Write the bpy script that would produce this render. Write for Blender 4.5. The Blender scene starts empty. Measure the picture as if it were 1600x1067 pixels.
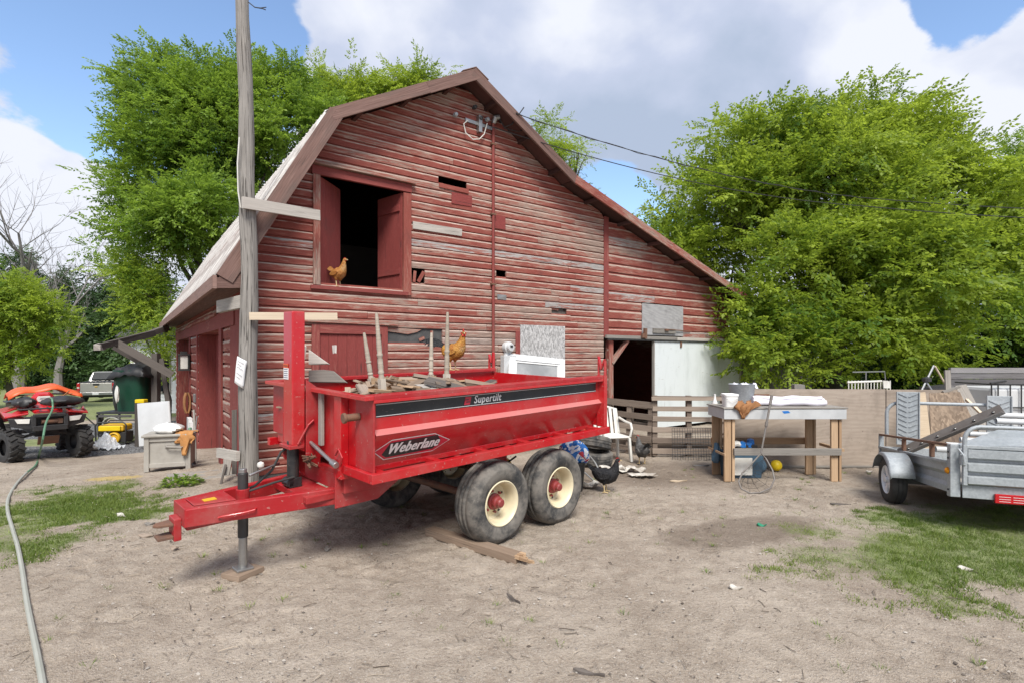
import bpy, math, random
import numpy as np
from mathutils import Matrix, Vector, Euler

random.seed(11)
RNG = np.random.default_rng(5)
SC = bpy.context.scene
COL = SC.collection
PI = math.pi

# ------------------------------------------------------------------ camera
EYE = 1.8
FPX = 827.0            # focal length in pixels of a 1600 px wide picture
cam_data = bpy.data.cameras.new('camera')
cam_data.sensor_width = 36.0
cam_data.lens = FPX / 1600.0 * 36.0
cam_data.shift_y = 21.5 / 1600.0
cam_data.clip_start = 0.05
cam_data.clip_end = 900.0
cam = bpy.data.objects.new('camera', cam_data)
COL.objects.link(cam)
cam.location = (0, 0, EYE)
cam.rotation_euler = (PI / 2, 0, 0)
SC.camera = cam

# ------------------------------------------------------------------ world
SUN_EL, SUN_AZ = math.radians(52), math.radians(172)   # azimuth from +Y (view direction) towards +X
world = bpy.data.worlds.new('World')
SC.world = world
world.use_nodes = True
wn, wl = world.node_tree.nodes, world.node_tree.links
wn.clear()

def wnode(t, **kw):
    n = wn.new(t)
    for k, v in kw.items():
        setattr(n, k, v)
    return n

def wmath(op, a, b=None, clamp=False):
    n = wn.new('ShaderNodeMath'); n.operation = op; n.use_clamp = clamp
    for i, s in enumerate((a, b)):
        if s is None: continue
        if isinstance(s, (int, float)): n.inputs[i].default_value = s
        else: wl.new(s, n.inputs[i])
    return n.outputs[0]

out = wnode('ShaderNodeOutputWorld')
sky = wnode('ShaderNodeTexSky')
sky.sky_type = 'NISHITA'; sky.sun_disc = False
sky.sun_elevation = SUN_EL; sky.sun_rotation = SUN_AZ
sky.altitude = 100; sky.air_density = 1.0; sky.dust_density = 0.6; sky.ozone_density = 2.0
bg_sky = wnode('ShaderNodeBackground'); bg_sky.inputs['Strength'].default_value = 0.13
wl.new(sky.outputs[0], bg_sky.inputs['Color'])
tc = wnode('ShaderNodeTexCoord')
sep = wnode('ShaderNodeSeparateXYZ'); wl.new(tc.outputs['Generated'], sep.inputs[0])
# a cloud deck: the direction is dropped onto a plane overhead, flattened towards the horizon
zz = wmath('ADD', wmath('MAXIMUM', sep.outputs['Z'], 0.0), 0.42)
cx = wmath('DIVIDE', sep.outputs['X'], zz)
cy = wmath('DIVIDE', sep.outputs['Y'], zz)
cmb = wnode('ShaderNodeCombineXYZ'); wl.new(cx, cmb.inputs[0]); wl.new(cy, cmb.inputs[1])
def wnoise(scale, detail, rough, off, dist=0.0):
    mp = wnode('ShaderNodeVectorMath', operation='ADD'); mp.inputs[1].default_value = off
    wl.new(cmb.outputs[0], mp.inputs[0])
    n = wnode('ShaderNodeTexNoise')
    n.inputs['Scale'].default_value = scale; n.inputs['Detail'].default_value = detail
    n.inputs['Roughness'].default_value = rough; n.inputs['Distortion'].default_value = dist
    wl.new(mp.outputs[0], n.inputs['Vector'])
    return n.outputs['Fac']
def hole(px, py, size):
    d = Vector(((px - 800) / FPX, 1.0, (555 - py) / FPX)).normalized()
    dp = wnode('ShaderNodeVectorMath', operation='DISTANCE')
    wl.new(tc.outputs['Generated'], dp.inputs[0]); dp.inputs[1].default_value = d
    mr = wnode('ShaderNodeMapRange'); mr.interpolation_type = 'SMOOTHSTEP'
    mr.inputs['From Min'].default_value = 0.0; mr.inputs['From Max'].default_value = size
    mr.inputs['To Min'].default_value = 1.0; mr.inputs['To Max'].default_value = 0.0
    wl.new(dp.outputs['Value'], mr.inputs['Value'])
    return mr.outputs[0]
big = wnoise(1.9, 11.0, 0.58, (3.1, 1.7, 0.0), 0.1)
cover = wmath('ADD', wmath('MULTIPLY', big, 1.7), -0.15)
for (px, py, s, k) in ((300, 60, 0.34, 0.60), (400, 130, 0.16, 0.25), (1525, -20, 0.15, 0.75), (975, 320, 0.17, 0.42),
                       (120, 150, 0.22, 0.22), (215, 225, 0.13, 0.30)):
    cover = wmath('SUBTRACT', cover, wmath('MULTIPLY', hole(px, py, s), k))
for (px, py, s, k) in ((80, 350, 0.20, 0.60), (30, 60, 0.12, 0.22), (620, 60, 0.34, 0.30), (900, 120, 0.42, 0.34), (1250, 80, 0.42, 0.34), (1560, 160, 0.20, 0.36), (520, 120, 0.14, 0.16)):
    cover = wmath('ADD', cover, wmath('MULTIPLY', hole(px, py, s), k))
mask = wnode('ShaderNodeMapRange'); mask.interpolation_type = 'SMOOTHSTEP'
mask.inputs['From Min'].default_value = 0.49; mask.inputs['From Max'].default_value = 0.575
wl.new(cover, mask.inputs['Value'])
shade = wmath('ADD', wmath('MULTIPLY', wmath('SUBTRACT', wnoise(2.4, 7.0, 0.50, (7.7, 4.2, 0.0), 0.15), 0.5), 1.25), 0.53)
ramp = wnode('ShaderNodeValToRGB')
ramp.color_ramp.elements[0].position = 0.34; ramp.color_ramp.elements[0].color = (0.43, 0.51, 0.66, 1)
ramp.color_ramp.elements[1].position = 0.66; ramp.color_ramp.elements[1].color = (0.82, 0.85, 0.94, 1)
e = ramp.color_ramp.elements.new(0.50); e.color = (0.56, 0.62, 0.78, 1)
for (px, py, s, k) in ((900, 190, 0.30, -0.17), (1120, 190, 0.26, -0.12), (760, 150, 0.20, -0.08), (660, 50, 0.16, 0.16), (880, 20, 0.12, 0.10), (1260, 60, 0.26, 0.14), (1530, 90, 0.20, 0.14), (80, 320, 0.30, 0.22)):
    shade = wmath('ADD', shade, wmath('MULTIPLY', hole(px, py, s), k))
wl.new(shade, ramp.inputs[0])
bg_cloud = wnode('ShaderNodeBackground'); bg_cloud.inputs['Strength'].default_value = 0.55
wl.new(ramp.outputs[0], bg_cloud.inputs['Color'])
mx = wnode('ShaderNodeMixShader')
wl.new(mask.outputs[0], mx.inputs[0]); wl.new(bg_sky.outputs[0], mx.inputs[1]); wl.new(bg_cloud.outputs[0], mx.inputs[2])
wl.new(mx.outputs[0], out.inputs['Surface'])

# ------------------------------------------------------------------ sun, exposure
sun_data = bpy.data.lights.new('sun', 'SUN')
sun_data.energy = 2.6; sun_data.angle = math.radians(24); sun_data.color = (1.0, 0.96, 0.90)
sun = bpy.data.objects.new('sun', sun_data); COL.objects.link(sun)
sd = Vector((math.sin(SUN_AZ) * math.cos(SUN_EL), math.cos(SUN_AZ) * math.cos(SUN_EL), math.sin(SUN_EL)))
sun.rotation_euler = sd.to_track_quat('Z', 'Y').to_euler()
sun.location = (0, 0, 30)
SC.view_settings.view_transform = 'Standard'
SC.view_settings.look = 'None'
SC.view_settings.gamma = 1.0
SC.view_settings.use_curve_mapping = False
SC.view_settings.exposure = 1.0
SC.cycles.max_bounces = 8
SC.cycles.transparent_max_bounces = 12

# ------------------------------------------------------------------ places
CORNER = Vector((-3.733, 7.44, 0.0))          # foot of the barn's near corner
BU, BV = Vector((0.807, 0.591, 0)), Vector((-0.591, 0.807, 0))   # along the gable wall, along the side wall
def sst(a, b, x):
    t = min(1.0, max(0.0, (x - a) / (b - a))); return t * t * (3 - 2 * t)
def G(x, y):
    """height of the ground: it falls away along the side of the barn towards the drive"""
    s = (x - CORNER.x) * BV.x + (y - CORNER.y) * BV.y
    t = (x - CORNER.x) * BU.x + (y - CORNER.y) * BU.y
    z = -0.045 * max(0.0, min(s - 1.3, 10.0)) - 0.026 * max(0.0, min(s - 11.3, 30.0))
    return z - 0.12 * sst(1.3, 4.5, s) * sst(-4.5, -1.0, t) * (1 - sst(3, 5, t))
def W(px, py, Y):
    """the point at depth Y seen at that pixel of the 1600 px photograph"""
    return Vector(((px - 800) / FPX * Y, Y, EYE + (555 - py) / FPX * Y))
def GP(px, py):
    """the point of the ground seen at that pixel"""
    Y = EYE * FPX / (py - 555)
    for _ in range(30):
        z = G((px - 800) / FPX * Y, Y)
        Y = 0.5 * Y + 0.5 * (EYE - z) * FPX / (py - 555)
    return Vector(((px - 800) / FPX * Y, Y, z))

# ------------------------------------------------------------------ mesh builder
class MB:
    def __init__(self):
        self.v, self.f, self.uv, self.r, self.a, self.mi = [], [], [], [], [], []
        self.M = None; self.fn = None
    def add(self, verts, faces, uvs=None, across=None, mi=0, rnd=None):
        b = len(self.v)
        rnd = random.random() if rnd is None else rnd
        for i, p in enumerate(verts):
            p = Vector(p)
            if self.M is not None: p = self.M @ p
            if self.fn is not None: p = Vector(self.fn(p))
            self.v.append(p); self.r.append(rnd)
            self.a.append(0.5 if across is None else across[i])
        ox, oy = rnd * 31.7, (rnd * 977.0) % 13.0
        for k, fc in enumerate(faces):
            self.f.append([b + i for i in fc]); self.mi.append(mi)
            if uvs is None:
                p0 = [Vector(verts[i]) for i in fc]
                n = (p0[1] - p0[0]).cross(p0[-1] - p0[0])
                ax = max(range(3), key=lambda j: abs(n[j]))
                i0, i1 = [(1, 2), (0, 2), (0, 1)][ax]
                self.uv.append([(q[i0] + ox, q[i1] + oy) for q in p0])
            else:
                self.uv.append([(u + ox, w + oy) for u, w in uvs[k]])
    def box(self, x0, x1, y0, y1, z0, z1, mi=0, M=None, jit=0.0, rnd=None):
        lo, hi = (x0, y0, z0), (x1, y1, z1)
        vs = []
        for k in range(8):
            p = [lo[j] if not (k >> j) & 1 else hi[j] for j in range(3)]
            if jit: p = [c + random.uniform(-jit, jit) for c in p]
            vs.append(Vector(p))
        size = [abs(hi[j] - lo[j]) for j in range(3)]
        order = sorted(range(3), key=lambda j: -size[j])
        L, A = order[0], order[1]
        mid = lo[A] + (hi[A] - lo[A]) / 2
        ac = [0.0 if not (k >> A) & 1 else 1.0 for k in range(8)]
        fs = [(0, 2, 3, 1), (4, 5, 7, 6), (0, 1, 5, 4), (2, 6, 7, 3), (0, 4, 6, 2), (1, 3, 7, 5)]
        uvs = []
        for fc in fs:
            p = [vs[i] for i in fc]
            fa = [j for j in range(3) if max(q[j] for q in p) - min(q[j] for q in p) > 1e-9 + 2.5 * jit] or [0, 1]
            u = L if L in fa else fa[0]
            w = [j for j in fa if j != u]; w = w[0] if w else (u + 1) % 3
            uvs.append([(q[u], q[w]) for q in p])
        if M is not None: vs = [M @ q for q in vs]
        self.add(vs, fs, uvs, ac, mi, rnd)
    def bar(self, p, q, w, h, up=(0, 0, 1), mi=0, jit=0.0, rnd=None):
        """a board from p to q, w across, h along up"""
        p, q = Vector(p), Vector(q)
        x = (q - p); L = x.length; x.normalize()
        up = Vector(up)
        y = up.cross(x)
        if y.length < 1e-5: y = Vector((0, 1, 0)).cross(x)
        y.normalize(); z = x.cross(y)
        M = Matrix((( x[0], y[0], z[0], p[0]), (x[1], y[1], z[1], p[1]), (x[2], y[2], z[2], p[2]), (0, 0, 0, 1)))
        self.box(0, L, -w / 2, w / 2, -h / 2, h / 2, mi, M, jit, rnd)
    def tube(self, pts, r, n=8, mi=0, caps=True, closed=False):
        pts = [Vector(p) for p in pts]; m = len(pts)
        rs = [r] * m if isinstance(r, (int, float)) else list(r)
        up = None; rings = []
        for i, p in enumerate(pts):
            if closed: t = pts[(i + 1) % m] - pts[i - 1]
            else: t = pts[min(i + 1, m - 1)] - pts[max(i - 1, 0)]
            t.normalize()
            if up is None:
                up = Vector((0, 0, 1)) if abs(t.z) < 0.9 else Vector((1, 0, 0))
            a = (up - t * up.dot(t)); a.normalize(); up = a; b = t.cross(a)
            rings.append([p + (a * math.cos(2 * PI * k / n) + b * math.sin(2 * PI * k / n)) * rs[i] for k in range(n)])
        vs = [p for rg in rings for p in rg]
        fs, uvs = [], []
        run = [0.0]
        for i in range(1, m): run.append(run[-1] + (pts[i] - pts[i - 1]).length)
        rng = range(m if closed else m - 1)
        for i in rng:
            j = (i + 1) % m
            u0, u1 = run[i], (run[j] if j else run[i] + 0.1)
            for k in range(n):
                l = (k + 1) % n
                fs.append((i * n + k, i * n + l, j * n + l, j * n + k))
                c = 2 * PI * max(rs[i], 0.004) / n
                uvs.append([(u0, k * c), (u0, (k + 1) * c), (u1, (k + 1) * c), (u1, k * c)])
        if caps and not closed:
            fs.append(tuple(range(n))[::-1]); uvs.append([(rings[0][k][0], rings[0][k][1]) for k in range(n)])
            fs.append(tuple((m - 1) * n + k for k in range(n))); uvs.append([(rings[-1][k][0], rings[-1][k][1]) for k in range(n)])
        self.add(vs, fs, uvs, None, mi)
    def lathe(self, prof, n=24, mi=0, M=None, caps=True):
        """profile of (radius, height) turned about z"""
        m = len(prof); vs, fs = [], []
        for r, z in prof:
            for k in range(n):
                vs.append(Vector((r * math.cos(2 * PI * k / n), r * math.sin(2 * PI * k / n), z)))
        for i in range(m - 1):
            for k in range(n):
                l = (k + 1) % n
                fs.append((i * n + k, i * n + l, (i + 1) * n + l, (i + 1) * n + k))
        if caps:
            if prof[0][0] > 1e-6: fs.append(tuple(range(n))[::-1])
            if prof[-1][0] > 1e-6: fs.append(tuple((m - 1) * n + k for k in range(n)))
        if M is not None: vs = [M @ q for q in vs]
        self.add(vs, fs, None, None, mi)
    def loft(self, rings, mi=0, caps=True, across=None):
        n = len(rings[0]); vs = [Vector(p) for rg in rings for p in rg]; fs = []
        for i in range(len(rings) - 1):
            for k in range(n):
                l = (k + 1) % n
                fs.append((i * n + k, i * n + l, (i + 1) * n + l, (i + 1) * n + k))
        if caps:
            fs.append(tuple(range(n))[::-1]); fs.append(tuple((len(rings) - 1) * n + k for k in range(n)))
        self.add(vs, fs, None, across, mi)
    def prism(self, poly, off, mi=0, M=None):
        """flat polygon of 3D points pushed along off"""
        n = len(poly); off = Vector(off)
        vs = [Vector(p) for p in poly] + [Vector(p) + off for p in poly]
        fs = [tuple(range(n))[::-1], tuple(range(n, 2 * n))] + [(k, (k + 1) % n, n + (k + 1) % n, n + k) for k in range(n)]
        if M is not None: vs = [M @ q for q in vs]
        self.add(vs, fs, None, None, mi)
    def sheet(self, xs, ys, fn, mi=0, thick=0.0):
        """a grid of points fn(i, j)"""
        nx, ny = xs, ys
        vs = [Vector(fn(i, j)) for j in range(ny) for i in range(nx)]
        fs = [(j * nx + i, j * nx + i + 1, (j + 1) * nx + i + 1, (j + 1) * nx + i) for j in range(ny - 1) for i in range(nx - 1)]
        self.add(vs, fs, None, None, mi)
    def mesh(self, name, mats, smooth=False):
        me = bpy.data.meshes.new(name)
        me.from_pydata([tuple(p) for p in self.v], [], self.f)
        uvl = me.uv_layers.new(name='UVMap')
        uvl.data.foreach_set('uv', [c for fc in self.uv for q in fc for c in q])
        for nm, arr in (('rnd', self.r), ('across', self.a)):
            at = me.attributes.new(nm, 'FLOAT', 'POINT'); at.data.foreach_set('value', arr)
        for m in (mats if isinstance(mats, (list, tuple)) else [mats]): me.materials.append(m)
        me.polygons.foreach_set('material_index', self.mi)
        if smooth: me.polygons.foreach_set('use_smooth', [True] * len(self.f))
        me.update()
        return me
    def build(self, name, mats, parent=None, smooth=False, bevel=0.0, **props):
        me = self.mesh(name, mats, smooth)
        o = bpy.data.objects.new(name, me); COL.objects.link(o)
        if parent is not None: o.parent = parent
        for k, v in props.items(): o[k] = v
        if smooth:
            try: me.set_sharp_from_angle(angle=math.radians(40))
            except Exception: pass
        if bevel:
            md = o.modifiers.new('edges', 'BEVEL'); md.width = bevel; md.segments = 2
            md.limit_method = 'ANGLE'; md.angle_limit = math.radians(40)
        return o

def thing(name, label, cat, loc=(0, 0, 0), rotz=0.0, group=None, rot=None):
    o = bpy.data.objects.new(name, None); COL.objects.link(o)
    o.empty_display_size = 0.2
    o.location = loc; o.rotation_euler = rot if rot is not None else (0, 0, rotz)
    o['label'] = label; o['category'] = cat
    if group: o['group'] = group
    return o
def tag(o, label, cat, group=None):
    o['label'] = label; o['category'] = cat
    if group: o['group'] = group
    return o
def dup(root, loc, rotz, label=None, group=None):
    r = root.copy(); COL.objects.link(r); r.location = loc; r.rotation_euler = (0, 0, rotz)
    if label: r['label'] = label
    if group: r['group'] = group
    for ch in list(root.children):
        c = ch.copy(); COL.objects.link(c); c.parent = r
        for g in ch.children:
            d = g.copy(); COL.objects.link(d); d.parent = c
    return r

# ------------------------------------------------------------------ materials
class NT:
    def __init__(self, name):
        self.m = bpy.data.materials.new(name); self.m.use_nodes = True
        self.t = self.m.node_tree; self.n = self.t.nodes; self.l = self.t.links
        self.p = self.n['Principled BSDF']; self.o = self.n['Material Output']
    def node(self, t, **kw):
        n = self.n.new(t)
        for k, v in kw.items(): setattr(n, k, v)
        return n
    def put(self, s, inp):
        if isinstance(s, (int, float)):
            try: inp.default_value = s
            except Exception: inp.default_value = (s, s, s)
        elif isinstance(s, tuple): inp.default_value = s if len(s) == len(inp.default_value) else tuple(s) + (1.0,)
        else: self.l.new(s, inp)
    def math(self, op, a, b=0.0, clamp=False):
        n = self.node('ShaderNodeMath', operation=op, use_clamp=clamp)
        self.put(a, n.inputs[0]); self.put(b, n.inputs[1]); return n.outputs[0]
    def mix(self, f, a, b, mode='MIX'):
        n = self.node('ShaderNodeMix', data_type='RGBA', blend_type=mode)
        self.put(f, n.inputs[0]); self.put(a, n.inputs[6]); self.put(b, n.inputs[7]); return n.outputs[2]
    def coord(self, kind='UV', scale=(1, 1, 1), loc=(0, 0, 0)):
        if kind == 'POS': src = self.node('ShaderNodeNewGeometry').outputs['Position']
        else: src = self.node('ShaderNodeTexCoord').outputs[kind]
        mp = self.node('ShaderNodeMapping'); mp.inputs['Scale'].default_value = scale; mp.inputs['Location'].default_value = loc
        self.l.new(src, mp.inputs[0]); return mp.outputs[0]
    def noise(self, vec, scale=1.0, detail=4.0, rough=0.55, dist=0.0):
        n = self.node('ShaderNodeTexNoise'); self.l.new(vec, n.inputs['Vector'])
        n.inputs['Scale'].default_value = scale; n.inputs['Detail'].default_value = detail
        n.inputs['Roughness'].default_value = rough; n.inputs['Distortion'].default_value = dist
        return n.outputs['Fac']
    def voronoi(self, vec, scale=1.0, feature='F1'):
        n = self.node('ShaderNodeTexVoronoi', feature=feature); self.l.new(vec, n.inputs['Vector'])
        n.inputs['Scale'].default_value = scale; return n.outputs['Distance'], n.outputs.get('Color')
    def rng(self, v, a, b, c=0.0, d=1.0, smooth=True):
        n = self.node('ShaderNodeMapRange'); n.interpolation_type = 'SMOOTHSTEP' if smooth else 'LINEAR'
        self.put(v, n.inputs['Value'])
        for nm, x in (('From Min', a), ('From Max', b), ('To Min', c), ('To Max', d)): n.inputs[nm].default_value = x
        return n.outputs[0]
    def attr(self, name):
        return self.node('ShaderNodeAttribute', attribute_name=name).outputs['Fac']
    def orand(self): return self.node('ShaderNodeObjectInfo').outputs['Random']
    def bump(self, h, strength=0.3, dist=0.01):
        b = self.node('ShaderNodeBump'); b.inputs['Strength'].default_value = strength; b.inputs['Distance'].default_value = dist
        self.l.new(h, b.inputs['Height']); self.l.new(b.outputs[0], self.p.inputs['Normal'])
    def fin(self, color, rough=0.8, metal=0.0, spec=None, coat=None):
        self.put(color, self.p.inputs['Base Color']); self.put(rough, self.p.inputs['Roughness']); self.put(metal, self.p.inputs['Metallic'])
        if spec is not None: self.p.inputs['Specular IOR Level'].default_value = spec
        if coat is not None: self.p.inputs['Coat Weight'].default_value = coat; self.p.inputs['Coat Roughness'].default_value = 0.12
        return self.m

def m_wood(name, c0, c1, dirt=(0.10, 0.09, 0.08), dark=0.35, rough=0.9, split=0.345, splitk=0.6):
    """bare timber: grain along u, tone per piece"""
    k = NT(name)
    g = k.noise(k.coord('UV', (2.2, 70, 1)), 1.0, 6, 0.65, 0.3)
    b = k.noise(k.coord('UV', (0.8, 5, 1)), 1.0, 4, 0.6)
    r = k.math('FRACT', k.math('ADD', k.attr('rnd'), k.orand()))
    t = k.math('ADD', k.math('MULTIPLY', g, 0.7), k.math('MULTIPLY', r, 0.5))
    c = k.mix(k.rng(t, 0.3, 0.95), c0, c1)
    c = k.mix(k.math('MULTIPLY', k.rng(b, 0.50, 0.75), dark), c, dirt)
    crack = k.rng(k.noise(k.coord('UV', (1.6, 46, 1)), 1.0, 4, 0.6, 0.8), split - 0.045, split + 0.02, 1.0, 0.0)
    c = k.mix(k.math('MULTIPLY', crack, splitk), c, (0.045, 0.04, 0.035))
    k.bump(k.math('SUBTRACT', g, k.math('MULTIPLY', crack, 0.6)), 0.5, 0.006)
    return k.fin(c, rough, 0, 0.25)

def m_siding(name, wear=0.0, red=(0.195, 0.044, 0.034), red2=(0.30, 0.078, 0.058), field=False, board=False):
    """old red paint peeled off along the grain, board by board"""
    k = NT(name)
    ob = k.coord('Object')
    g = k.noise(k.coord('UV', (3.0, 85, 1)), 1.0, 6, 0.65, 0.35)
    blot = k.noise(k.coord('UV', (3.2, 24, 1)), 1.0, 7, 0.70, 0.5)
    fld = k.noise(ob, 0.42, 3, 0.5)
    r = k.math('FRACT', k.math('ADD', k.attr('rnd'), k.orand()))
    ac = k.attr('across')
    ledge = k.math('MULTIPLY', k.rng(ac, 0.52, 0.72), k.rng(ac, 0.80, 0.84, 1.0, 0.0))
    cove = k.rng(ac, 0.80, 0.86)
    if not board: ledge = k.math('MULTIPLY', ledge, 0.0); cove = k.math('MULTIPLY', cove, 0.0)
    w = k.math('ADD', k.math('MULTIPLY', g, 0.62), k.math('MULTIPLY', blot, 0.95))
    w = k.math('ADD', w, k.math('MULTIPLY', k.math('SUBTRACT', r, 0.5), 0.26))
    w = k.math('ADD', w, k.math('MULTIPLY', k.math('SUBTRACT', fld, 0.5), 1.1))
    w = k.math('ADD', w, k.math('SUBTRACT', k.math('MULTIPLY', ledge, 0.34), k.math('MULTIPLY', cove, 0.12)))
    w = k.math('ADD', w, wear)
    if field:
        so = k.node('ShaderNodeSeparateXYZ'); k.l.new(k.node('ShaderNodeTexCoord').outputs['Object'], so.inputs[0])
        w = k.math('ADD', w, k.math('ADD', k.rng(so.outputs[2], 4.2, 5.4, 0.08, -0.12), k.rng(so.outputs[0], 0.9, 2.6, -0.11, 0.05)))
    bare = k.rng(w, 0.78, 0.98)
    paint = k.mix(k.noise(k.coord('UV', (1.0, 7, 1)), 1.0, 5, 0.6), red, red2)
    faded = k.mix(k.rng(w, 0.62, 0.90), paint, (0.345, 0.135, 0.102))
    wood = k.mix(k.rng(g, 0.32, 0.68), k.mix(ledge, (0.175, 0.115, 0.092), (0.30, 0.205, 0.168)), k.mix(ledge, (0.43, 0.315, 0.255), (0.64, 0.51, 0.43)))
    wood = k.mix(k.rng(r, 0.90, 0.96), wood, k.mix(k.rng(g, 0.32, 0.68), (0.20, 0.19, 0.18), (0.50, 0.475, 0.45)))
    c = k.mix(bare, faded, wood)
    fine = k.noise(k.coord('UV', (9.0, 160, 1)), 1.0, 5, 0.72, 0.4)
    c = k.mix(k.math('MULTIPLY', k.rng(fine, 0.34, 0.58, 1.0, 0.0), 0.55), c, k.mix(0.5, c, (0.045, 0.028, 0.022)), 'MIX')
    c = k.mix(k.math('MULTIPLY', k.rng(fine, 0.56, 0.74), 0.30), c, (0.48, 0.34, 0.28))
    stain = k.rng(k.noise(ob, 2.3, 4, 0.6), 0.55, 0.78)
    c = k.mix(k.math('MULTIPLY', stain, 0.35), c, (0.10, 0.05, 0.045))
    crack = k.rng(k.noise(k.coord('UV', (1.3, 40, 1)), 1.0, 3, 0.5, 0.6), 0.29, 0.345, 1.0, 0.0)
    c = k.mix(k.math('MULTIPLY', crack, 0.75), c, (0.05, 0.03, 0.028))
    k.bump(k.math('SUBTRACT', k.math('ADD', g, k.math('MULTIPLY', bare, -0.5)), crack), 0.6, 0.006)
    return k.fin(c, 0.85, 0, 0.3)

def m_paint(name, col, rough=0.35, scratch=0.25, dust=0.25, chip=(0.45, 0.30, 0.26), coat=0.0, dustcol=(0.30, 0.26, 0.22)):
    k = NT(name)
    p = k.coord('Object')
    n = k.noise(p, 2.2, 6, 0.68)
    c = k.mix(k.math('MULTIPLY', k.rng(n, 0.42, 0.72), dust), col, dustcol)
    sc = k.rng(k.noise(k.coord('Object', (7, 7, 40)), 1.0, 5, 0.75), 0.655, 0.69)
    fl = k.rng(k.noise(p, 42, 3, 0.6), 0.665, 0.70)
    c = k.mix(k.math('MULTIPLY', k.math('MAXIMUM', sc, fl), scratch), c, chip)
    c = k.mix(k.math('MULTIPLY', k.noise(p, 0.9, 3, 0.5), 0.28), c, tuple(x * 0.6 for x in col))
    ro = k.math('ADD', k.math('MULTIPLY', n, 0.28), rough - 0.12)
    k.bump(k.noise(p, 6, 3, 0.5), 0.05, 0.01)
    return k.fin(c, ro, 0, 0.5, coat)

def m_plain(name, col, rough=0.7, metal=0.0, var=0.35, scale=6.0, dirt=None, bump=0.1, spec=None):
    k = NT(name)
    p = k.coord('Object')
    n = k.noise(p, scale, 6, 0.62)
    c = k.mix(k.math('MULTIPLY', k.rng(n, 0.3, 0.75), var), col, dirt if dirt else tuple(x * 0.5 for x in col))
    k.bump(k.noise(p, scale * 6, 4, 0.6), bump, 0.01)
    return k.fin(c, k.math('ADD', k.math('MULTIPLY', n, 0.2), rough - 0.1), metal, spec)

MT = {}
MT['siding'] = m_siding('siding_paint', -0.025, field=True, board=True)
MT['siding_side'] = m_siding('siding_paint_side', -0.14, board=True)
MT['siding_lean'] = m_siding('siding_paint_lean', -0.11, board=True)
MT['red_trim'] = m_siding('red_trim_paint', -0.25, (0.20, 0.040, 0.036), (0.28, 0.070, 0.060))
MT['trim_worn'] = m_siding('worn_trim_paint', 0.02)
MT['red_door'] = m_siding('red_door_paint', -0.33, (0.20, 0.035, 0.032), (0.26, 0.055, 0.048))
MT['grey_wood'] = m_wood('grey_timber', (0.20, 0.185, 0.165), (0.50, 0.46, 0.41))
MT['pole_wood'] = m_wood('pole_timber', (0.20, 0.185, 0.168), (0.58, 0.545, 0.495), dark=0.55, split=0.43, splitk=0.85)
MT['pallet_wood'] = m_wood('pallet_timber', (0.16, 0.125, 0.10), (0.34, 0.275, 0.22))
MT['tan_wood'] = m_wood('tan_timber', (0.30, 0.19, 0.11), (0.50, 0.35, 0.22), dark=0.25)
MT['old_pale'] = m_wood('weathered_pale_timber', (0.33, 0.28, 0.22), (0.56, 0.50, 0.42), dark=0.35)
MT['pipe_grey'] = m_plain('dull_white_plastic', (0.56, 0.57, 0.57), 0.45, 0, 0.4, 3, (0.38, 0.38, 0.37))
MT['pale_wood'] = m_wood('pale_timber', (0.42, 0.33, 0.23), (0.62, 0.52, 0.39), dark=0.2)
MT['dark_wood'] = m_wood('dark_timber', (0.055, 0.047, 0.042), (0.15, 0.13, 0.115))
MT['beam_wood'] = m_wood('beam_timber', (0.19, 0.135, 0.095), (0.36, 0.275, 0.205), dark=0.45, split=0.38)
MT['rake_wood'] = m_wood('rake_timber', (0.095, 0.052, 0.044), (0.29, 0.185, 0.155), dark=0.6)
MT['fence_wood'] = m_wood('fence_timber', (0.11, 0.105, 0.107), (0.27, 0.258, 0.258))
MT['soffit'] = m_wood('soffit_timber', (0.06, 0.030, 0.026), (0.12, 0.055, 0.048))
MT['red'] = m_paint('trailer_red', (0.47, 0.007, 0.012), 0.30, 0.8, 0.22, coat=0.4)
MT['red_dusty'] = m_paint('trailer_red_dusty', (0.36, 0.010, 0.014), 0.42, 0.7, 0.30)
MT['black_paint'] = m_paint('black_paint', (0.012, 0.014, 0.016), 0.4, 0.35, 0.15)
MT['decal_black'] = m_paint('decal_black', (0.012, 0.016, 0.020), 0.35, 0.3, 0.08)
MT['decal_white'] = m_paint('decal_white', (0.72, 0.72, 0.72), 0.4, 0.1, 0.08)
MT['decal_red'] = m_paint('decal_red', (0.55, 0.02, 0.05), 0.4, 0.1, 0.05)
MT['cream'] = m_paint('cream_rim_paint', (0.70, 0.62, 0.42), 0.4, 0.35, 0.30)
MT['hub_red'] = m_paint('hub_red', (0.24, 0.03, 0.03), 0.5, 0.5, 0.4)
MT['steel'] = m_plain('bare_steel', (0.42, 0.42, 0.41), 0.42, 0.85, 0.5, 9)
MT['dark_steel'] = m_plain('dark_steel', (0.07, 0.07, 0.07), 0.5, 0.6, 0.4, 9)
MT['rust'] = m_plain('rusty_steel', (0.20, 0.10, 0.06), 0.8, 0.2, 0.6, 12, (0.09, 0.07, 0.06))
MT['white'] = m_plain('white_paint', (0.74, 0.75, 0.75), 0.5, 0, 0.22, 3)
MT['white_plastic'] = m_plain('white_plastic', (0.78, 0.78, 0.76), 0.4, 0, 0.18, 4)
MT['dirty_white'] = m_plain('dirty_white', (0.70, 0.69, 0.64), 0.6, 0, 0.45, 5, (0.42, 0.38, 0.32))
MT['black_rubber'] = m_plain('black_rubber', (0.022, 0.022, 0.022), 0.75, 0, 0.5, 8, (0.06, 0.055, 0.05))
MT['black_plastic'] = m_plain('black_plastic', (0.018, 0.018, 0.019), 0.5, 0, 0.4, 8, (0.05, 0.047, 0.044))
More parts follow.
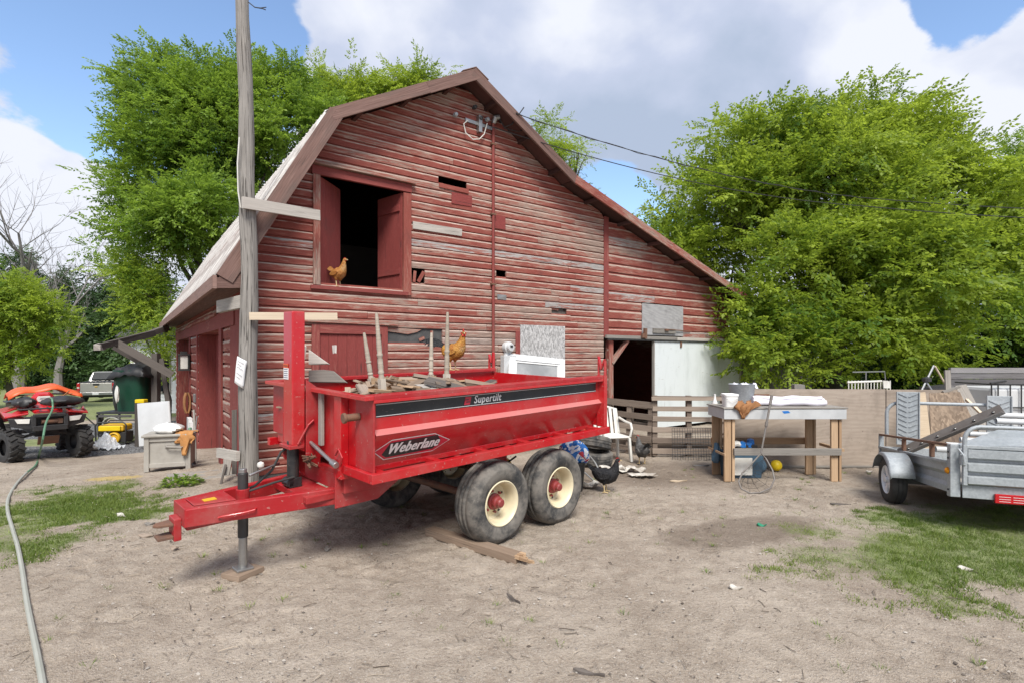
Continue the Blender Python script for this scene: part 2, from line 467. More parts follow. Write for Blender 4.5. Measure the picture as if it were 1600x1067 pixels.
MT['grey_plastic'] = m_plain('grey_plastic', (0.30, 0.28, 0.25), 0.6, 0, 0.35, 4)
MT['green_plastic'] = m_plain('green_plastic', (0.008, 0.055, 0.030), 0.4, 0, 0.3, 3)
MT['yellow'] = m_plain('yellow_paint', (0.68, 0.40, 0.02), 0.45, 0, 0.3, 6)
MT['bright_yellow'] = m_plain('bright_yellow', (0.78, 0.56, 0.01), 0.45, 0, 0.25, 6)
MT['orange'] = m_plain('orange_plastic', (0.72, 0.11, 0.025), 0.45, 0, 0.25, 3)
MT['blue'] = m_plain('blue_plastic', (0.015, 0.16, 0.50), 0.35, 0, 0.4, 7)
MT['blue_tote'] = m_plain('blue_grey_plastic', (0.05, 0.10, 0.15), 0.5, 0, 0.4, 5)
MT['dark_inside'] = m_plain('dark_felt', (0.018, 0.017, 0.016), 0.95, 0, 0.4, 6)
MT['tar_paper'] = m_plain('tar_paper', (0.055, 0.055, 0.055), 0.9, 0, 0.6, 5, (0.13, 0.125, 0.12))
MT['cloth_brown'] = m_plain('brown_cloth', (0.32, 0.15, 0.06), 0.95, 0, 0.4, 9)
MT['cloth_white'] = m_plain('white_cloth', (0.72, 0.70, 0.76), 0.85, 0, 0.3, 4)
MT['truck_paint'] = m_plain('silver_truck_paint', (0.42, 0.41, 0.38), 0.32, 0.35, 0.15, 2)
MT['glass_dark'] = m_plain('dark_glass', (0.012, 0.016, 0.02), 0.3, 0, 0.1, 1, None, 0.0, 0.06)
MT['tail_red'] = m_plain('tail_lamp_red', (0.45, 0.01, 0.015), 0.2, 0, 0.1, 3)
MT['amber'] = m_plain('amber_lens', (0.70, 0.26, 0.01), 0.25, 0, 0.2, 12)
MT['paper'] = m_plain('white_paper', (0.80, 0.80, 0.79), 0.8, 0, 0.08, 6)
MT['ink'] = m_plain('grey_ink', (0.22, 0.22, 0.26), 0.8, 0, 0.2, 30)
MT['skin_yellow'] = m_plain('chicken_leg_skin', (0.55, 0.42, 0.22), 0.7, 0, 0.3, 30)
MT['comb_red'] = m_plain('comb_red', (0.50, 0.02, 0.015), 0.6, 0, 0.3, 40)

def m_galv():
    k = NT('galvanised_steel')
    p = k.coord('Object')
    d, c = k.voronoi(p, 60)
    n = k.noise(p, 2.0, 5, 0.6)
    sp = k.node('ShaderNodeSeparateColor'); k.l.new(c, sp.inputs[0])
    t = k.math('ADD', k.math('MULTIPLY', sp.outputs[0], 0.22), k.math('MULTIPLY', n, 0.8))
    col = k.mix(k.rng(t, 0.2, 0.95), (0.27, 0.295, 0.31), (0.47, 0.495, 0.51))
    col = k.mix(k.math('MULTIPLY', k.rng(k.noise(p, 5, 5, 0.7), 0.56, 0.75), 0.4), col, (0.26, 0.22, 0.18))
    k.bump(n, 0.05, 0.01)
    return k.fin(col, k.math('ADD', k.math('MULTIPLY', sp.outputs[0], 0.15), 0.55), 0.30)
MT['galv'] = m_galv()

def m_tyre():
    k = NT('old_tyre_rubber')
    p = k.coord('Object')
    n = k.noise(p, 5, 6, 0.65)
    d = k.noise(p, 26, 4, 0.7)
    c = k.mix(k.rng(n, 0.34, 0.66), (0.035, 0.036, 0.037), (0.17, 0.155, 0.135))
    c = k.mix(k.math('MULTIPLY', k.rng(d, 0.5, 0.8), 0.5), c, (0.26, 0.235, 0.20))
    k.bump(d, 0.25, 0.008)
    return k.fin(c, 0.85, 0, 0.3)
MT['tyre'] = m_tyre()

def m_feather(name, c0, c1, c2=None, metal=0.0):
    k = NT(name)
    p = k.coord('Object')
    d, _ = k.voronoi(k.coord('Object', (55, 55, 80)), 1.0)
    n = k.noise(p, 9, 5, 0.6)
    c = k.mix(k.rng(n, 0.35, 0.65), c0, c1)
    if c2: c = k.mix(k.rng(k.noise(p, 4, 4, 0.6), 0.5, 0.66), c, c2)
    c = k.mix(k.math('MULTIPLY', k.rng(d, 0.25, 0.7), 0.4), c, tuple(x * 0.35 for x in c0))
    k.bump(d, 0.7, 0.012)
    return k.fin(c, 0.6, 0, 0.35)
MT['f_buff'] = m_feather('buff_feathers', (0.34, 0.12, 0.025), (0.50, 0.24, 0.06), (0.48, 0.32, 0.15))
MT['f_gold'] = m_feather('golden_feathers', (0.32, 0.11, 0.015), (0.52, 0.27, 0.05), (0.46, 0.31, 0.15))
MT['f_black'] = m_feather('black_feathers', (0.006, 0.006, 0.008), (0.016, 0.015, 0.017))
MT['f_grey'] = m_feather('barred_feathers', (0.06, 0.06, 0.06), (0.17, 0.165, 0.155), (0.03, 0.03, 0.03))

def m_leaf(name, c0, c1, trans=0.35):
    k = NT(name)
    r = k.attr('rnd')
    n = k.noise(k.coord('POS'), 0.55, 3, 0.5)
    t = k.math('ADD', k.math('MULTIPLY', r, 0.62), k.math('MULTIPLY', k.rng(n, 0.3, 0.7), 0.42))
    c = k.mix(k.rng(t, 0.05, 0.95), c0, c1)
    k.fin(c, 0.5, 0, 0.35)
    tr = k.node('ShaderNodeBsdfTranslucent')
    k.l.new(k.mix(0.5, c, (c1[0] * 1.05, c1[1] * 1.05, c1[2] * 0.7)), tr.inputs['Color'])
    mxs = k.node('ShaderNodeMixShader'); mxs.inputs[0].default_value = trans
    k.l.new(k.p.outputs[0], mxs.inputs[1]); k.l.new(tr.outputs[0], mxs.inputs[2]); k.l.new(mxs.outputs[0], k.o.inputs['Surface'])
    return k.m
MT['leaf_bright'] = m_leaf('maple_leaf_bright', (0.060, 0.140, 0.020), (0.390, 0.490, 0.060), 0.54)
MT['leaf_mid'] = m_leaf('maple_leaf_mid', (0.050, 0.125, 0.020), (0.300, 0.430, 0.060), 0.52)
MT['leaf_dark'] = m_leaf('dark_leaf', (0.026, 0.066, 0.012), (0.085, 0.155, 0.026), 0.28)
MT['leaf_far'] = m_leaf('hedge_leaf', (0.028, 0.064, 0.020), (0.080, 0.140, 0.040), 0.25)
MT['bark'] = m_plain('bark', (0.10, 0.085, 0.07), 0.95, 0, 0.6, 7, (0.04, 0.035, 0.03), 0.6)
MT['bark_grey'] = m_plain('dead_bark', (0.20, 0.185, 0.175), 0.95, 0, 0.4, 5, None, 0.4)
# ================================================================== ground
def fbm(x, y, scale, octaves=4, seed=0, gain=0.5):
    r = np.zeros_like(x, dtype=np.float64); amp = 1.0; tot = 0.0
    for o in range(octaves):
        rs = np.random.RandomState(seed + o); T = rs.rand(256, 256)
        u, w = x * scale + 13.7 * o + 500, y * scale + 7.1 * o + 500
        i, j = np.floor(u).astype(int), np.floor(w).astype(int)
        fu, fw = u - i, w - j
        fu, fw = fu * fu * (3 - 2 * fu), fw * fw * (3 - 2 * fw)
        a = T[i % 256, j % 256]; b = T[(i + 1) % 256, j % 256]; c = T[i % 256, (j + 1) % 256]; d = T[(i + 1) % 256, (j + 1) % 256]
        r += amp * ((a * (1 - fu) + b * fu) * (1 - fw) + (c * (1 - fu) + d * fu) * fw)
        tot += amp; amp *= gain; scale *= 2.03
    return r / tot
def nsst(a, b, x):
    t = np.clip((x - a) / (b - a), 0, 1); return t * t * (3 - 2 * t)
def nG(x, y):
    s = (x - CORNER.x) * BV.x + (y - CORNER.y) * BV.y
    t = (x - CORNER.x) * BU.x + (y - CORNER.y) * BU.y
    z = -0.045 * np.maximum(0.0, np.minimum(s - 1.3, 10.0)) - 0.026 * np.maximum(0.0, np.minimum(s - 11.3, 30.0))
    return z - 0.12 * nsst(1.3, 4.5, s) * nsst(-4.5, -1.0, t) * (1 - nsst(3, 5, t))
def blob(x, y, cx, cy, rx, ry, rot=0.0):
    c, s = math.cos(rot), math.sin(rot)
    dx, dy = x - cx, y - cy
    return np.clip(1.0 - np.sqrt(((dx * c + dy * s) / rx) ** 2 + ((-dx * s + dy * c) / ry) ** 2), 0, 1)
def grass_amount(x, y):
    """0 bare dirt ... 1 grown over"""
    n = fbm(x, y, 0.9, 4, 40); n2 = fbm(x, y, 3.2, 3, 60)
    g = 1.5 * blob(x, y, -5.3, 6.1, 1.8, 1.5, 0.2)
    g = np.maximum(g, 1.2 * blob(x, y, -4.7, 5.0, 1.3, 0.9, 0.4))
    g = np.maximum(g, 0.75 * blob(x, y, -5.3, 7.2, 2.2, 0.8, 0.3))
    g = np.maximum(g, 1.9 * blob(x, y, 4.5, 4.95, 2.7, 1.15, 0.30))
    g = np.maximum(g, 1.2 * blob(x, y, 4.6, 5.7, 2.4, 1.2, 0.25))
    g = np.maximum(g, 0.55 * blob(x, y, 3.4, 4.0, 2.0, 1.0, 0.2))
    return np.clip(g + (n - 0.5) * 1.5 + (n2 - 0.5) * 0.9 - 0.10, 0, 1) * np.clip(g * 8, 0, 1)
def axis(lo, hi, dlo, dhi, step, grow=1.16, far=6.0):
    a = list(np.arange(dlo, dhi, step)); s = step
    x = dhi
    while x < hi: a.append(x); s = min(s * grow, far); x += s
    a.append(hi); s = step; x = dlo - step; pre = []
    while x > lo: pre.append(x); s = min(s * grow, far); x -= s
    return np.array([lo] + pre[::-1] + a)
gx = axis(-120, 120, -6.6, 5.6, 0.032)
gy = axis(-30, 220, 2.5, 9.5, 0.032)
X, Y = np.meshgrid(gx, gy)
near = nsst(26, 12, np.hypot(X, Y))
Z = nG(X, Y)
lump = fbm(X, Y, 7.5, 3, 3, 0.6)
rough = fbm(X, Y, 1.1, 4, 21)
Z = Z + near * ((np.abs(lump - 0.5) ** 1.0 * -0.080 + 0.008) * (0.35 + 1.0 * nsst(0.40, 0.62, rough)) + (fbm(X, Y, 0.6, 3, 9) - 0.5) * 0.07 + (fbm(X, Y, 19.0, 2, 31) - 0.5) * 0.014)
gv = np.stack([X, Y, Z], -1).reshape(-1, 3)
ny_, nx_ = X.shape
ii = (np.arange(ny_ - 1)[:, None] * nx_ + np.arange(nx_ - 1)[None, :]).ravel()
gf = np.stack([ii, ii + 1, ii + nx_ + 1, ii + nx_], -1)
def np_mesh(name, verts, quads, mats, attrs=None, smooth=True):
    me = bpy.data.meshes.new(name)
    k = quads.shape[1]
    me.vertices.add(len(verts)); me.vertices.foreach_set('co', np.asarray(verts, np.float32).ravel())
    me.loops.add(quads.size); me.loops.foreach_set('vertex_index', quads.astype(np.int32).ravel())
    me.polygons.add(len(quads)); me.polygons.foreach_set('loop_start', np.arange(0, quads.size, k, dtype=np.int32))
    me.polygons.foreach_set('use_smooth', np.full(len(quads), smooth))
    me.update(calc_edges=True)
    for nm, arr in (attrs or {}).items():
        at = me.attributes.new(nm, 'FLOAT', 'POINT'); at.data.foreach_set('value', np.asarray(arr, np.float32))
    for m in (mats if isinstance(mats, (list, tuple)) else [mats]): me.materials.append(m)
    return me
def link(name, me, parent=None, **props):
    o = bpy.data.objects.new(name, me); COL.objects.link(o)
    if parent is not None: o.parent = parent
    for k, v in props.items(): o[k] = v
    return o
def lawn_far(x, y):
    s = (x - CORNER.x) * BV.x + (y - CORNER.y) * BV.y
    n = (fbm(x, y, 0.45, 3, 90) - 0.5) * 1.2
    drive = nsst(5.5, 6.3, s + n) * nsst(16.5, 15.5, s + n)         # gravel drive
    lawn = nsst(8.6, 9.2, s + n) * nsst(11.6, 11.0, s + n) * nsst(-3.5, -4.5, x) + nsst(17.0, 18.0, s + n) * nsst(-3.0, -5.0, x)
    right = nsst(10.0, 13.0, y) * nsst(5.5, 7.0, x)
    return drive * nsst(-4.0, -5.0, x), np.clip(lawn + right * 0.8, 0, 1)
drv, lwn = lawn_far(X, Y)
gatt = {'grass': np.maximum(grass_amount(X, Y) * nsst(16, 11, np.hypot(X, Y)), lwn).ravel(),
        'gravel': (drv * (1 - lwn)).ravel(),
        'dark_soil': np.clip(2.2 * blob(X, Y, 2.3, 5.45, 1.3, 0.55, 0.35) + 1.3 * blob(X, Y, -0.6, 6.6, 2.4, 1.5, 0.7) + 0.9 * blob(X, Y, 2.5, 8.2, 4.0, 1.5, 0.2) + 1.3 * (fbm(X, Y, 0.5, 3, 77) - 0.52), 0, 1).ravel(),  # damp yard patch; also darker soil under the trailer and by the bench
        'straw': np.clip(1.8 * blob(X, Y, -5.9, 7.85, 0.55, 0.3) , 0, 1).ravel()}
def m_ground():
    k = NT('dirt_ground')
    p = k.coord('POS')
    n1 = k.noise(p, 0.8, 6, 0.6); n2 = k.noise(p, 6.0, 6, 0.65); n3 = k.noise(p, 40.0, 4, 0.7); n4 = k.noise(p, 150.0, 2, 0.6)
    t = k.math('ADD', k.math('MULTIPLY', n1, 0.5), k.math('ADD', k.math('MULTIPLY', n2, 0.5), k.math('MULTIPLY', n3, 0.35)))
    c = k.mix(k.rng(t, 0.46, 0.90), (0.260, 0.207, 0.158), (0.480, 0.410, 0.332))
    c = k.mix(k.math('MULTIPLY', k.rng(k.noise(p, 24.0, 6, 0.75, 0.6), 0.53, 0.66), 0.62), c, (0.115, 0.090, 0.070))
    c = k.mix(k.math('MULTIPLY', k.rng(n4, 0.56, 0.64), 0.6), c, (0.56, 0.51, 0.45))
    c = k.mix(k.math('MULTIPLY', k.rng(k.attr('dark_soil'), 0.05, 0.8), 0.62), c, k.mix(n3, (0.10, 0.075, 0.055), (0.20, 0.155, 0.118)))
    ga = k.attr('grass')
    gc = k.mix(k.rng(n2, 0.3, 0.7), (0.085, 0.145, 0.024), (0.19, 0.265, 0.060))
    gt = k.rng(k.math('ADD', ga, k.math('MULTIPLY', k.math('SUBTRACT', n3, 0.5), 0.9)), 0.30, 0.85)
    c = k.mix(k.math('MULTIPLY', gt, 0.68), c, gc)
    d, vc = k.voronoi(p, 28.0)
    sp = k.node('ShaderNodeSeparateColor'); k.l.new(vc, sp.inputs[0])
    gr = k.mix(sp.outputs[0], (0.15, 0.15, 0.155), (0.42, 0.42, 0.42))
    gr = k.mix(k.rng(d, 0.3, 0.6), gr, (0.08, 0.08, 0.08))
    c = k.mix(k.rng(k.math('ADD', k.attr('gravel'), k.math('MULTIPLY', k.math('SUBTRACT', n2, 0.5), 0.5)), 0.35, 0.6), c, gr)
    c = k.mix(k.math('MULTIPLY', k.rng(k.math('ADD', k.attr('straw'), k.math('MULTIPLY', k.math('SUBTRACT', n3, 0.5), 1.2)), 0.35, 0.8), 0.8), c, (0.52, 0.39, 0.15))
    h = k.math('ADD', k.math('MULTIPLY', n2, 0.6), k.math('ADD', k.math('MULTIPLY', n3, 0.5), k.math('MULTIPLY', n4, 0.22)))
    k.bump(h, 1.0, 0.045)
    return k.fin(c, 0.95, 0, 0.15)
MT['ground'] = m_ground()
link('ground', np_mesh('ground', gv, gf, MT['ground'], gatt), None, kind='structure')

# ================================================================== the barn
barn = thing('barn', 'weathered red gambrel barn with peeling board siding and an open loft door', 'barn', CORNER, math.atan2(BU.y, BU.x))
TL, TK, TR, TS = (-0.40, 2.86), (1.033, 5.38), (3.53, 6.75), (5.925, 5.37)
TE = (12.16, 3.41)
DEPTH = 12.2
def lin(a, b, z): return a[0] + (z - a[1]) * (b[0] - a[0]) / (b[1] - a[1])
TH = 0.10
def xl(z):
    z += TH
    return max(0.0, lin(TL, TK, z) + 0.02) if z < TK[1] else lin(TK, TR, z) + 0.02
def xr(z):
    z += TH
    return min(11.9, lin(TS, TE, z) - 0.02) if z < TS[1] else lin(TR, TS, z) - 0.02

def plank(mb, x0b, x0t, x1b, x1t, z, e, y=0.0, sag=0.006, rnd=None):
    """one drop-siding board with a hollowed upper edge, facing -y"""
    prof = [(0.0, -0.027, 0.0), (0.70, -0.028, 0.70), (0.78, -0.0235, 0.79), (0.82, -0.008, 0.87), (1.0, -0.0065, 1.0)]
    j0, j1 = random.uniform(-sag, sag), random.uniform(-sag, sag)
    w0, w1 = random.uniform(-0.005, 0.003), random.uniform(-0.005, 0.003)
    n = max(2, int(abs(x1b - x0b) / 0.7) + 1)
    vs, ac, fs, uvs = [], [], [], []
    rnd = random.random() if rnd is None else rnd
    mids = [random.uniform(-0.003, 0.003) for _ in range(n + 1)]
    m = len(prof)
    for i in range(n + 1):
        t = i / n
        for (f, yy, a) in prof:
            xa = x0b + (x0t - x0b) * f; xb = x1b + (x1t - x1b) * f
            vs.append((xa + (xb - xa) * t, y + yy + w0 * (1 - t) + w1 * t, z + f * e + j0 * (1 - t) + j1 * t + mids[i] - (0.003 if f == 0 else 0)))
            ac.append(a)
        vs.append((xa + (xb - xa) * t, y + 0.006, z + e + 0.006)); ac.append(1.0)
        xa, xb = x0b, x1b
        vs.append((xa + (xb - xa) * t, y + 0.006, z - 0.004)); ac.append(0.0)
    q = m + 2
    for i in range(n):
        for k in range(q):
            l = (k + 1) % q
            fc = (i * q + k, (i + 1) * q + k, (i + 1) * q + l, i * q + l)
            fs.append(fc)
            uvs.append([(vs[c][0], vs[c][2] if k < m else vs[c][1]) for c in fc])
    for i, rev in ((0, False), (n, True)):
        fc = tuple(i * q + k for k in range(q)); fc = fc if not rev else fc[::-1]
        fs.append(fc); uvs.append([(vs[c][1], vs[c][2]) for c in fc])
    mb.add(vs, fs, uvs, ac, 0, rnd)

def siding_rows(z0, z1, e, xa, xb, holes, mat, joint, parent, M=None, y=0.0, name='plank'):
    z = z0
    while z < z1 - 0.03:
        h = min(e, z1 - z)
        a = (xa(z), xa(z + h)); b = (xb(z), xb(z + h))
        if min(b) - max(a) > 0.12:
            segs = [(a[0], a[1], b[0], b[1])]
            for (hx0, hx1, hz0, hz1) in holes:
                if hz0 < z + h * 0.55 and hz1 > z + h * 0.45:
                    new = []
                    for s in segs:
                        if hx1 <= s[0] or hx0 >= s[2]: new.append(s); continue
                        if hx0 - s[0] > 0.04: new.append((s[0], s[1], hx0, hx0))
                        if s[2] - hx1 > 0.04: new.append((hx1, hx1, s[2], s[3]))
                    segs = new
            for s in segs:
                cuts = [s[0]]
                x = s[0] + random.uniform(*joint)
                while x < s[2] - 0.5: cuts.append(x); x += random.uniform(*joint)
                cuts.append(s[2])
                for i in range(len(cuts) - 1):
                    c0, c1 = cuts[i] + 0.003, cuts[i + 1] - 0.003
                    mb = MB(); mb.M = M
                    plank(mb, c0, s[1] if i == 0 else c0, c1, s[3] if i == len(cuts) - 2 else c1, z, h, y)
                    mb.build(name, mat, parent)
        z += e

gable_holes = [(0.90, 2.50, 2.86, 4.66), (0.88, 2.07, -1, 2.28), (2.08, 3.10, 1.98, 2.26), (3.02, 3.60, 4.76, 4.86),
               (2.52, 2.76, 3.0, 3.24), (4.24, 4.47, 3.27, 3.39), (5.60, 6.02, 2.70, 2.82), (4.86, 5.93, 0.9, 2.37)]
siding_rows(0.10, 6.62, 0.127, xl, lambda z: min(xr(z), 7.10), gable_holes, MT['siding'], (1.6, 4.6), barn)
siding_rows(2.215, 4.75, 0.205, lambda z: 7.24, xr, [(8.36, 9.90, 2.30, 2.98)], MT['siding_lean'], (1.4, 3.2), barn)
siding_rows(0.05, 2.2, 0.215, lambda z: 7.24, lambda z: 7.36, [], MT['siding_lean'], (9, 9), barn)

# side wall, facing the drive
MS = Matrix(((0, 1, 0, 0), (-1, 0, 0, 0), (0, 0, 1, 0), (0, 0, 0, 1)))     # plank x -> -y of the barn, facing -x
side_holes = [(-5.72, -2.30, -2, 2.30), (-11.30, -7.58, -2, 2.24)]
siding_rows(-0.72, 3.42, 0.20, lambda z: -DEPTH, lambda z: -1.20, side_holes, MT['siding_side'], (2.5, 5.0), barn, MS)

def part(name, mat, build, parent=barn, smooth=False, bevel=0.0, **kw):
    mb = MB(); build(mb); return mb.build(name, mat, parent, smooth, bevel, **kw)
# corner boards, trim
part('corner_board', MT['red_trim'], lambda m: m.box(-0.035, 0.11, -0.034, 0.0, -0.3, 3.40, jit=0.002))
part('corner_board', MT['red_trim'], lambda m: (m.box(-0.036, 0.0, 0.004, 0.62, -0.4, 3.34, jit=0.002), m.box(-0.034, 0.0, 0.625, 1.20, 0.35, 3.34, jit=0.002)))
part('corner_board', MT['red_trim'], lambda m: m.box(7.10, 7.24, -0.045, -0.002, 2.20, 4.84, jit=0.002))
part('corner_board', MT['trim_worn'], lambda m: m.box(11.82, 11.93, -0.04, -0.002, 0.0, 3.36, jit=0.002))
part('header_board', MT['red_trim'], lambda m: m.box(-0.054, -0.030, 0.75, 11.9, 2.26, 2.52, jit=0.003))
part('drip_board', MT['trim_worn'], lambda m: m.box(-0.085, -0.05, 2.6, 6.6, 2.50, 2.55, jit=0.004))
part('drip_board', MT['trim_worn'], lambda m: m.box(-0.085, -0.05, 6.65, 11.6, 2.49, 2.54, jit=0.004))
part('door_trim', MT['red_trim'], lambda m: m.box(-0.058, -0.030, 1.98, 2.30, -0.5, 2.258, jit=0.003))
part('door_trim', MT['red_trim'], lambda m: m.box(-0.058, -0.030, 5.722, 5.86, -0.7, 2.258, jit=0.003))
part('door_trim', MT['red_trim'], lambda m: m.box(-0.058, -0.030, 7.40, 7.578, -0.7, 2.258, jit=0.003))
part('door_trim', MT['red_trim'], lambda m: m.box(-0.058, -0.030, 11.302, 11.45, -0.7, 2.20, jit=0.003))
for (s0, s1, d) in ((2.30, 5.72, 0.32), (7.58, 11.30, 0.24)):
    w = (s1 - s0) / 6
    dr = part('side_door', MT['red_door'], lambda m: m.box(d + 0.03, d + 0.05, s0, s1, -0.75, 2.26))
    for i in range(6):
        part('board', MT['red_door'], lambda m: m.box(d, d + 0.028, s0 + i * w + 0.003, s0 + (i + 1) * w - 0.003, -0.75, 2.25, jit=0.002), dr)
    part('door_jamb', MT['red_trim'], lambda m: (m.box(-0.02, d, s1 - 0.03, s1 - 0.002, -0.75, 2.26), m.box(-0.02, d, s0 + 0.002, s0 + 0.03, -0.75, 2.26), m.box(-0.02, d, s0, s1, 2.262, 2.285)))
# roof slabs, decking edge on
def slab(name, a, b, y0, y1, th, mat, parent=barn):
    n = Vector((-(b[1] - a[1]), 0, b[0] - a[0])).normalized()
    if n.z < 0: n = -n
    pa, pb = Vector((a[0], 0, a[1])), Vector((b[0], 0, b[1]))
    poly = [pa - n * th, pb - n * th, pb, pa]
    return part(name, mat, lambda m: m.prism([(p.x, y0, p.z) for p in poly], (0, y1 - y0, 0)), parent)
OV = -0.40
k = NT('roof_metal')
pp = k.coord('UV', (1, 1, 1))
st = k.noise(k.coord('Object', (2.0, 26, 2.0)), 1.0, 6, 0.6)
lg = k.noise(k.coord('Object'), 0.9, 4, 0.55)
cc = k.mix(k.rng(st, 0.36, 0.62), (0.22, 0.19, 0.175), (0.50, 0.48, 0.455))
cc = k.mix(k.math('MULTIPLY', k.rng(lg, 0.50, 0.70), 0.35), cc, (0.22, 0.12, 0.10))
cc = k.mix(k.math('MULTIPLY', k.rng(k.noise(k.coord('Object', (3, 40, 3)), 1.0, 4, 0.7), 0.52, 0.64), 0.5), cc, (0.12, 0.10, 0.09))
k.bump(st, 0.3, 0.01)
MT['roof_metal'] = k.fin(cc, 0.62, 0.15)
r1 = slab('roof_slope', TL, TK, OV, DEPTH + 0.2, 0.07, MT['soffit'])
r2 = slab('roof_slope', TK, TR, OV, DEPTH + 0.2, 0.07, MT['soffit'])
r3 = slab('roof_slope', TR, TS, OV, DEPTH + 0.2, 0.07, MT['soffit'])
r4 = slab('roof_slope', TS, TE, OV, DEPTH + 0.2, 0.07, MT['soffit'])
def roof_sheets(a, b, slope, wid=0.80):
    d = Vector((b[0] - a[0], 0, b[1] - a[1])); L = d.length; d.normalize()
    n = Vector((-d.z, 0, d.x)); n = n if n.z > 0 else -n
    ribs = 4
    prof = []
    for r in range(ribs):
        c = (r + 0.5) * wid / ribs
        prof += [(c - 0.075, 0.0), (c - 0.03, 0.0), (c - 0.014, 0.026), (c + 0.014, 0.026), (c + 0.03, 0.0)]
    prof = [(0, 0)] + prof + [(wid - 0.004, 0)]
    base = None
    y = OV + 0.02; kk = 0
    while y < DEPTH + 0.2 - 0.3:
        if base is None:
            mb = MB(); A = Vector((a[0], 0, a[1])) - d * 0.03; B = Vector((b[0], 0, b[1])) + d * 0.01
            vs, fs = [], []
            for (q, h) in prof:
                vs.append(A + n * (0.006 + h) + Vector((0, q, 0))); vs.append(B + n * (0.006 + h) + Vector((0, q, 0)))
            for i in range(len(prof) - 1): fs.append((2 * i, 2 * i + 2, 2 * i + 3, 2 * i + 1))
            mb.add(vs, fs)
            base = mb.build('roof_sheet', MT['roof_metal'], slope); o = base
        else:
            o = base.copy(); COL.objects.link(o)
        o.location = (random.uniform(-0.006, 0.006), y, random.uniform(0, 0.006)); y += wid
for a, b, s in ((TL, TK, r1), (TK, TR, r2), (TR, TS, r3), (TS, TE, r4)): roof_sheets(a, b, s)
def rake(a, b, w, mat, drop=0.0):
    d = Vector((b[0] - a[0], 0, b[1] - a[1])).normalized(); n = Vector((-d.z, 0, d.x)); n = n if n.z > 0 else -n
    A, B = Vector((a[0], 0, a[1])) - d * 0.02, Vector((b[0], 0, b[1]))
    poly = [A + n * (0.015 - drop), B + n * (0.015 - drop), B - n * (w + drop), A - n * (w + drop)]
    off = n * (0.015 - w) * 0.5 - n * drop
    yy = OV - 0.024 - 0.0015 * random.random()
    return part('rake_board', mat, lambda m: m.bar((A.x + off.x, yy, A.z + off.z), (B.x + off.x + d.x * 0.02, yy, B.z + off.z + d.z * 0.02), 0.042, w + 0.015, n, jit=0.003))
rake(TL, TK, 0.20, MT['rake_wood']); rake(TK, (2.6, 5.38 + (2.6 - 1.033) * 0.5487), 0.16, MT['rake_wood']); rake((2.6, 5.38 + (2.6 - 1.033) * 0.5487), TR, 0.165, MT['rake_wood'])
rake(TR, TS, 0.16, MT['rake_wood']); rake(TS, (9.0, 5.37 - (9.0 - 5.925) * 0.3144), 0.15, MT['trim_worn']); rake((9.0, 5.37 - (9.0 - 5.925) * 0.3144), TE, 0.145, MT['trim_worn'])
part('fascia_board', MT['rake_wood'], lambda m: (m.box(-0.47, -0.42, OV - 0.03, DEPTH + 0.2, 2.66, 2.83, jit=0.002), m.box(-0.415, -0.03, OV, DEPTH + 0.18, 2.72, 2.745)))
part('fascia_board', MT['trim_worn'], lambda m: m.box(TE[0], TE[0] + 0.03, OV, DEPTH + 0.2, 3.22, 3.40))
part('eave_return', MT['rake_wood'], lambda m: (m.prism([(-0.47, OV - 0.028, 2.66), (-0.04, OV - 0.028, 2.70), (-0.04, OV - 0.028, 3.40), (-0.40, OV - 0.028, 2.80), (-0.47, OV - 0.028, 2.82)], (0, 0.025, 0))))
part('ridge_cap', MT['rust'], lambda m: (m.bar((TR[0] - 0.13, OV - 0.05, TR[1] - 0.035), (TR[0] - 0.13, DEPTH, TR[1] - 0.035), 0.3, 0.012, up=(-0.48, 0, 0.88)), m.bar((TR[0] + 0.13, OV - 0.05, TR[1] - 0.035), (TR[0] + 0.13, DEPTH, TR[1] - 0.035), 0.3, 0.012, up=(0.48, 0, 0.88))))
# blocking that shows under the overhang: outlookers
for (a, b, n) in ((TK, TR, 3), (TR, TS, 3), (TS, TE, 6), (TL, TK, 3)):
    for i in range(n):
        t = (i + 0.6) / (n + 0.1); x = a[0] + (b[0] - a[0]) * t; z = a[1] + (b[1] - a[1]) * t - 0.135
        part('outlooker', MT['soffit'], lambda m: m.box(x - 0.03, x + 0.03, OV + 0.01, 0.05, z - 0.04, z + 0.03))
# closed shell behind: back wall, far side, floors, so that openings look into the dark
back = [(0, -0.8), (11.88, -0.8), (11.88, 3.35), (5.925, 5.22), (3.53, 6.6), (1.05, 5.22), (0.02, 3.4)]
part('back_wall', MT['siding_side'], lambda m: m.prism([(x, DEPTH - 0.1, z) for x, z in back], (0, 0.1, 0)))
part('right_wall', MT['siding_side'], lambda m: m.box(11.86, 11.90, 0.01, DEPTH - 0.1, -0.2, 3.40))
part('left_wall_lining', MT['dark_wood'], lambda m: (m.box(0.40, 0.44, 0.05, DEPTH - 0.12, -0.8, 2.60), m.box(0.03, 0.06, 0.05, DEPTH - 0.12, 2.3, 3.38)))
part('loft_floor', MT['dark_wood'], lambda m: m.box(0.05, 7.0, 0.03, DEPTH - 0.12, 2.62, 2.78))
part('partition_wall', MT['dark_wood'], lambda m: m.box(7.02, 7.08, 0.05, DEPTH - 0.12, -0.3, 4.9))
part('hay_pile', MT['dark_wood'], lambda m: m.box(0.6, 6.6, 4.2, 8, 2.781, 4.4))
part('stable_wall', MT['dark_wood'], lambda m: m.box(7.1, 11.8, 5.0, 5.1, -0.3, 4.6))
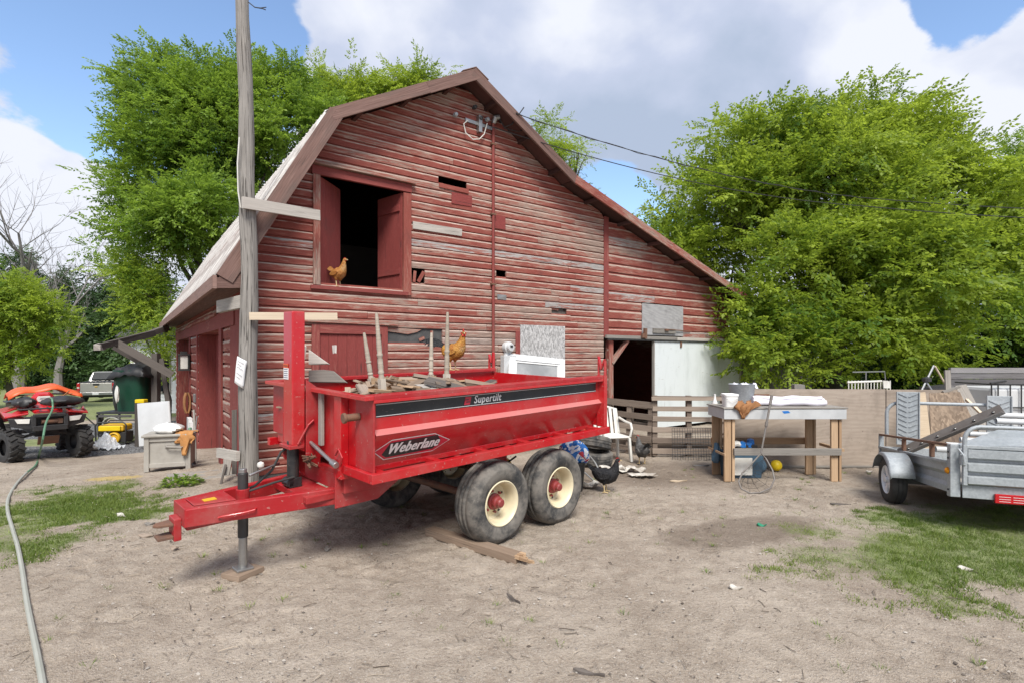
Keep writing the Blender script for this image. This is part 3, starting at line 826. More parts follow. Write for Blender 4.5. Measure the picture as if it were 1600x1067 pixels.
# loft door frame and two leaves swung inwards
lf = part('loft_frame', MT['trim_worn'], lambda m: m.box(0.90, 1.002, -0.055, 0.0, 2.86, 4.52, jit=0.003))
part('frame_board', MT['trim_worn'], lambda m: m.box(2.36, 2.50, -0.056, 0.0, 2.80, 4.50, jit=0.003), lf)
part('frame_board', MT['red_trim'], lambda m: m.box(0.88, 2.505, -0.058, 0.0, 4.522, 4.655, jit=0.003), lf)
part('drip_cap', MT['trim_worn'], lambda m: m.bar((0.84, -0.075, 4.675), (2.56, -0.075, 4.675), 0.09, 0.025, jit=0.003), lf)
part('sill', MT['red_trim'], lambda m: m.box(0.86, 2.44, -0.065, 0.10, 2.795, 2.852, jit=0.003), lf)
for (hx, ang, sg, ang_w) in ((1.005, math.radians(45), 1, 0.64), (2.355, math.radians(180 - 76), 1, 0.64)):
    M = Matrix.Translation((hx, 0.0, 0)) @ Matrix.Rotation(ang, 4, 'Z')
    lv = part('loft_door', MT['red_door'], lambda m: m.box(0.0, ang_w, 0.0, 0.022, 2.875, 4.50, M=M))
    for i in range(4):
        part('board', MT['red_door'], lambda m: m.box(i * ang_w / 4 + 0.002, (i + 1) * ang_w / 4 - 0.002, -0.016, -0.001, 2.87, 4.505, M=M, jit=0.0015), lv)
    for z in (3.15, 4.2):
        part('batten', MT['red_door'], lambda m: m.box(0.03, ang_w - 0.03, 0.023, 0.045, z, z + 0.11, M=M), lv)
# lower door of upright boards
ld = part('lower_door', MT['red_door'], lambda m: m.box(0.90, 2.06, 0.0, 0.02, 0.1, 2.2))
for i in range(7):
    part('board', MT['red_door'], lambda m: m.box(1.0 + i * 0.139 + 0.002, 1.0 + (i + 1) * 0.139 - 0.002, -0.022, -0.001, 0.15, 2.12, jit=0.002), ld)
part('frame_board', MT['red_trim'], lambda m: m.box(0.88, 0.998, -0.05, 0.0, 0.1, 2.27, jit=0.002), ld)
part('frame_board', MT['red_trim'], lambda m: m.box(1.976, 2.08, -0.05, 0.0, 0.1, 2.27, jit=0.002), ld)
part('frame_board', MT['red_trim'], lambda m: m.box(1.0, 1.974, -0.052, 0.0, 2.13, 2.275, jit=0.002), ld)
part('drip_cap', MT['trim_worn'], lambda m: m.bar((0.7, -0.05, 2.335), (2.25, -0.05, 2.315), 0.05, 0.07, jit=0.004), ld)
# holes and patches
part('tar_paper', MT['tar_paper'], lambda m: m.box(2.06, 3.14, 0.006, 0.012, 1.94, 2.30))
part('broken_board', MT['trim_worn'], lambda m: (m.prism([(2.09, -0.02, 2.19), (2.45, -0.02, 2.15), (2.62, -0.02, 2.19), (2.70, -0.02, 2.235), (2.10, -0.02, 2.25)], (0, 0.02, 0)), m.bar((2.9, -0.01, 2.05), (2.9, -0.01, 2.22), 0.05, 0.01, up=(0, 1, 0)), m.bar((2.66, -0.01, 2.06), (2.76, -0.01, 2.10), 0.05, 0.01, up=(0, 1, 0))))
part('broken_board', MT['trim_worn'], lambda m: (m.bar((3.03, -0.03, 4.755), (3.62, -0.045, 4.74), 0.03, 0.075, jit=0.006), m.bar((2.56, -0.02, 3.03), (2.58, -0.02, 3.22), 0.05, 0.012, up=(0, 1, 0)), m.bar((2.64, -0.02, 3.04), (2.74, -0.03, 3.22), 0.06, 0.012, up=(0, 1, 0))))
part('broken_board', MT['trim_worn'], lambda m: (m.prism([(5.62, 0.0, 2.72), (5.66, -0.01, 2.79), (5.84, 0.0, 2.755), (5.80, 0.0, 2.71)], (0, 0.012, 0)), m.box(5.96, 6.01, 0.03, 0.06, 2.70, 2.81)))
part('patch', MT['red_door'], lambda m: m.box(3.28, 3.70, -0.042, -0.030, 4.48, 4.68, jit=0.006))
part('patch', MT['red_door'], lambda m: m.box(4.20, 4.45, -0.042, -0.030, 4.17, 4.42, jit=0.006))
part('patch', MT['steel'], lambda m: m.box(4.26, 4.46, -0.042, -0.030, 2.84, 2.93, jit=0.012))
part('patch', MT['grey_wood'], lambda m: m.bar((2.53, -0.038, 3.985), (3.49, -0.038, 3.985), 0.014, 0.125, jit=0.004))
def m_osb():
    k = NT('weathered_strand_board')
    p = k.coord('Object', (60, 60, 22)); d, c = k.voronoi(p, 1.0)
    n = k.noise(k.coord('Object', (60, 60, 22)), 1.0, 4, 0.6)
    sp = k.node('ShaderNodeSeparateColor'); k.l.new(c, sp.inputs[0])
    col = k.mix(k.rng(k.math('ADD', k.math('MULTIPLY', sp.outputs[0], 0.5), k.math('MULTIPLY', n, 0.6)), 0.25, 0.85), (0.24, 0.235, 0.23), (0.55, 0.54, 0.53))
    k.bump(n, 0.4, 0.005); return k.fin(col, 0.9, 0, 0.2)
MT['osb'] = m_osb()
part('strand_board_panel', MT['osb'], lambda m: m.box(4.80, 5.94, -0.050, -0.036, 0.95, 2.39, jit=0.006), label='grey strand board panel nailed over the siding')
part('panel_frame', MT['red_trim'], lambda m: m.box(4.69, 4.795, -0.042, 0.0, 0.7, 2.26, jit=0.004))
def m_ply(name, c0, c1):
    k = NT(name); p = k.coord('Object', (1.0, 1.0, 3.2))
    w = k.node('ShaderNodeTexWave', wave_type='RINGS', rings_direction='Y'); w.inputs['Scale'].default_value = 1.4; w.inputs['Distortion'].default_value = 16.0
    w.inputs['Detail'].default_value = 3; w.inputs['Detail Scale'].default_value = 0.7; k.l.new(p, w.inputs[0])
    n = k.noise(k.coord('Object'), 2.2, 6, 0.65)
    f = k.noise(k.coord('Object', (6, 6, 60)), 1.0, 5, 0.6)
    c = k.mix(k.math('ADD', k.math('MULTIPLY', w.outputs['Fac'], 0.22), k.math('MULTIPLY', f, 0.75)), c0, c1)
    c = k.mix(k.math('MULTIPLY', k.rng(n, 0.46, 0.72), 0.55), c, tuple(x * 0.55 for x in c0))
    c = k.mix(k.math('MULTIPLY', k.rng(k.noise(k.coord('Object'), 22, 3, 0.6), 0.66, 0.72), 0.5), c, (0.09, 0.07, 0.05))
    k.bump(f, 0.3, 0.004); return k.fin(c, 0.9, 0, 0.2)
MT['ply_grey'] = m_ply('grey_plywood', (0.24, 0.235, 0.235), (0.44, 0.435, 0.43))
MT['ply_tan'] = m_ply('tan_plywood', (0.275, 0.222, 0.178), (0.44, 0.370, 0.305))
ht = part('hatch', MT['ply_grey'], lambda m: m.box(8.36, 9.91, -0.05, -0.034, 2.27, 3.0, jit=0.01), label='grey plywood hatch in the lean-to wall')
part('latch_board', MT['grey_wood'], lambda m: m.box(8.72, 9.55, -0.085, -0.051, 2.33, 2.44, jit=0.005), ht)
part('latch', MT['rust'], lambda m: (m.box(9.12, 9.26, -0.12, -0.086, 2.385, 2.43), m.tube([(9.2, -0.10, 2.42), (10.2, -0.06, 2.40)], 0.012, 6)), ht)
# electrical gear on the gable
part('conduit', MT['red_trim'], lambda m: m.tube([(4.151, -0.062, 1.50), (4.151, -0.062, 6.10), (4.17, -0.075, 6.17)], 0.028, 10), smooth=True)
part('conduit_strap', MT['rust'], lambda m: [m.box(4.10, 4.20, -0.093, -0.026, z, z + 0.03) for z in (1.7, 3.1, 4.4, 5.7)])
mt_ = part('meter_box', MT['pipe_grey'], lambda m: m.box(4.33, 4.61, -0.16, -0.03, 1.45, 1.80), bevel=0.008)
def meter(m):
    M = Matrix.Translation((4.47, -0.03, 1.95)) @ Matrix.Rotation(PI / 2, 4, 'X')
    m.lathe([(0.105, 0.0), (0.108, 0.07), (0.104, 0.10), (0.08, 0.115), (0.08, 0.15), (0.068, 0.17), (0.0, 0.174)], 28, 0, M)
part('meter', MT['pipe_grey'], meter, mt_, True)
part('meter_dial', MT['dark_steel'], lambda m: m.box(4.44, 4.50, -0.212, -0.2035, 1.95, 1.99), mt_)
part('meter_neck', MT['white'], lambda m: m.box(4.41, 4.53, -0.10, -0.03, 1.80, 1.85), mt_)
def insul(m, x, z):
    M = Matrix.Translation((x, -0.03, z)) @ Matrix.Rotation(PI / 2, 4, 'X')
    m.lathe([(0.015, 0), (0.015, 0.04), (0.036, 0.048), (0.040, 0.07), (0.024, 0.078), (0.036, 0.086), (0.032, 0.11), (0.0, 0.12)], 14, 0, M)
part('insulator', MT['galv'], lambda m: insul(m, 3.32, 6.03), smooth=True)
part('insulator', MT['dark_steel'], lambda m: insul(m, 3.72, 6.27), smooth=True)
part('insulator', MT['galv'], lambda m: insul(m, 3.99, 6.12), smooth=True)
part('insulator', MT['dark_steel'], lambda m: insul(m, 3.84, 6.10), smooth=True)
part('service_wire', MT['dirty_white'], lambda m: m.tube([(3.60, -0.06, 6.02), (3.50, -0.08, 5.92), (3.53, -0.10, 5.76), (3.68, -0.10, 5.68), (3.82, -0.10, 5.72), (3.93, -0.09, 5.84), (3.99, -0.10, 6.05)], 0.010, 6), smooth=True)
part('weather_head', MT['steel'], lambda m: (m.tube([(4.151, -0.07, 6.10), (4.17, -0.10, 6.20), (4.24, -0.14, 6.22)], [0.04, 0.06, 0.045], 10), m.box(3.80, 3.87, -0.12, -0.03, 5.85, 6.15), m.bar((3.55, -0.04, 6.02), (4.15, -0.04, 6.0), 0.05, 0.06)))
part('service_wire', MT['black_plastic'], lambda m: (m.tube([(4.22, -0.14, 6.2), (4.30, -0.20, 6.02), (4.42, -0.28, 6.08), (4.58, -0.44, 6.38)], 0.011, 6), m.tube([(4.3, -0.2, 6.0), (4.6, -0.25, 6.0), (4.8, -0.42, 6.1)], 0.008, 6)), smooth=True)
# the lean-to's big doorway
part('door_rail', MT['grey_wood'], lambda m: (m.box(7.12, 9.6, -0.10, -0.046, 2.175, 2.245, jit=0.003), m.box(9.604, 12.25, -0.10, -0.046, 2.165, 2.24, jit=0.003)))
part('rail_track', MT['dark_steel'], lambda m: m.box(7.14, 12.25, -0.13, -0.10, 2.135, 2.165))
part('brace', MT['trim_worn'], lambda m: m.bar((7.34, -0.02, 1.62), (7.86, -0.02, 2.13), 0.05, 0.13, up=(0, 1, 0), jit=0.003))
part('door_post', MT['trim_worn'], lambda m: m.box(7.245, 7.37, -0.06, 0.06, 0.0, 2.12, jit=0.003))
k = NT('white_door_paint')
n_ = k.noise(k.coord('Object', (3, 3, 1)), 1.3, 6, 0.65); s_ = k.noise(k.coord('Object', (14, 14, 1.2)), 1.0, 5, 0.7)
cc = k.mix(k.math('MULTIPLY', k.rng(n_, 0.42, 0.72), 0.5), (0.62, 0.66, 0.66), (0.47, 0.51, 0.50))
cc = k.mix(k.math('MULTIPLY', k.rng(s_, 0.60, 0.70), 0.55), cc, (0.33, 0.33, 0.30))
cc = k.mix(k.math('MULTIPLY', k.rng(k.noise(k.coord('Object', (5, 5, 40)), 1, 4, 0.6), 0.66, 0.7), 0.6), cc, (0.36, 0.36, 0.33))
MT['white_door'] = k.fin(cc, 0.7, 0, 0.3)
wd = part('sliding_door', MT['white_door'], lambda m: m.box(8.735, 12.36, -0.10, -0.062, 0.08, 2.13), label='white painted sliding door half open')
part('door_edge', MT['grey_wood'], lambda m: m.box(8.70, 8.733, -0.11, -0.05, 0.05, 2.12), wd)
part('door_edge', MT['grey_wood'], lambda m: m.box(12.362, 12.44, -0.11, -0.05, 0.05, 2.12), wd)
part('hanger', MT['rust'], lambda m: (m.box(9.7, 9.76, -0.125, -0.102, 2.0, 2.15), m.box(11.6, 11.66, -0.125, -0.102, 2.0, 2.15)), wd)
part('pulley', MT['rust'], lambda m: (m.box(8.33, 8.40, -0.16, -0.101, 2.18, 2.42), m.box(8.24, 8.33, -0.15, -0.101, 2.2, 2.3)))
part('stone_footing', MT['tar_paper'], lambda m: m.box(0.02, 7.3, -0.015, 0.10, -0.5, 0.10))
# wall lantern, outlet, sacks by the side doors
ln = part('wall_lantern', MT['dark_steel'], lambda m: (m.box(-0.30, -0.06, 7.28, 7.50, 1.80, 1.84), m.box(-0.30, -0.06, 7.28, 7.50, 1.42, 1.46), [m.box(x, x + 0.02, y, y + 0.02, 1.46, 1.80) for x in (-0.29, -0.09) for y in (7.29, 7.47)], m.box(-0.25, -0.11, 7.32, 7.46, 1.84, 1.90), m.box(-0.06, -0.05, 7.32, 7.46, 1.5, 1.8)))
part('pane', MT['dirty_white'], lambda m: m.box(-0.27, -0.10, 7.315, 7.465, 1.47, 1.79), ln)
part('rope_coil', MT['cloth_brown'], lambda m: [m.tube([(-0.12 + 0.10 * math.cos(a / 10 * 2 * PI) * 0.6 - 0.03 * j * 0, 7.15 + 0.05 * j, 0.62 + 0.26 * math.sin(a / 10 * 2 * PI)) for a in range(10)], 0.022, 6, closed=True) for j in range(6)], smooth=True)
part('outlet_box', MT['steel'], lambda m: m.box(-0.10, -0.056, 5.92, 6.04, 0.72, 0.92), bevel=0.006)
part('feed_chute', MT['white'], lambda m: (m.box(-0.14, -0.056, 6.7, 7.1, -0.02, 0.28), m.box(-0.12, -0.056, 6.55, 6.68, -0.4, 0.2)))
# ================================================================== text as flat print
def text_part(name, body, size, M, mat, parent, fn=None, bold=0.0, shear=0.3, sx=0.85, spacing=0.95, fat=0.0):
    cu = bpy.data.curves.new('text', 'FONT'); cu.body = body; cu.size = size; cu.shear = shear
    cu.offset = bold; cu.space_character = spacing; cu.align_x = 'CENTER'; cu.align_y = 'CENTER'; cu.resolution_u = 3
    to = bpy.data.objects.new('text', cu); COL.objects.link(to)
    dg = bpy.context.evaluated_depsgraph_get()
    me = bpy.data.meshes.new_from_object(to.evaluated_get(dg))
    bpy.data.objects.remove(to); bpy.data.curves.remove(cu)
    vs = [v.co.copy() for v in me.vertices]; fs = [tuple(p.vertices) for p in me.polygons]
    bpy.data.meshes.remove(me)
    V, F = [], []
    for q, dx in enumerate((0.0,) if not fat else (-fat, -fat / 3, fat / 3, fat)):       # strokes thickened sideways
        b0 = len(V)
        for c in vs:
            p = M @ Vector((c.x * sx + dx, c.y, 0.00012 * q)); V.append(Vector(fn(p)) if fn else p)
        F += [tuple(b0 + i for i in f) for f in fs]
    me = bpy.data.meshes.new(name); me.from_pydata([tuple(p) for p in V], [], F); me.update()
    me.materials.append(mat)
    return link(name, me, parent)

# ================================================================== timber pole by the corner
pole = thing('utility_pole', 'tall weathered grey timber pole standing by the corner of the barn', 'pole', (W(388, 555, 7.0).x, 7.0, 0))
px0 = pole.location.x
def pole_path():
    pts, rr = [], []
    for i in range(22):
        z = -0.2 + i * 0.38
        y = 555 - (z - EYE) * FPX / 7.0
        xp = 387.5 + 1.5 * math.sin(max(0.0, z) / 3.0) - max(0.0, z - 3.2) * 2.9
        pts.append(((xp - 800) / FPX * 7.0 - px0, 0.02 * math.sin(i), z)); rr.append(0.124 - 0.0066 * max(0, z) + 0.004 * math.sin(i * 2.1))
    return pts, rr
pp_, rr_ = pole_path()
def polemesh(m):
    n = 22; rings = []
    lobes = [random.uniform(-0.005, 0.005) for _ in range(n)]
    for p, r in zip(pp_, rr_):
        rings.append([(p[0] + (r + lobes[k] + random.uniform(-0.002, 0.002)) * math.cos(2 * PI * k / n), p[1] + (r + lobes[k]) * math.sin(2 * PI * k / n), p[2]) for k in range(n)])
    vs = [q for rg in rings for q in rg]; fs, uvs = [], []
    for i in range(len(rings) - 1):
        for k in range(n):
            l = (k + 1) % n
            fs.append((i * n + k, i * n + l, (i + 1) * n + l, (i + 1) * n + k))
            uvs.append([(rings[i][0][2], k * 0.035), (rings[i][0][2], (k + 1) * 0.035), (rings[i + 1][0][2], (k + 1) * 0.035), (rings[i + 1][0][2], k * 0.035)])
    m.add(vs, fs, uvs)
part('post', MT['pole_wood'], polemesh, pole, True)
def PW(px, py, Y): return W(px, py, Y) - pole.location
part('brace', MT['grey_wood'], lambda m: m.bar(PW(379, 317, 6.78), PW(499, 337, 7.72), 0.045, 0.15, jit=0.006), pole)
part('brace', MT['pale_wood'], lambda m: m.bar(PW(389, 494, 6.84), PW(527, 495, 7.35), 0.04, 0.098, jit=0.004), pole)
part('brace', MT['grey_wood'], lambda m: m.bar(PW(377, 472, 6.95), PW(341, 480, 7.35), 0.05, 0.17, jit=0.003), pole)
part('brace', MT['grey_wood'], lambda m: m.bar(PW(372, 712, 6.86), PW(341, 706, 7.15), 0.05, 0.12, jit=0.003), pole)
part('cord', MT['dirty_white'], lambda m: m.tube([PW(374, 215, 6.84), PW(371, 255, 6.83), PW(372, 300, 6.83), PW(376, 325, 6.83)], 0.008, 5), pole, True)
part('loose_wire', MT['dark_steel'], lambda m: (m.tube([PW(388, 4, 6.9), PW(398, 12, 6.85), PW(410, 14, 6.8), PW(415, 16, 6.8)], 0.007, 5), m.tube([PW(398, 12, 6.85), PW(407, 13, 6.9), PW(416, 12, 6.9)], 0.006, 5)), pole, True)
# notice
a_, b_, c_, d_ = PW(371, 556, 6.80), PW(386, 564, 6.845), PW(380, 607, 6.845), PW(366, 597, 6.80)
nt = thing('paper_notice', 'white paper notice with faint handwriting pinned to the timber pole', 'notice', pole.location)
def paper(m):
    def f(i, j):
        t, s = i / 6, j / 8
        p = (a_ * (1 - t) + b_ * t) * (1 - s) + (d_ * (1 - t) + c_ * t) * s
        return p + Vector((0, -0.012 * math.sin(PI * t) - 0.006 * math.sin(5 * s), 0))
    m.sheet(7, 9, f)
o = part('sheet', MT['paper'], paper, nt, True); md = o.modifiers.new('thick', 'SOLIDIFY'); md.thickness = 0.002
def scrawl(m):
    for r in range(6):
        if r in (3,): continue
        s = 0.14 + r * 0.115; x = 0.16; pts = []
        while x < (0.80 if r % 2 == 0 else 0.62):
            p = (a_ * (1 - x) + b_ * x) * (1 - s) + (d_ * (1 - x) + c_ * x) * s
            pts.append(p + Vector((0, -0.012 * math.sin(PI * x) - 0.006 * math.sin(5 * s) - 0.005, random.uniform(-0.012, 0.012)))); x += 0.06
        m.tube(pts, 0.0022, 4)
part('handwriting', MT['ink'], scrawl, nt)

# ================================================================== red tandem dump trailer
TP = Vector((-0.186, 5.13, 0)); TANG = math.atan2(0.71, 0.705)
TU, TV = Vector((math.cos(TANG), math.sin(TANG), 0)), Vector((-math.sin(TANG), math.cos(TANG), 0))
MT['pale_red'] = m_paint('pale_trailer_red', (0.52, 0.16, 0.15), 0.4, 0.2, 0.2, dustcol=(0.5, 0.3, 0.27))
tr = thing('dump_trailer', 'red tandem axle dump trailer with black side stripe, loaded with scrap timber', 'trailer', TP, TANG)
tilt = lambda p: (p[0], p[1], p[2] + 0.0227 * p[0] + 0.03 * p[1])
def tpart(name, mat, build, parent=tr, smooth=False, bevel=0.004, body=True, **kw):
    mb = MB(); mb.fn = tilt if body else None
    build(mb); return mb.build(name, mat, parent, smooth, bevel, **kw)
X0, X1, FAR = -1.34, 1.72, 1.87
prof = [(0.065, 0.925), (-0.090, 1.205), (-0.045, 1.245), (-0.045, 1.485), (-0.030, 1.485), (-0.030, 1.240), (-0.072, 1.203), (0.080, 0.925)]
for nm, sg, y0 in (('side_panel', 1, 0.0), ('side_panel', -1, 1.77)):
    tpart(nm, MT['red'], lambda m: m.prism([(X0 + 0.012, y0 + sg * y, z) for y, z in prof], (X1 - X0 - 0.05, 0, 0)), bevel=0)
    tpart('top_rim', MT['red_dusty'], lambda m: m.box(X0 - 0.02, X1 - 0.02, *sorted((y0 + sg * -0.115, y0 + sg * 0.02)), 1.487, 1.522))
    tpart('rim_lip', MT['red'], lambda m: m.box(X0 - 0.02, X1 - 0.02, *sorted((y0 + sg * -0.117, y0 + sg * -0.103)), 1.462, 1.488))
    tpart('panel_ledge', MT['pale_red'], lambda m: m.prism([(X0 + 0.012, y0 + sg * q, z) for q, z in ((-0.0908, 1.2055), (-0.0465, 1.2450), (-0.0475, 1.2462), (-0.0922, 1.2064))], (X1 - X0 - 0.05, 0, 0)), bevel=0)  # paler red strip along the upward-facing crease of each side
    rl = tpart('side_rail', MT['red'], lambda m: m.box(X0 - 0.06, X1 + 0.03, *sorted((y0 + sg * -0.155, y0 + sg * -0.095)), 0.850, 0.925))
    for x in (-1.28, -0.72, -0.16, 0.42, 1.0, 1.6):
        tpart('gusset', MT['red'], lambda m: m.box(x - 0.03, x + 0.03, *sorted((y0 + sg * -0.094, y0 + sg * 0.07)), 0.875, 0.921), rl)
    tpart('floor_edge', MT['red'], lambda m: m.box(X0, X1, *sorted((y0 + sg * 0.058, y0 + sg * 0.078)), 0.89, 0.935))
    tpart('rear_post', MT['red'], lambda m: (m.box(X1 - 0.045, X1 + 0.015, *sorted((y0 + sg * -0.13, y0 + sg * -0.02)), 0.926, 1.53), m.box(X1 - 0.035, X1 + 0.005, *sorted((y0 + sg * -0.128, y0 + sg * -0.112)), 1.53, 1.70), m.box(X1 - 0.035, X1 + 0.005, *sorted((y0 + sg * -0.04, y0 + sg * -0.024)), 1.53, 1.74), m.bar((X1 - 0.02, y0 + sg * -0.12, 1.72), (X1 - 0.02, y0 + sg * -0.07, 1.60), 0.04, 0.014), m.bar((X1 - 0.02, y0 + sg * -0.03, 1.75), (X1 - 0.02, y0 + sg * -0.07, 1.60), 0.04, 0.014)))
tpart('floor', MT['red_dusty'], lambda m: m.box(X0 + 0.02, X1 - 0.03, 0.07, 1.70, 0.93, 0.95))
tg = tpart('tailgate', MT['red'], lambda m: m.box(X1 - 0.03, X1 - 0.012, -0.02, 1.79, 0.93, 1.47))
for y in (0.35, 0.9, 1.45): tpart('rib', MT['red'], lambda m: m.box(X1 - 0.011, X1 + 0.03, y - 0.03, y + 0.03, 0.93, 1.46), tg)
# front wall
fw = tpart('front_wall', MT['red'], lambda m: m.box(X0 - 0.004, X0 + 0.011, 0.0, 1.80, 0.90, 1.484))
tpart('end_plate', MT['red_dusty'], lambda m: m.prism([(X0 - 0.02, -0.105, 0.92), (X0 - 0.02, 0.17, 0.905), (X0 - 0.02, 0.17, 1.484), (X0 - 0.02, -0.105, 1.484)], (0.015, 0, 0)), fw)
tpart('end_plate', MT['red_dusty'], lambda m: m.prism([(X0 - 0.02, 1.06, 0.99), (X0 - 0.02, 1.875, 0.99), (X0 - 0.02, 1.875, 1.484), (X0 - 0.02, 1.06, 1.484)], (0.015, 0, 0)), fw)
tpart('rib', MT['red'], lambda m: m.box(X0 - 0.075, X0 - 0.005, 0.315, 0.435, 0.80, 1.484), fw)
tpart('rib', MT['red'], lambda m: m.box(X0 - 0.065, X0 - 0.005, 1.05, 1.13, 0.84, 1.484), fw)
tpart('top_rim', MT['red'], lambda m: m.box(X0 - 0.10, X0 - 0.021, -0.115, 1.885, 1.487, 1.520), fw)
tpart('bumper_rail', MT['red'], lambda m: m.box(X0 - 0.06, X0 - 0.022, -0.094, 0.32, 0.85, 0.922), fw)
tpart('pin', MT['rust'], lambda m: (m.tube([(X0 - 0.02, 0.11, 1.34), (X0 - 0.15, 0.13, 1.335)], 0.030, 14), m.tube([(X0 - 0.13, 0.128, 1.336), (X0 - 0.155, 0.13, 1.335)], 0.042, 14)), fw, True)
tpart('latch_rod', MT['steel'], lambda m: (m.tube([(X0 - 0.10, 0.86, 1.05), (X0 - 0.10, 0.40, 0.93)], 0.017, 10), m.tube([(X0 - 0.10, 0.42, 0.935), (X0 - 0.10, 0.34, 0.92)], 0.028, 10)), fw, True)
tpart('grey_strut', MT['grey_plastic'], lambda m: m.box(X0 - 0.06, X0 - 0.03, 0.70, 0.76, 1.02, 1.482), fw)
tpart('clip', MT['red_dusty'], lambda m: m.tube([(X0 - 0.10, 0.36, 1.0), (X0 - 0.10, 0.30, 1.06), (X0 - 0.10, 0.24, 1.0), (X0 - 0.10, 0.28, 0.92)], 0.010, 6), fw, True)
tpart('twisted_wire', MT['rust'], lambda m: m.tube([(X0 - 0.14 + 0.04 * math.sin(i * 1.7), 0.74 + 0.09 * math.sin(i * 2.3), 0.90 + 0.05 * math.sin(i * 1.1)) for i in range(26)], 0.006, 5), fw, True)
# mast and cylinder
ms = tpart('mast', MT['red'], lambda m: m.prism([(-1.60, 0.83, 1.03), (-1.485, 0.83, 0.96), (-1.485, 0.83, 2.19), (-1.60, 0.83, 2.19)], (0, 0.19, 0)), bevel=0.01)
tpart('mast_flange', MT['red_dusty'], lambda m: m.prism([(-1.484, 0.815, 0.86), (-1.35, 0.815, 0.80), (-1.35, 0.815, 1.50), (-1.484, 0.815, 1.60)], (0, 0.012, 0)), ms)
tpart('mast_foot', MT['red_dusty'], lambda m: (m.box(-1.63, -1.50, 0.815, 1.035, 1.0, 1.03), m.tube([(-1.56, 0.81, 1.04), (-1.47, 0.80, 1.2), (-1.42, 0.80, 1.24)], 0.010, 6), m.prism([(-1.60, 1.021, 0.9), (-1.40, 1.021, 0.7), (-1.40, 1.021, 1.3), (-1.60, 1.021, 1.3)], (0, 0.012, 0))), ms)
tpart('warning_label', MT['paper'], lambda m: m.box(-1.6035, -1.601, 0.905, 1.005, 1.60, 1.70), ms, bevel=0)
tpart('warning_stripe', MT['orange'], lambda m: m.box(-1.6055, -1.6036, 0.905, 1.005, 1.70, 1.735), ms, bevel=0)
tpart('label_text', MT['ink'], lambda m: [m.box(-1.6050, -1.6036, 0.915, 0.995, 1.612 + 0.018 * i, 1.619 + 0.018 * i) for i in range(5)], ms, bevel=0)
text_part('warning_text', 'WARNING', 0.022, Matrix.Translation((-1.6066, 0.955, 1.717)) @ Matrix(((0, 0, -1, 0), (-1, 0, 0, 0), (0, 1, 0, 0), (0, 0, 0, 1))), MT['decal_black'], ms, tilt, 0.0, 0.0, 0.9)
tpart('hydraulic_cylinder', MT['black_paint'], lambda m: (m.tube([(-1.555, 0.92, 0.67), (-1.555, 0.92, 1.06)], 0.050, 18), m.tube([(-1.555, 0.92, 1.06), (-1.555, 0.92, 1.12)], 0.036, 16), m.tube([(-1.60, 0.86, 0.70), (-1.60, 0.98, 0.70)], 0.035, 12), m.box(-1.61, -1.50, 0.86, 0.875, 0.655, 0.74), m.box(-1.61, -1.50, 0.965, 0.98, 0.655, 0.74)), smooth=True)
tpart('hydraulic_hose', MT['black_rubber'], lambda m: (m.tube([(-1.57, 0.97, 1.0), (-1.62, 1.02, 0.95), (-1.70, 1.02, 0.80), (-1.85, 1.0, 0.70), (-1.95, 0.98, 0.68)], 0.011, 8), m.tube([(-1.57, 0.86, 0.75), (-1.75, 0.84, 0.74), (-1.95, 0.9, 0.69)], 0.010, 8)), smooth=True, bevel=0)
# A-frame, chassis
for y0, y1 in ((0.795, 0.45), (1.045, 1.32)):
    tpart('drawbar', MT['red_dusty'], lambda m: m.bar((-2.42, y0, 0.615), (-1.0, y1 + (y1 - y0) * 0.0, 0.615), 0.07, 0.14, jit=0.001), bevel=0.008)
tpart('coupler_plate', MT['red_dusty'], lambda m: (m.box(-2.43, -2.36, 0.762, 1.078, 0.545, 0.687), m.prism([(-2.36, 0.80, 0.687), (-2.08, 0.735, 0.687), (-2.08, 1.10, 0.687), (-2.36, 1.04, 0.687)], (0, 0, 0.008))), bevel=0.006)
cp = tpart('hitch', MT['red_dusty'], lambda m: (m.box(-2.48, -2.43, 0.84, 1.0, 0.435, 0.60), m.box(-2.40, -2.0, 0.83, 1.0, 0.50, 0.535)), bevel=0.006)
tpart('hitch_jaw', MT['rust'], lambda m: (m.prism([(-2.48, 0.85, 0.55), (-2.48, 0.99, 0.55), (-2.58, 0.96, 0.55), (-2.60, 0.92, 0.55), (-2.58, 0.88, 0.55)], (0, 0, 0.02)), m.prism([(-2.48, 0.85, 0.455), (-2.48, 0.99, 0.455), (-2.58, 0.98, 0.455), (-2.58, 0.86, 0.455)], (0, 0, 0.022))), cp)
tpart('grab_handle', MT['red'], lambda m: m.tube([(-2.22, 0.700, 0.59), (-2.20, 0.675, 0.600), (-2.05, 0.640, 0.605), (-1.98, 0.622, 0.615), (-1.96, 0.650, 0.615)], 0.008, 8), smooth=True, bevel=0)
tpart('yellow_tag', MT['yellow'], lambda m: m.box(-2.28, -2.19, 0.83, 0.90, 0.696, 0.700), bevel=0)
tpart('cross_member', MT['red_dusty'], lambda m: (m.box(-1.62, -1.36, 0.50, 1.26, 0.60, 0.655), m.box(-1.36, -1.02, 0.36, 1.40, 0.665, 0.80), m.box(-1.358, -1.02, 0.34, 1.42, 0.80, 0.84)))
tpart('frame_rail', MT['red_dusty'], lambda m: (m.box(-1.30, 1.66, 0.415, 0.485, 0.70, 0.84), m.prism([(-1.42, 0.40, 0.545), (-1.02, 0.40, 0.545), (-0.72, 0.40, 0.72), (-0.60, 0.40, 0.835), (-1.42, 0.40, 0.835)], (0, 0.014, 0))))
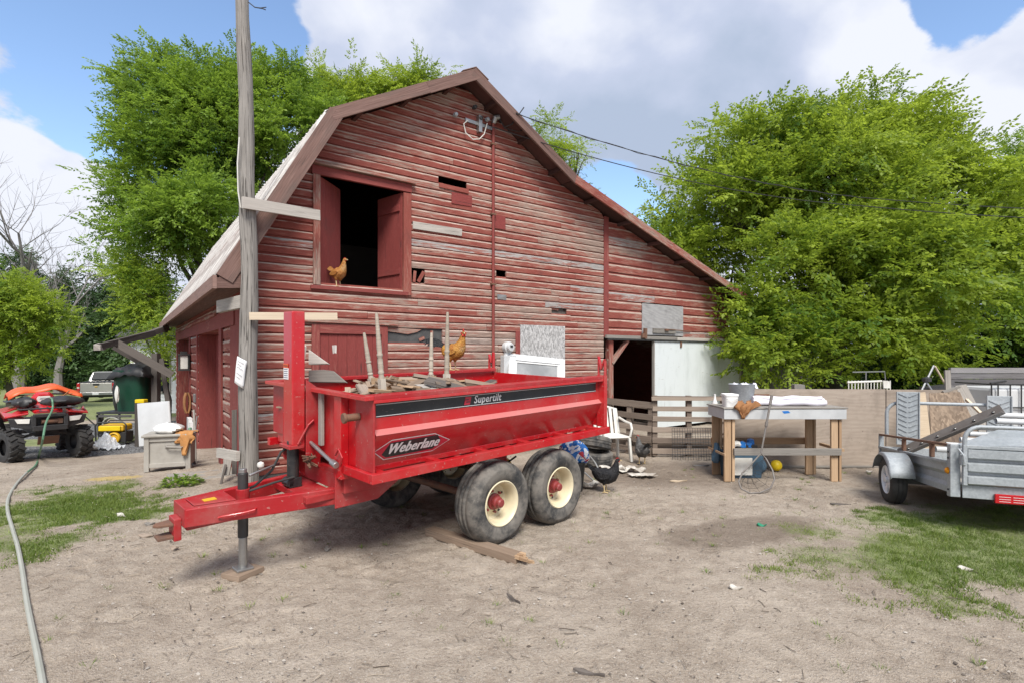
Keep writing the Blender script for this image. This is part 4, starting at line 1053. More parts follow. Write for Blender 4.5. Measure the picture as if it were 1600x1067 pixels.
tpart('frame_rail', MT['red_dusty'], lambda m: (m.box(-1.30, 1.66, 1.285, 1.355, 0.70, 0.84), m.prism([(-1.42, 1.356, 0.545), (-1.02, 1.356, 0.545), (-0.72, 1.356, 0.72), (-0.60, 1.356, 0.835), (-1.42, 1.356, 0.835)], (0, 0.014, 0))))
tpart('rating_plate', MT['steel'], lambda m: m.box(-1.25, -1.12, 0.395, 0.399, 0.70, 0.765), bevel=0)
tpart('plate_mark', MT['ink'], lambda m: (m.box(-1.20, -1.17, 0.3935, 0.3948, 0.715, 0.75), m.box(-1.19, -1.18, 0.392, 0.3934, 0.70, 0.76)), bevel=0)
for x in (-0.4, 0.25, 0.9, 1.5): tpart('cross_beam', MT['red_dusty'], lambda m: m.box(x - 0.03, x + 0.03, 0.0, 1.77, 0.845, 0.888))
# jack
jk = tpart('jack', MT['dark_steel'], lambda m: (m.tube([(-1.97, 0.92, 0.30), (-1.97, 0.92, 0.83)], 0.040, 16),), body=False, smooth=True)
tpart('jack_foot', MT['steel'], lambda m: (m.tube([(-1.97, 0.92, 0.05), (-1.97, 0.92, 0.30)], 0.033, 16), m.box(-2.035, -1.905, 0.855, 0.985, 0.035, 0.055)), jk, body=False)
tpart('jack_collar', MT['red_dusty'], lambda m: m.tube([(-1.97, 0.92, 0.60), (-1.97, 0.92, 0.70)], 0.052, 16), jk, body=False)
tpart('jack_cap', MT['steel'], lambda m: m.tube([(-1.97, 0.92, 0.83), (-1.97, 0.92, 0.865)], 0.030, 12), jk, body=False)
tpart('crank_handle', MT['steel'], lambda m: m.tube([(-1.92, 0.92, 0.80), (-1.75, 0.98, 0.83), (-1.62, 1.06, 0.84)], 0.011, 8), jk, True, body=False)
tpart('crank_knob', MT['dirty_white'], lambda m: m.lathe([(0.0, -0.03), (0.026, -0.018), (0.030, 0.0), (0.026, 0.018), (0.0, 0.03)], 12, 0, Matrix.Translation((-1.80, 1.0, 0.86))), jk, True, body=False)
blk = MB(); M = Matrix.Translation((-1.97, 0.92, 0)) @ Matrix.Rotation(0.35, 4, 'Z')
blk.box(-0.125, 0.125, -0.105, 0.105, -0.015, 0.034, M=M, jit=0.006)
jb = blk.build('jack_block', MT['beam_wood'], None, False, 0.006)
jb.location = TP; jb.rotation_euler = (0, 0, TANG); tag(jb, 'flat wooden block under the foot of the red trailer jack', 'block')
# wheels
def wheel(m_):
    pass
tyre_prof = [(0.200, -0.105), (0.235, -0.135), (0.29, -0.152), (0.335, -0.150), (0.372, -0.128), (0.392, -0.095), (0.397, -0.065), (0.388, -0.060), (0.388, -0.052), (0.399, -0.047), (0.401, -0.015),
             (0.391, -0.010), (0.391, 0.0), (0.401, 0.005), (0.400, 0.040), (0.389, 0.045), (0.389, 0.053), (0.397, 0.058), (0.392, 0.092), (0.372, 0.126), (0.335, 0.150), (0.325, 0.155), (0.312, 0.152), (0.29, 0.155), (0.235, 0.140), (0.212, 0.122), (0.200, 0.105)]
rim_prof = [(0.203, -0.12), (0.205, 0.110), (0.217, 0.122), (0.219, 0.132), (0.210, 0.138), (0.198, 0.128), (0.185, 0.098), (0.180, 0.04), (0.172, -0.005), (0.150, -0.022), (0.105, -0.010), (0.085, 0.012), (0.0, 0.012)]
hub_prof = [(0.080, 0.0125), (0.080, 0.030), (0.062, 0.036), (0.058, 0.075), (0.044, 0.085), (0.042, 0.118), (0.030, 0.130), (0.0, 0.132)]
t0 = MB(); t0.lathe(tyre_prof, 56, 0, None, False); me_t = t0.mesh('tyre', MT['tyre'], True)
t1 = MB(); t1.lathe(rim_prof, 48, 0, None, False); me_r = t1.mesh('rim', MT['cream'], True); me_r.set_sharp_from_angle(angle=math.radians(35))
t2 = MB(); t2.lathe(hub_prof, 20, 0, None, False)
for i in range(6):
    a = i * PI / 3 + 0.3
    t2.tube([(0.105 * math.cos(a), 0.105 * math.sin(a), -0.012), (0.105 * math.cos(a), 0.105 * math.sin(a), 0.022)], 0.013, 6)
me_h = t2.mesh('hub', MT['hub_red'], True); me_h.set_sharp_from_angle(angle=math.radians(35))
t3 = MB()
for i in range(5):
    a = i * 2 * PI / 5
    t3.box(0.142 * math.cos(a) - 0.012, 0.142 * math.cos(a) + 0.012, 0.142 * math.sin(a) - 0.007, 0.142 * math.sin(a) + 0.007, -0.020, -0.012)
me_s = t3.mesh('rim_slots', MT['dark_steel'])
def add_wheel(parent, x, y, z, outward, spin, yaw=0.0, name='wheel', sc=1.0):
    w = link(name, me_t, parent); w.location = (x, y, z)
    w.rotation_euler = (Matrix.Rotation(yaw, 3, 'Z') @ Matrix.Rotation(PI / 2 * outward, 3, 'X') @ Matrix.Rotation(spin, 3, 'Z')).to_euler(); w.scale = (sc, sc, sc)
    for nm, me in (('rim', me_r), ('hub', me_h), ('rim_slots', me_s)): link(nm, me, w)
    return w
for x, sp in ((0.0, 0.4), (0.87, 1.2)):
    add_wheel(tr, x, 0.0, 0.392, 1, sp); add_wheel(tr, x, 1.77, 0.392, -1, sp + 1)
    tpart('axle', MT['rust'], lambda m: (m.tube([(x, 0.06, 0.392), (x, 1.71, 0.392)], 0.038, 12), m.bar((x, 0.35, 0.39), (0.435, 0.35, 0.62), 0.06, 0.05), m.bar((x, 1.42, 0.39), (0.435, 1.42, 0.62), 0.06, 0.05)), body=False)
tpart('spring_hanger', MT['red_dusty'], lambda m: (m.box(0.36, 0.51, 0.32, 0.41, 0.56, 0.86), m.box(0.36, 0.51, 1.36, 1.45, 0.56, 0.86)), body=False)
# decals
st_ = tpart('side_stripe', MT['decal_black'], lambda m: m.box(X0 + 0.035, X1 - 0.10, -0.0475, -0.0452, 1.340, 1.452), bevel=0)
tpart('pinstripe', MT['decal_white'], lambda m: (m.box(X0 + 0.035, X1 - 0.10, -0.0492, -0.0476, 1.440, 1.445), m.box(X0 + 0.035, X1 - 0.10, -0.0492, -0.0476, 1.347, 1.352)), st_, bevel=0)
DM = lambda x, y, z: Matrix.Translation((x, y, z)) @ Matrix(((1, 0, 0, 0), (0, 0, -1, 0), (0, 1, 0, 0), (0, 0, 0, 1)))
text_part('stripe_outline', 'Supertilt', 0.098, DM(-0.115, -0.0500, 1.398), MT['decal_black'], st_, tilt, 0.004, 0.22, 0.92, 1.10, 0.0055)
text_part('stripe_lettering', 'Supertilt', 0.098, DM(-0.115, -0.0512, 1.398), MT['decal_white'], st_, tilt, 0.0006, 0.22, 0.92, 1.10, 0.0018)
tpart('stripe_emblem', MT['decal_red'], lambda m: (m.prism([(-0.405, -0.0512, 1.362), (-0.335, -0.0512, 1.362), (-0.318, -0.0512, 1.432), (-0.388, -0.0512, 1.432)], (0, 0.001, 0))), st_, bevel=0)
tpart('emblem_mark', MT['decal_black'], lambda m: (m.prism([(-0.392, -0.0530, 1.405), (-0.352, -0.0530, 1.405), (-0.349, -0.0530, 1.413), (-0.390, -0.0530, 1.413)], (0, 0.001, 0)), m.prism([(-0.380, -0.0530, 1.382), (-0.338, -0.0530, 1.382), (-0.335, -0.0530, 1.390), (-0.377, -0.0530, 1.390)], (0, 0.001, 0))), st_, bevel=0)
vn = Vector((0, -0.155, 0.28)).normalized(); nn = Vector((0, -0.28, -0.155)).normalized()
PM = Matrix(((1, 0, 0, -0.925), (0, vn.y, nn.y, -0.0125), (0, vn.z, nn.z, 1.065), (0, 0, 0, 1)))
def flat(m, pts, h): m.add([PM @ Vector((x, y, h)) for x, y in pts], [tuple(range(len(pts)))])
L, H = 0.385, 0.100
hexa = lambda s, o=0.0: [(-L + s, 0), (-L + 0.14 + s * 0.25, H - s * 0.85), (L - 0.20, H - s * 0.85 ), (L - s * 1.2, 0), (L - 0.16, -H + s * 0.85), (-L + 0.12 + s * 0.3, -H + s * 0.85)]
bd = tpart('side_badge', MT['decal_white'], lambda m: flat(m, hexa(0.0), 0.002), bevel=0)
tpart('badge_field', MT['decal_red'], lambda m: flat(m, hexa(0.010), 0.0032), bd, bevel=0)
tpart('badge_field', MT['decal_black'], lambda m: flat(m, [(-0.30, -0.04), (-0.25, 0.072), (0.22, 0.080), (0.27, 0.02), (0.22, -0.070), (-0.25, -0.075)], 0.0042), bd, bevel=0)
tpart('badge_field', MT['decal_red'], lambda m: (flat(m, [(-0.345, 0.0), (-0.27, 0.05), (-0.285, 0.0)], 0.0052), flat(m, [(0.255, 0.06), (0.35, 0.0), (0.275, 0.0)], 0.0052)), bd, bevel=0)
text_part('badge_outline', 'Weberlane', 0.148, PM @ Matrix.Translation((0, 0.005, 0.0060)), MT['decal_black'], bd, tilt, 0.006, 0.25, 0.72, 1.06, 0.010)
text_part('badge_lettering', 'Weberlane', 0.148, PM @ Matrix.Translation((0, 0.005, 0.0072)), MT['decal_white'], bd, tilt, 0.0015, 0.25, 0.72, 1.08, 0.0042)

# ================================================================== load in the trailer
def TW(x, y, z): return TP + TU * x + TV * y + Vector((0, 0, z + 0.0227 * x + 0.03 * y))
ut = thing('upturned_table', 'upturned pale table with four turned legs sticking up among the scrap timber', 'table', TW(-0.16, 1.2, 1.25), TANG)
leg_prof = [(0.020, 0.0), (0.024, 0.03), (0.033, 0.22), (0.041, 0.36), (0.034, 0.40), (0.045, 0.415), (0.046, 0.43), (0.034, 0.445), (0.040, 0.47), (0.043, 0.55), (0.036, 0.575), (0.046, 0.59), (0.046, 0.605), (0.036, 0.62), (0.044, 0.64), (0.044, 0.66)]
def leg_at(px, py, x, y, bx, by):
    k = (px - 800) / FPX
    tip = TP + TU * x + TV * y; tip.z = EYE + (555 - py) * tip.y / FPX
    base = Vector(TW(bx, by, 1.36))
    d = base - tip; L = d.length
    q = d.to_track_quat('Z', 'Y').to_matrix().to_4x4(); q.translation = tip
    mb = MB(); mb.M = ut_inv @ q
    sc = L / 0.86
    mb.lathe([(r * 0.66, z * sc) for r, z in leg_prof], 14, 0)
    mb.box(-0.029, 0.029, -0.029, 0.029, 0.66 * sc, L)
    mb.build('leg', MT['old_pale'], ut, True)
bpy.context.view_layer.update()
ut_inv = (Matrix.Translation(ut.location) @ Matrix.Rotation(TANG, 4, 'Z')).inverted()
leg_at(588, 489, -0.735, 0.90, -0.66, 0.90); leg_at(699.5, 488, 0.155, 0.90, 0.14, 0.90)
leg_at(569, 520, -0.53, 1.50, -0.42, 1.50); leg_at(674, 520, 0.381, 1.50, 0.37, 1.50)
part('apron', MT['tan_wood'], lambda m: m.box(-0.30, 0.58, 0.26, 0.285, 0.06, 0.27, jit=0.005), ut)
part('apron', MT['pale_wood'], lambda m: (m.box(-0.48, 0.30, -0.335, -0.31, 0.02, 0.11, jit=0.004), m.box(-0.5, -0.475, -0.3, 0.3, 0.03, 0.13)), ut)
part('table_top', MT['tan_wood'], lambda m: m.box(-0.62, 0.66, -0.42, 0.42, -0.02, 0.02), ut)
sgrp = 'scrap boards heaped in the trailer'
def scrap(name, mat, p, q, w, h, up=(0, 0, 1), label='short piece of scrap board heaped in the red trailer', grp=sgrp, jit=0.008):
    c = (Vector(p) + Vector(q)) / 2
    mb = MB(); mb.bar(Vector(p) - c, Vector(q) - c, w, h, up, jit=jit)
    o = mb.build(name, mat); o.location = c; tag(o, label, 'board', grp); return o
def cut_board(pts, Y, lb):
    P = [W(x, y, Y) for x, y in pts]; c = sum(P, Vector()) / len(P); m = MB(); m.prism([p - c for p in P], (0.012, 0.02, -0.008))
    o = m.build('scrap_board', MT['grey_wood'], None, False, 0.003); o.location = c; tag(o, lb, 'board')
cut_board([(482, 578), (505, 577), (520, 579), (541, 597), (482, 596)], 4.95, 'grey board with slanted end poking over the front rim beside the mast')
cut_board([(482, 546), (489, 551), (513, 568), (482, 569)], 5.1, 'grey pointed board lying above the other beside the mast')
scrap('scrap_board', MT['grey_wood'], TW(-1.22, 1.66, 1.40), TW(-1.18, 1.60, 1.88), 0.09, 0.025, (0.7, -0.7, 0), 'taller of two upright grey boards left of the red mast', None)
scrap('scrap_board', MT['grey_wood'], TW(-1.22, 1.78, 1.40), TW(-1.22, 1.76, 1.76), 0.06, 0.025, (0.7, -0.7, 0), 'shorter of two upright grey boards left of the red mast', None)
scrap('scrap_board', MT['dirty_white'], TW(-1.20, 0.86, 1.82), TW(-1.20, 0.86, 1.90), 0.07, 0.01, (0.7, 0.7, 0), 'white board end standing just right of the red mast', None)
mats = [MT['grey_wood'], MT['beam_wood'], MT['beam_wood'], MT['tan_wood'], MT['pallet_wood'], MT['dark_wood']]
for i in range(38):
    x, y = random.gauss(-0.36, 0.36), random.uniform(0.15, 0.85)
    x = max(-1.05, min(0.60, x))
    hgt = 1.45 + 0.12 * max(0.0, 1 - abs(x + 0.30) / 0.75) * random.uniform(0.3, 1.0)
    a = random.uniform(0, PI); L_ = random.uniform(0.14, 0.42); dz = random.uniform(-0.035, 0.045)
    p, q = TW(x - L_ / 2 * math.cos(a), max(0.03, y - L_ / 2 * math.sin(a)), hgt - dz), TW(x + L_ / 2 * math.cos(a), y + L_ / 2 * math.sin(a), hgt + dz)
    scrap('scrap_board', random.choice(mats), p, q, random.uniform(0.035, 0.11), random.uniform(0.012, 0.03), (random.uniform(-0.4, 0.4), random.uniform(-0.4, 0.4), 1))
mb = MB()
for i in range(420):
    x, y = random.uniform(-1.28, 1.2), random.uniform(0.1, 1.68)
    z = 1.22 + 0.25 * math.exp(-((x + 0.3) / 0.6) ** 2) + random.uniform(-0.03, 0.03)
    a = random.uniform(0, 2 * PI); L_ = random.uniform(0.05, 0.2)
    p = Vector((x, y, z)); q = p + Vector((L_ * math.cos(a), L_ * math.sin(a), random.uniform(-0.06, 0.06)))
    mb.bar(p, q, random.uniform(0.02, 0.06), random.uniform(0.006, 0.02))
mb.box(-1.3, 1.6, 0.1, 1.68, 0.96, 1.2)
hp = mb.build('wood_litter', MT['beam_wood'], None); hp.location = TP + Vector((0, 0, 0.03)); hp.rotation_euler = (0, 0, TANG); hp['kind'] = 'stuff'; tag(hp, 'broken wood litter filling the bed of the red trailer', 'litter')
# beam on the ground by the front wheel
g0, g1 = GP(664, 837), GP(806, 882)
mb = MB(); cen = (g0 + g1) / 2
d = (g1 - g0); d.normalize(); sd_ = Vector((-d.y, d.x, 0)); hw = 0.085
pts0 = [g0 - cen + sd_ * s * hw for s in (-1, 1)]
mb.bar(g0 - cen + Vector((0, 0, 0.036)) + sd_ * 0.06, g1 - cen + Vector((0, 0, 0.036)) + sd_ * 0.06, 0.125, 0.075, jit=0.004)
b = mb.build('timber_beam', MT['beam_wood'], None, False, 0.006); b.location = cen
tag(b, 'squared timber beam lying on the dirt against the front trailer wheel', 'beam')
mb = MB()
for i in range(6):
    e0 = g1 - cen + sd_ * (0.01 + i * 0.018) + Vector((0, 0, random.uniform(0.015, 0.07)))
    mb.bar(e0 - d * 0.02, e0 + d * random.uniform(0.02, 0.12), 0.024, 0.03, jit=0.005)
mb.build('splintered_end', MT['tan_wood'], b)
# ================================================================== right side: plywood screen, fences
def wpart(root, name, mat, build, smooth=False, bevel=0.0, parent=None, **kw):
    """a part written in world metres under a thing that is only moved, not turned"""
    mb = MB(); mb.M = Matrix.Translation(-root.location); build(mb)
    return mb.build(name, mat, parent or root, smooth, bevel, **kw)
YF = 8.55
MT['rust_grey'] = m_plain('rusty_grey_steel', (0.20, 0.185, 0.17), 0.7, 0.3, 0.5, 8, (0.11, 0.085, 0.07))
ps = thing('plywood_screen', 'low screen of stained tan plywood sheets standing behind the work bench', 'screen', (5.6, YF, 0))
for x0, x1, t in ((3.60, 6.04, 1.262), (6.05, 7.20, 1.245)):
    wpart(ps, 'plywood_sheet', MT['ply_tan'], lambda m: m.box(x0, x1, YF + random.uniform(-.01, .01), YF + 0.022, -0.03, t, jit=0.006))
for x in (4.2, 5.4, 6.3, 7.1): wpart(ps, 'post', MT['grey_wood'], lambda m: m.box(x - 0.045, x + 0.045, YF + 0.035, YF + 0.12, -0.05, 1.2))
wpart(ps, 'bottom_rail', MT['grey_wood'], lambda m: m.box(3.9, 7.2, YF - 0.05, YF - 0.008, 0.0, 0.03, jit=0.006))
def m_particle():
    k = NT('stained_strand_board'); p = k.coord('Object')
    d, c = k.voronoi(k.coord('Object', (40, 40, 18)), 1.0); sp = k.node('ShaderNodeSeparateColor'); k.l.new(c, sp.inputs[0])
    n = k.noise(p, 1.6, 5, 0.6)
    col = k.mix(sp.outputs[0], (0.17, 0.125, 0.09), (0.33, 0.25, 0.18))
    col = k.mix(k.math('MULTIPLY', k.rng(n, 0.4, 0.7), 0.7), col, (0.08, 0.06, 0.05)); return k.fin(col, 0.9, 0, 0.2)
MT['osb_dark'] = m_particle()
sb = thing('strand_board', 'dark stained strand board sheet leaning behind the grey trailer', 'sheet', W(1475, 680, 8.1))
a, b, c, d = W(1452, 614, 8.2), W(1500, 612, 8.2), W(1560, 745, 7.75), W(1457, 745, 7.75)
wpart(sb, 'sheet', MT['osb_dark'], lambda m: m.prism([a, b, c, d], (0.01, 0.02, 0.0)))
wpart(sb, 'edge_strip', MT['pale_wood'], lambda m: m.prism([W(1436, 613, 8.15), W(1446, 612, 8.15), W(1462, 747, 7.70), W(1438, 747, 7.70)], (0.0, 0.02, 0)))
for a, b, w_, h_, up_, mt, lb in ((W(1500, 602, 8.6), W(1571, 738, 8.0), 0.05, 0.16, (1, 0, 0.5), 'grey_wood', 'wide grey board leaning steeply right of the strand board'), (W(1474, 612, 8.5), W(1500, 604, 8.4), 0.10, 0.03, (0, 0, 1), 'grey_wood', 'short grey board lying on top of the strand board'), (W(1480, 578, 8.9), W(1486, 723, 8.8), 0.035, 0.09, (1, 0, 0), 'grey_wood', 'upright grey board behind the tripod by the fence end'), (W(1510, 624, 8.3), W(1533, 646, 8.0), 0.04, 0.04, (0, 0, 1), 'pale_wood', 'thin pale stick propped right of the leaning grey board')):
    c = (a + b) / 2; m = MB(); m.bar(a - c, b - c, w_, h_, up_, jit=0.004); o = m.build('loose_board', MT[mt]); o.location = c; tag(o, lb, 'board')
# plank fence on the far right
pf = thing('plank_fence', 'grey fence of wide horizontal planks at the right edge', 'fence', (10.5, 10.6, 0))
z = 0.02; r = 0
while z < 1.48:
    h = random.uniform(0.105, 0.135)
    for x0, x1 in ((8.80, 11.9), (11.91, 15.0)):
        mb = MB(); mb.M = Matrix.Translation(-pf.location)
        mb.box(x0 + random.uniform(-.02, .0), x1, 10.6 + random.uniform(-.008, .008), 10.63, z + 0.004, z + h - 0.004, jit=0.003)
        mb.build('plank', MT['fence_wood'], pf)
    z += h
for x in (8.9, 10.5, 12.0, 13.6): wpart(pf, 'post', MT['fence_wood'], lambda m: m.box(x - .05, x + .05, 10.64, 10.74, -0.1, 1.55))
# grey upright boards right of the barn, under the leaves
gb = thing('board_fence', 'grey upright board fence beside the white sliding door', 'fence', (6.6, 15.0, 0))
for i in range(14):
    x = 6.12 + i * 0.17
    wpart(gb, 'plank', MT['fence_wood'], lambda m: m.box(x, x + 0.162, 15.0 + random.uniform(-.01, .01), 15.03, -0.1, 1.82 + random.uniform(-.03, .03), jit=0.003))
# bits seen over the screen
it = thing('storage_tote', 'white plastic tank in a metal cage by the plank fence', 'tank', (9.2, 9.9, 0))
wpart(it, 'tank', MT['pipe_grey'], lambda m: m.box(8.72, 9.8, 9.6, 10.3, 0.15, 1.22), bevel=0.06)
wpart(it, 'cage', MT['dark_steel'], lambda m: ([m.tube([(x, 9.56, 0.1), (x, 9.56, 1.28)], 0.012, 6) for x in (8.66, 8.78, 9.0, 9.2, 9.4, 9.6, 9.85)], [m.tube([(8.66, 9.56, z), (9.85, 9.56, z)], 0.014, 6) for z in (0.15, 0.5, 0.86, 1.28)], m.tube([(8.66, 9.56, 1.28), (8.66, 10.34, 1.28)], 0.014, 6), m.tube([(8.62, 9.54, 1.30), (8.9, 9.54, 1.34)], 0.02, 6)), True)
wpart(it, 'base', MT['grey_wood'], lambda m: m.box(8.66, 9.85, 9.58, 10.34, 0.0, 0.12))
td = thing('metal_tripod', 'thin grey metal tripod frame rising over the plywood screen', 'tripod', W(1456, 640, 9.6))
wpart(td, 'leg', MT['steel'], lambda m: m.tube([W(1459, 571, 9.6), W(1436, 618, 9.4), W(1416, 716, 9.2)], 0.018, 8), True)
wpart(td, 'leg', MT['pale_wood'], lambda m: m.tube([W(1461, 572, 9.6), W(1477, 600, 9.7), W(1502, 703, 9.9)], 0.016, 8), True)
wpart(td, 'leg', MT['steel'], lambda m: m.tube([W(1446, 594, 9.5), W(1459, 614, 9.4), W(1484, 714, 9.3)], 0.016, 8), True)
wpart(td, 'clamp', MT['dark_steel'], lambda m: (m.lathe([(0.0, -0.06), (0.07, -0.03), (0.07, 0.03), (0.0, 0.06)], 10, 0, Matrix.Translation(W(1448, 593, 9.5))), m.bar(W(1440, 606, 9.6), W(1478, 602, 9.7), 0.10, 0.05), m.bar(W(1446, 611, 9.6), W(1470, 610, 9.7), 0.2, 0.12)))
wc = thing('wire_crate', 'low white wire crate standing behind the plywood screen', 'crate', W(1357, 600, 11.5))
wpart(wc, 'bars', MT['dirty_white'], lambda m: ([m.tube([W(px, 594, 11.5), W(px, 627, 11.5)], 0.012, 5) for px in range(1326, 1392, 5)], m.tube([W(1324, 597, 11.5), W(1378, 595, 11.5)], 0.022, 6)))
wpart(wc, 'frame', MT['steel'], lambda m: (m.tube([W(1332, 581, 11.7), W(1382, 580, 11.7), W(1384, 600, 11.7)], 0.016, 6), m.tube([W(1353, 581, 11.7), W(1353, 610, 11.7)], 0.014, 6)))
wpart(wc, 'tub', MT['tar_paper'], lambda m: m.box(W(1318, 600, 12).x, W(1382, 600, 12).x, 11.4, 12.2, -0.05, 0.81))
wpart(wc, 'end_panel', MT['dirty_white'], lambda m: m.prism([W(1380, 594, 11.3), W(1390, 595, 11.4), W(1391, 606, 11.4), W(1381, 606, 11.3)], (0, 0.03, 0)))
bk = MB(); bk.box(-0.09, 0.09, -0.06, 0.06, -1.25, 0.075, jit=0.006); o = bk.build('fence_stub', MT['grey_wood']); o.location = W(1247, 607, 9.4) + Vector((0, 0, 0)); tag(o, 'short grey post top showing over the plywood screen', 'post')
bk.v and None

# ------------------------------------------------------------------ pallets across the doorway
def pallet(p0, p1, zt, nb, label, hb=0.10, lean=0.0, sag=0.0, back=3):
    p0, p1 = Vector(p0), Vector(p1); d = p1 - p0; L = d.length; ang = math.atan2(d.y, d.x)
    t = thing('wooden_pallet', label, 'pallet', p0, ang, 'pallets fencing the barn doorway')
    t.rotation_euler = (lean, sag, ang)
    zs = [0.05 + i * (zt - hb - 0.05) / (nb - 1) for i in range(nb)]
    for i, z in enumerate(zs):
        part('slat', MT['pallet_wood'], lambda m: m.box(0, L, -0.022, 0.0, z + random.uniform(-.01, .01), z + hb + random.uniform(-0.01, .015), jit=0.006), t)
    for x in (0.0, L / 2 - 0.045, L - 0.09):
        part('stringer', MT['pallet_wood'], lambda m: m.box(x + 0.002, x + 0.09, 0.003, 0.10, 0.0, zt, jit=0.004), t)
    for i in range(back):
        z = 0.12 + i * (zt - 0.25) / 2
        part('slat', MT['pallet_wood'], lambda m: m.box(0, L, 0.103, 0.122, z, z + 0.10, jit=0.005), t)
    return t
pallet((1.80, 10.15, 0), (2.50, 9.52, 0), 0.98, 5, 'left tilted wooden pallet behind the white plastic chair', sag=0.03)
pr = pallet((2.52, 9.50, 0), (3.82, 9.42, 0), 1.08, 6, 'right upright wooden pallet behind the wire grid panel', hb=0.082, back=1)
part('cap_board', MT['pallet_wood'], lambda m: m.box(-0.02, 1.32, -0.055, -0.024, 1.0, 1.06, jit=0.004), pr)
wg = thing('wire_grid', 'dark wire grid leaning on the right pallet', 'wire grid', (3.2, 9.25, 0))
P4 = [W(1050, 668, 9.36), W(1110, 668, 9.36), W(1113, 727, 9.1), W(1051, 729, 9.1)]
def grid(m):
    for i in range(16):
        t = i / 15; m.tube([P4[0].lerp(P4[1], t), P4[3].lerp(P4[2], t)], 0.0038, 4)
    for i in range(14):
        t = i / 13; m.tube([P4[0].lerp(P4[3], t) - Vector((0, .006, 0)), P4[1].lerp(P4[2], t) - Vector((0, .006, 0))], 0.0038, 4)
wpart(wg, 'wires', MT['dark_steel'], grid)
bt = thing('plastic_bottle', 'white plastic bottle standing on the pallet end by the bench', 'bottle', W(1117, 645, 9.2))
part('bottle', MT['white_plastic'], lambda m: m.lathe([(0.0, 0.0), (0.043, 0.0), (0.045, 0.02), (0.045, 0.18), (0.022, 0.24), (0.016, 0.30), (0.018, 0.33), (0.0, 0.335)], 18), bt, True)
part('label', MT['cloth_white'], lambda m: m.lathe([(0.0462, 0.05), (0.0462, 0.15)], 18, 0, None, False), bt, True)

# ------------------------------------------------------------------ work bench
BZ = 1.06; bx0, bx1, by0, by1 = 3.02, 4.76, 7.55, 8.15
wb = thing('work_bench', 'grey topped timber work bench with rough lumber legs', 'bench', (3.9, 7.85, 0))
wpart(wb, 'top', MT['grey_wood'], lambda m: m.box(bx0 - 0.015, bx1 + 0.02, by0 - 0.03, by1 + 0.03, BZ - 0.022, BZ, jit=0.003), bevel=0.004)
k_ = MT['white']
MT['apron_grey'] = m_plain('faded_grey_paint', (0.50, 0.51, 0.51), 0.7, 0, 0.35, 4)
wpart(wb, 'apron', MT['apron_grey'], lambda m: m.box(bx0, bx1, by0 - 0.02, by0 + 0.015, BZ - 0.165, BZ - 0.024, jit=0.002), bevel=0.003)
wpart(wb, 'apron', MT['apron_grey'], lambda m: (m.box(bx0, bx0 + 0.035, by0 + 0.017, by1, BZ - 0.165, BZ - 0.024), m.box(bx1 - 0.035, bx1, by0 + 0.017, by1, BZ - 0.165, BZ - 0.024), m.box(bx0 + 0.037, bx1 - 0.037, by1 - 0.035, by1, BZ - 0.165, BZ - 0.024)))
wpart(wb, 'paint_smear', MT['blue'], lambda m: m.prism([(3.84, by0 - 0.0215, BZ - 0.05), (3.93, by0 - 0.0215, BZ - 0.045), (3.96, by0 - 0.0215, BZ - 0.075), (3.87, by0 - 0.0215, BZ - 0.085)], (0, -0.0006, 0)))
for (x, y, s) in ((bx0 + 0.02, by0 + 0.02, 1), (bx1 - 0.19, by0 + 0.02, 1), (bx0 + 0.02, by1 - 0.13, -1), (bx1 - 0.30, by1 - 0.13, -1)):
    wpart(wb, 'leg', MT['tan_wood'], lambda m: (m.box(x, x + 0.095, y, y + 0.04, 0, BZ - 0.168, jit=0.003), m.box(x + 0.11, x + 0.15, y + 0.0, y + 0.09, 0, BZ - 0.168, jit=0.003)), bevel=0.003)
wpart(wb, 'rail', MT['grey_wood'], lambda m: m.box(bx0 + 0.14, bx1 - 0.07, by0 - 0.022, by0 + 0.016, 0.38, 0.475, jit=0.004), bevel=0.003)
wpart(wb, 'rail', MT['tan_wood'], lambda m: m.box(bx0 + 0.05, bx1 - 0.2, by1 - 0.02, by1 + 0.02, 0.44, 0.54, jit=0.004))
wpart(wb, 'rail', MT['tan_wood'], lambda m: m.box(bx0 + 0.0, bx0 + 0.02, by0 - 0.03, by1, 0.37, 0.40))
wpart(wb, 'rail', MT['tan_wood'], lambda m: m.box(bx1 - 0.03, bx1 + 0.02, by0 + 0.06, by1, 0.42, 0.46))
# things on the bench
bu = thing('white_bucket', 'small square white bucket at the left end of the bench', 'bucket', (3.16, 7.68, BZ))
part('tub', MT['white_plastic'], lambda m: m.loft([[(s * math.copysign(abs(math.cos(a)) ** 0.45, math.cos(a)), s * math.copysign(abs(math.sin(a)) ** 0.45, math.sin(a)), z) for a in [2 * PI * q / 24 for q in range(24)]] for s, z in ((0.088, 0.0), (0.100, 0.155), (0.106, 0.157), (0.106, 0.185), (0.10, 0.187), (0.092, 0.17))]), bu, True)
part('bail', MT['steel'], lambda m: m.tube([(-0.108, 0, 0.16), (-0.10, -0.10, 0.12), (0, -0.135, 0.10), (0.10, -0.10, 0.12), (0.108, 0, 0.16)], 0.003, 5), bu, True)
mt2 = thing('metal_tub', 'dented grey metal tub behind the white bucket', 'tub', (3.46, 7.97, BZ))
part('tub', MT['galv'], lambda m: m.lathe([(0.0, 0.0), (0.155, 0.0), (0.185, 0.30), (0.193, 0.31), (0.185, 0.315), (0.175, 0.30), (0.15, 0.02), (0.0, 0.02)], 26), mt2, True)
part('lid_scraps', MT['cloth_white'], lambda m: m.sheet(10, 8, lambda i, j: (-0.12 + i * 0.036, -0.1 + j * 0.03, 0.29 + 0.05 * math.sin(i * 1.3) * math.cos(j * 1.1))), mt2, True)
cl = thing('brown_cloth', 'crumpled brown cloth draped over the front edge of the bench', 'cloth', (3.36, 7.55, BZ))
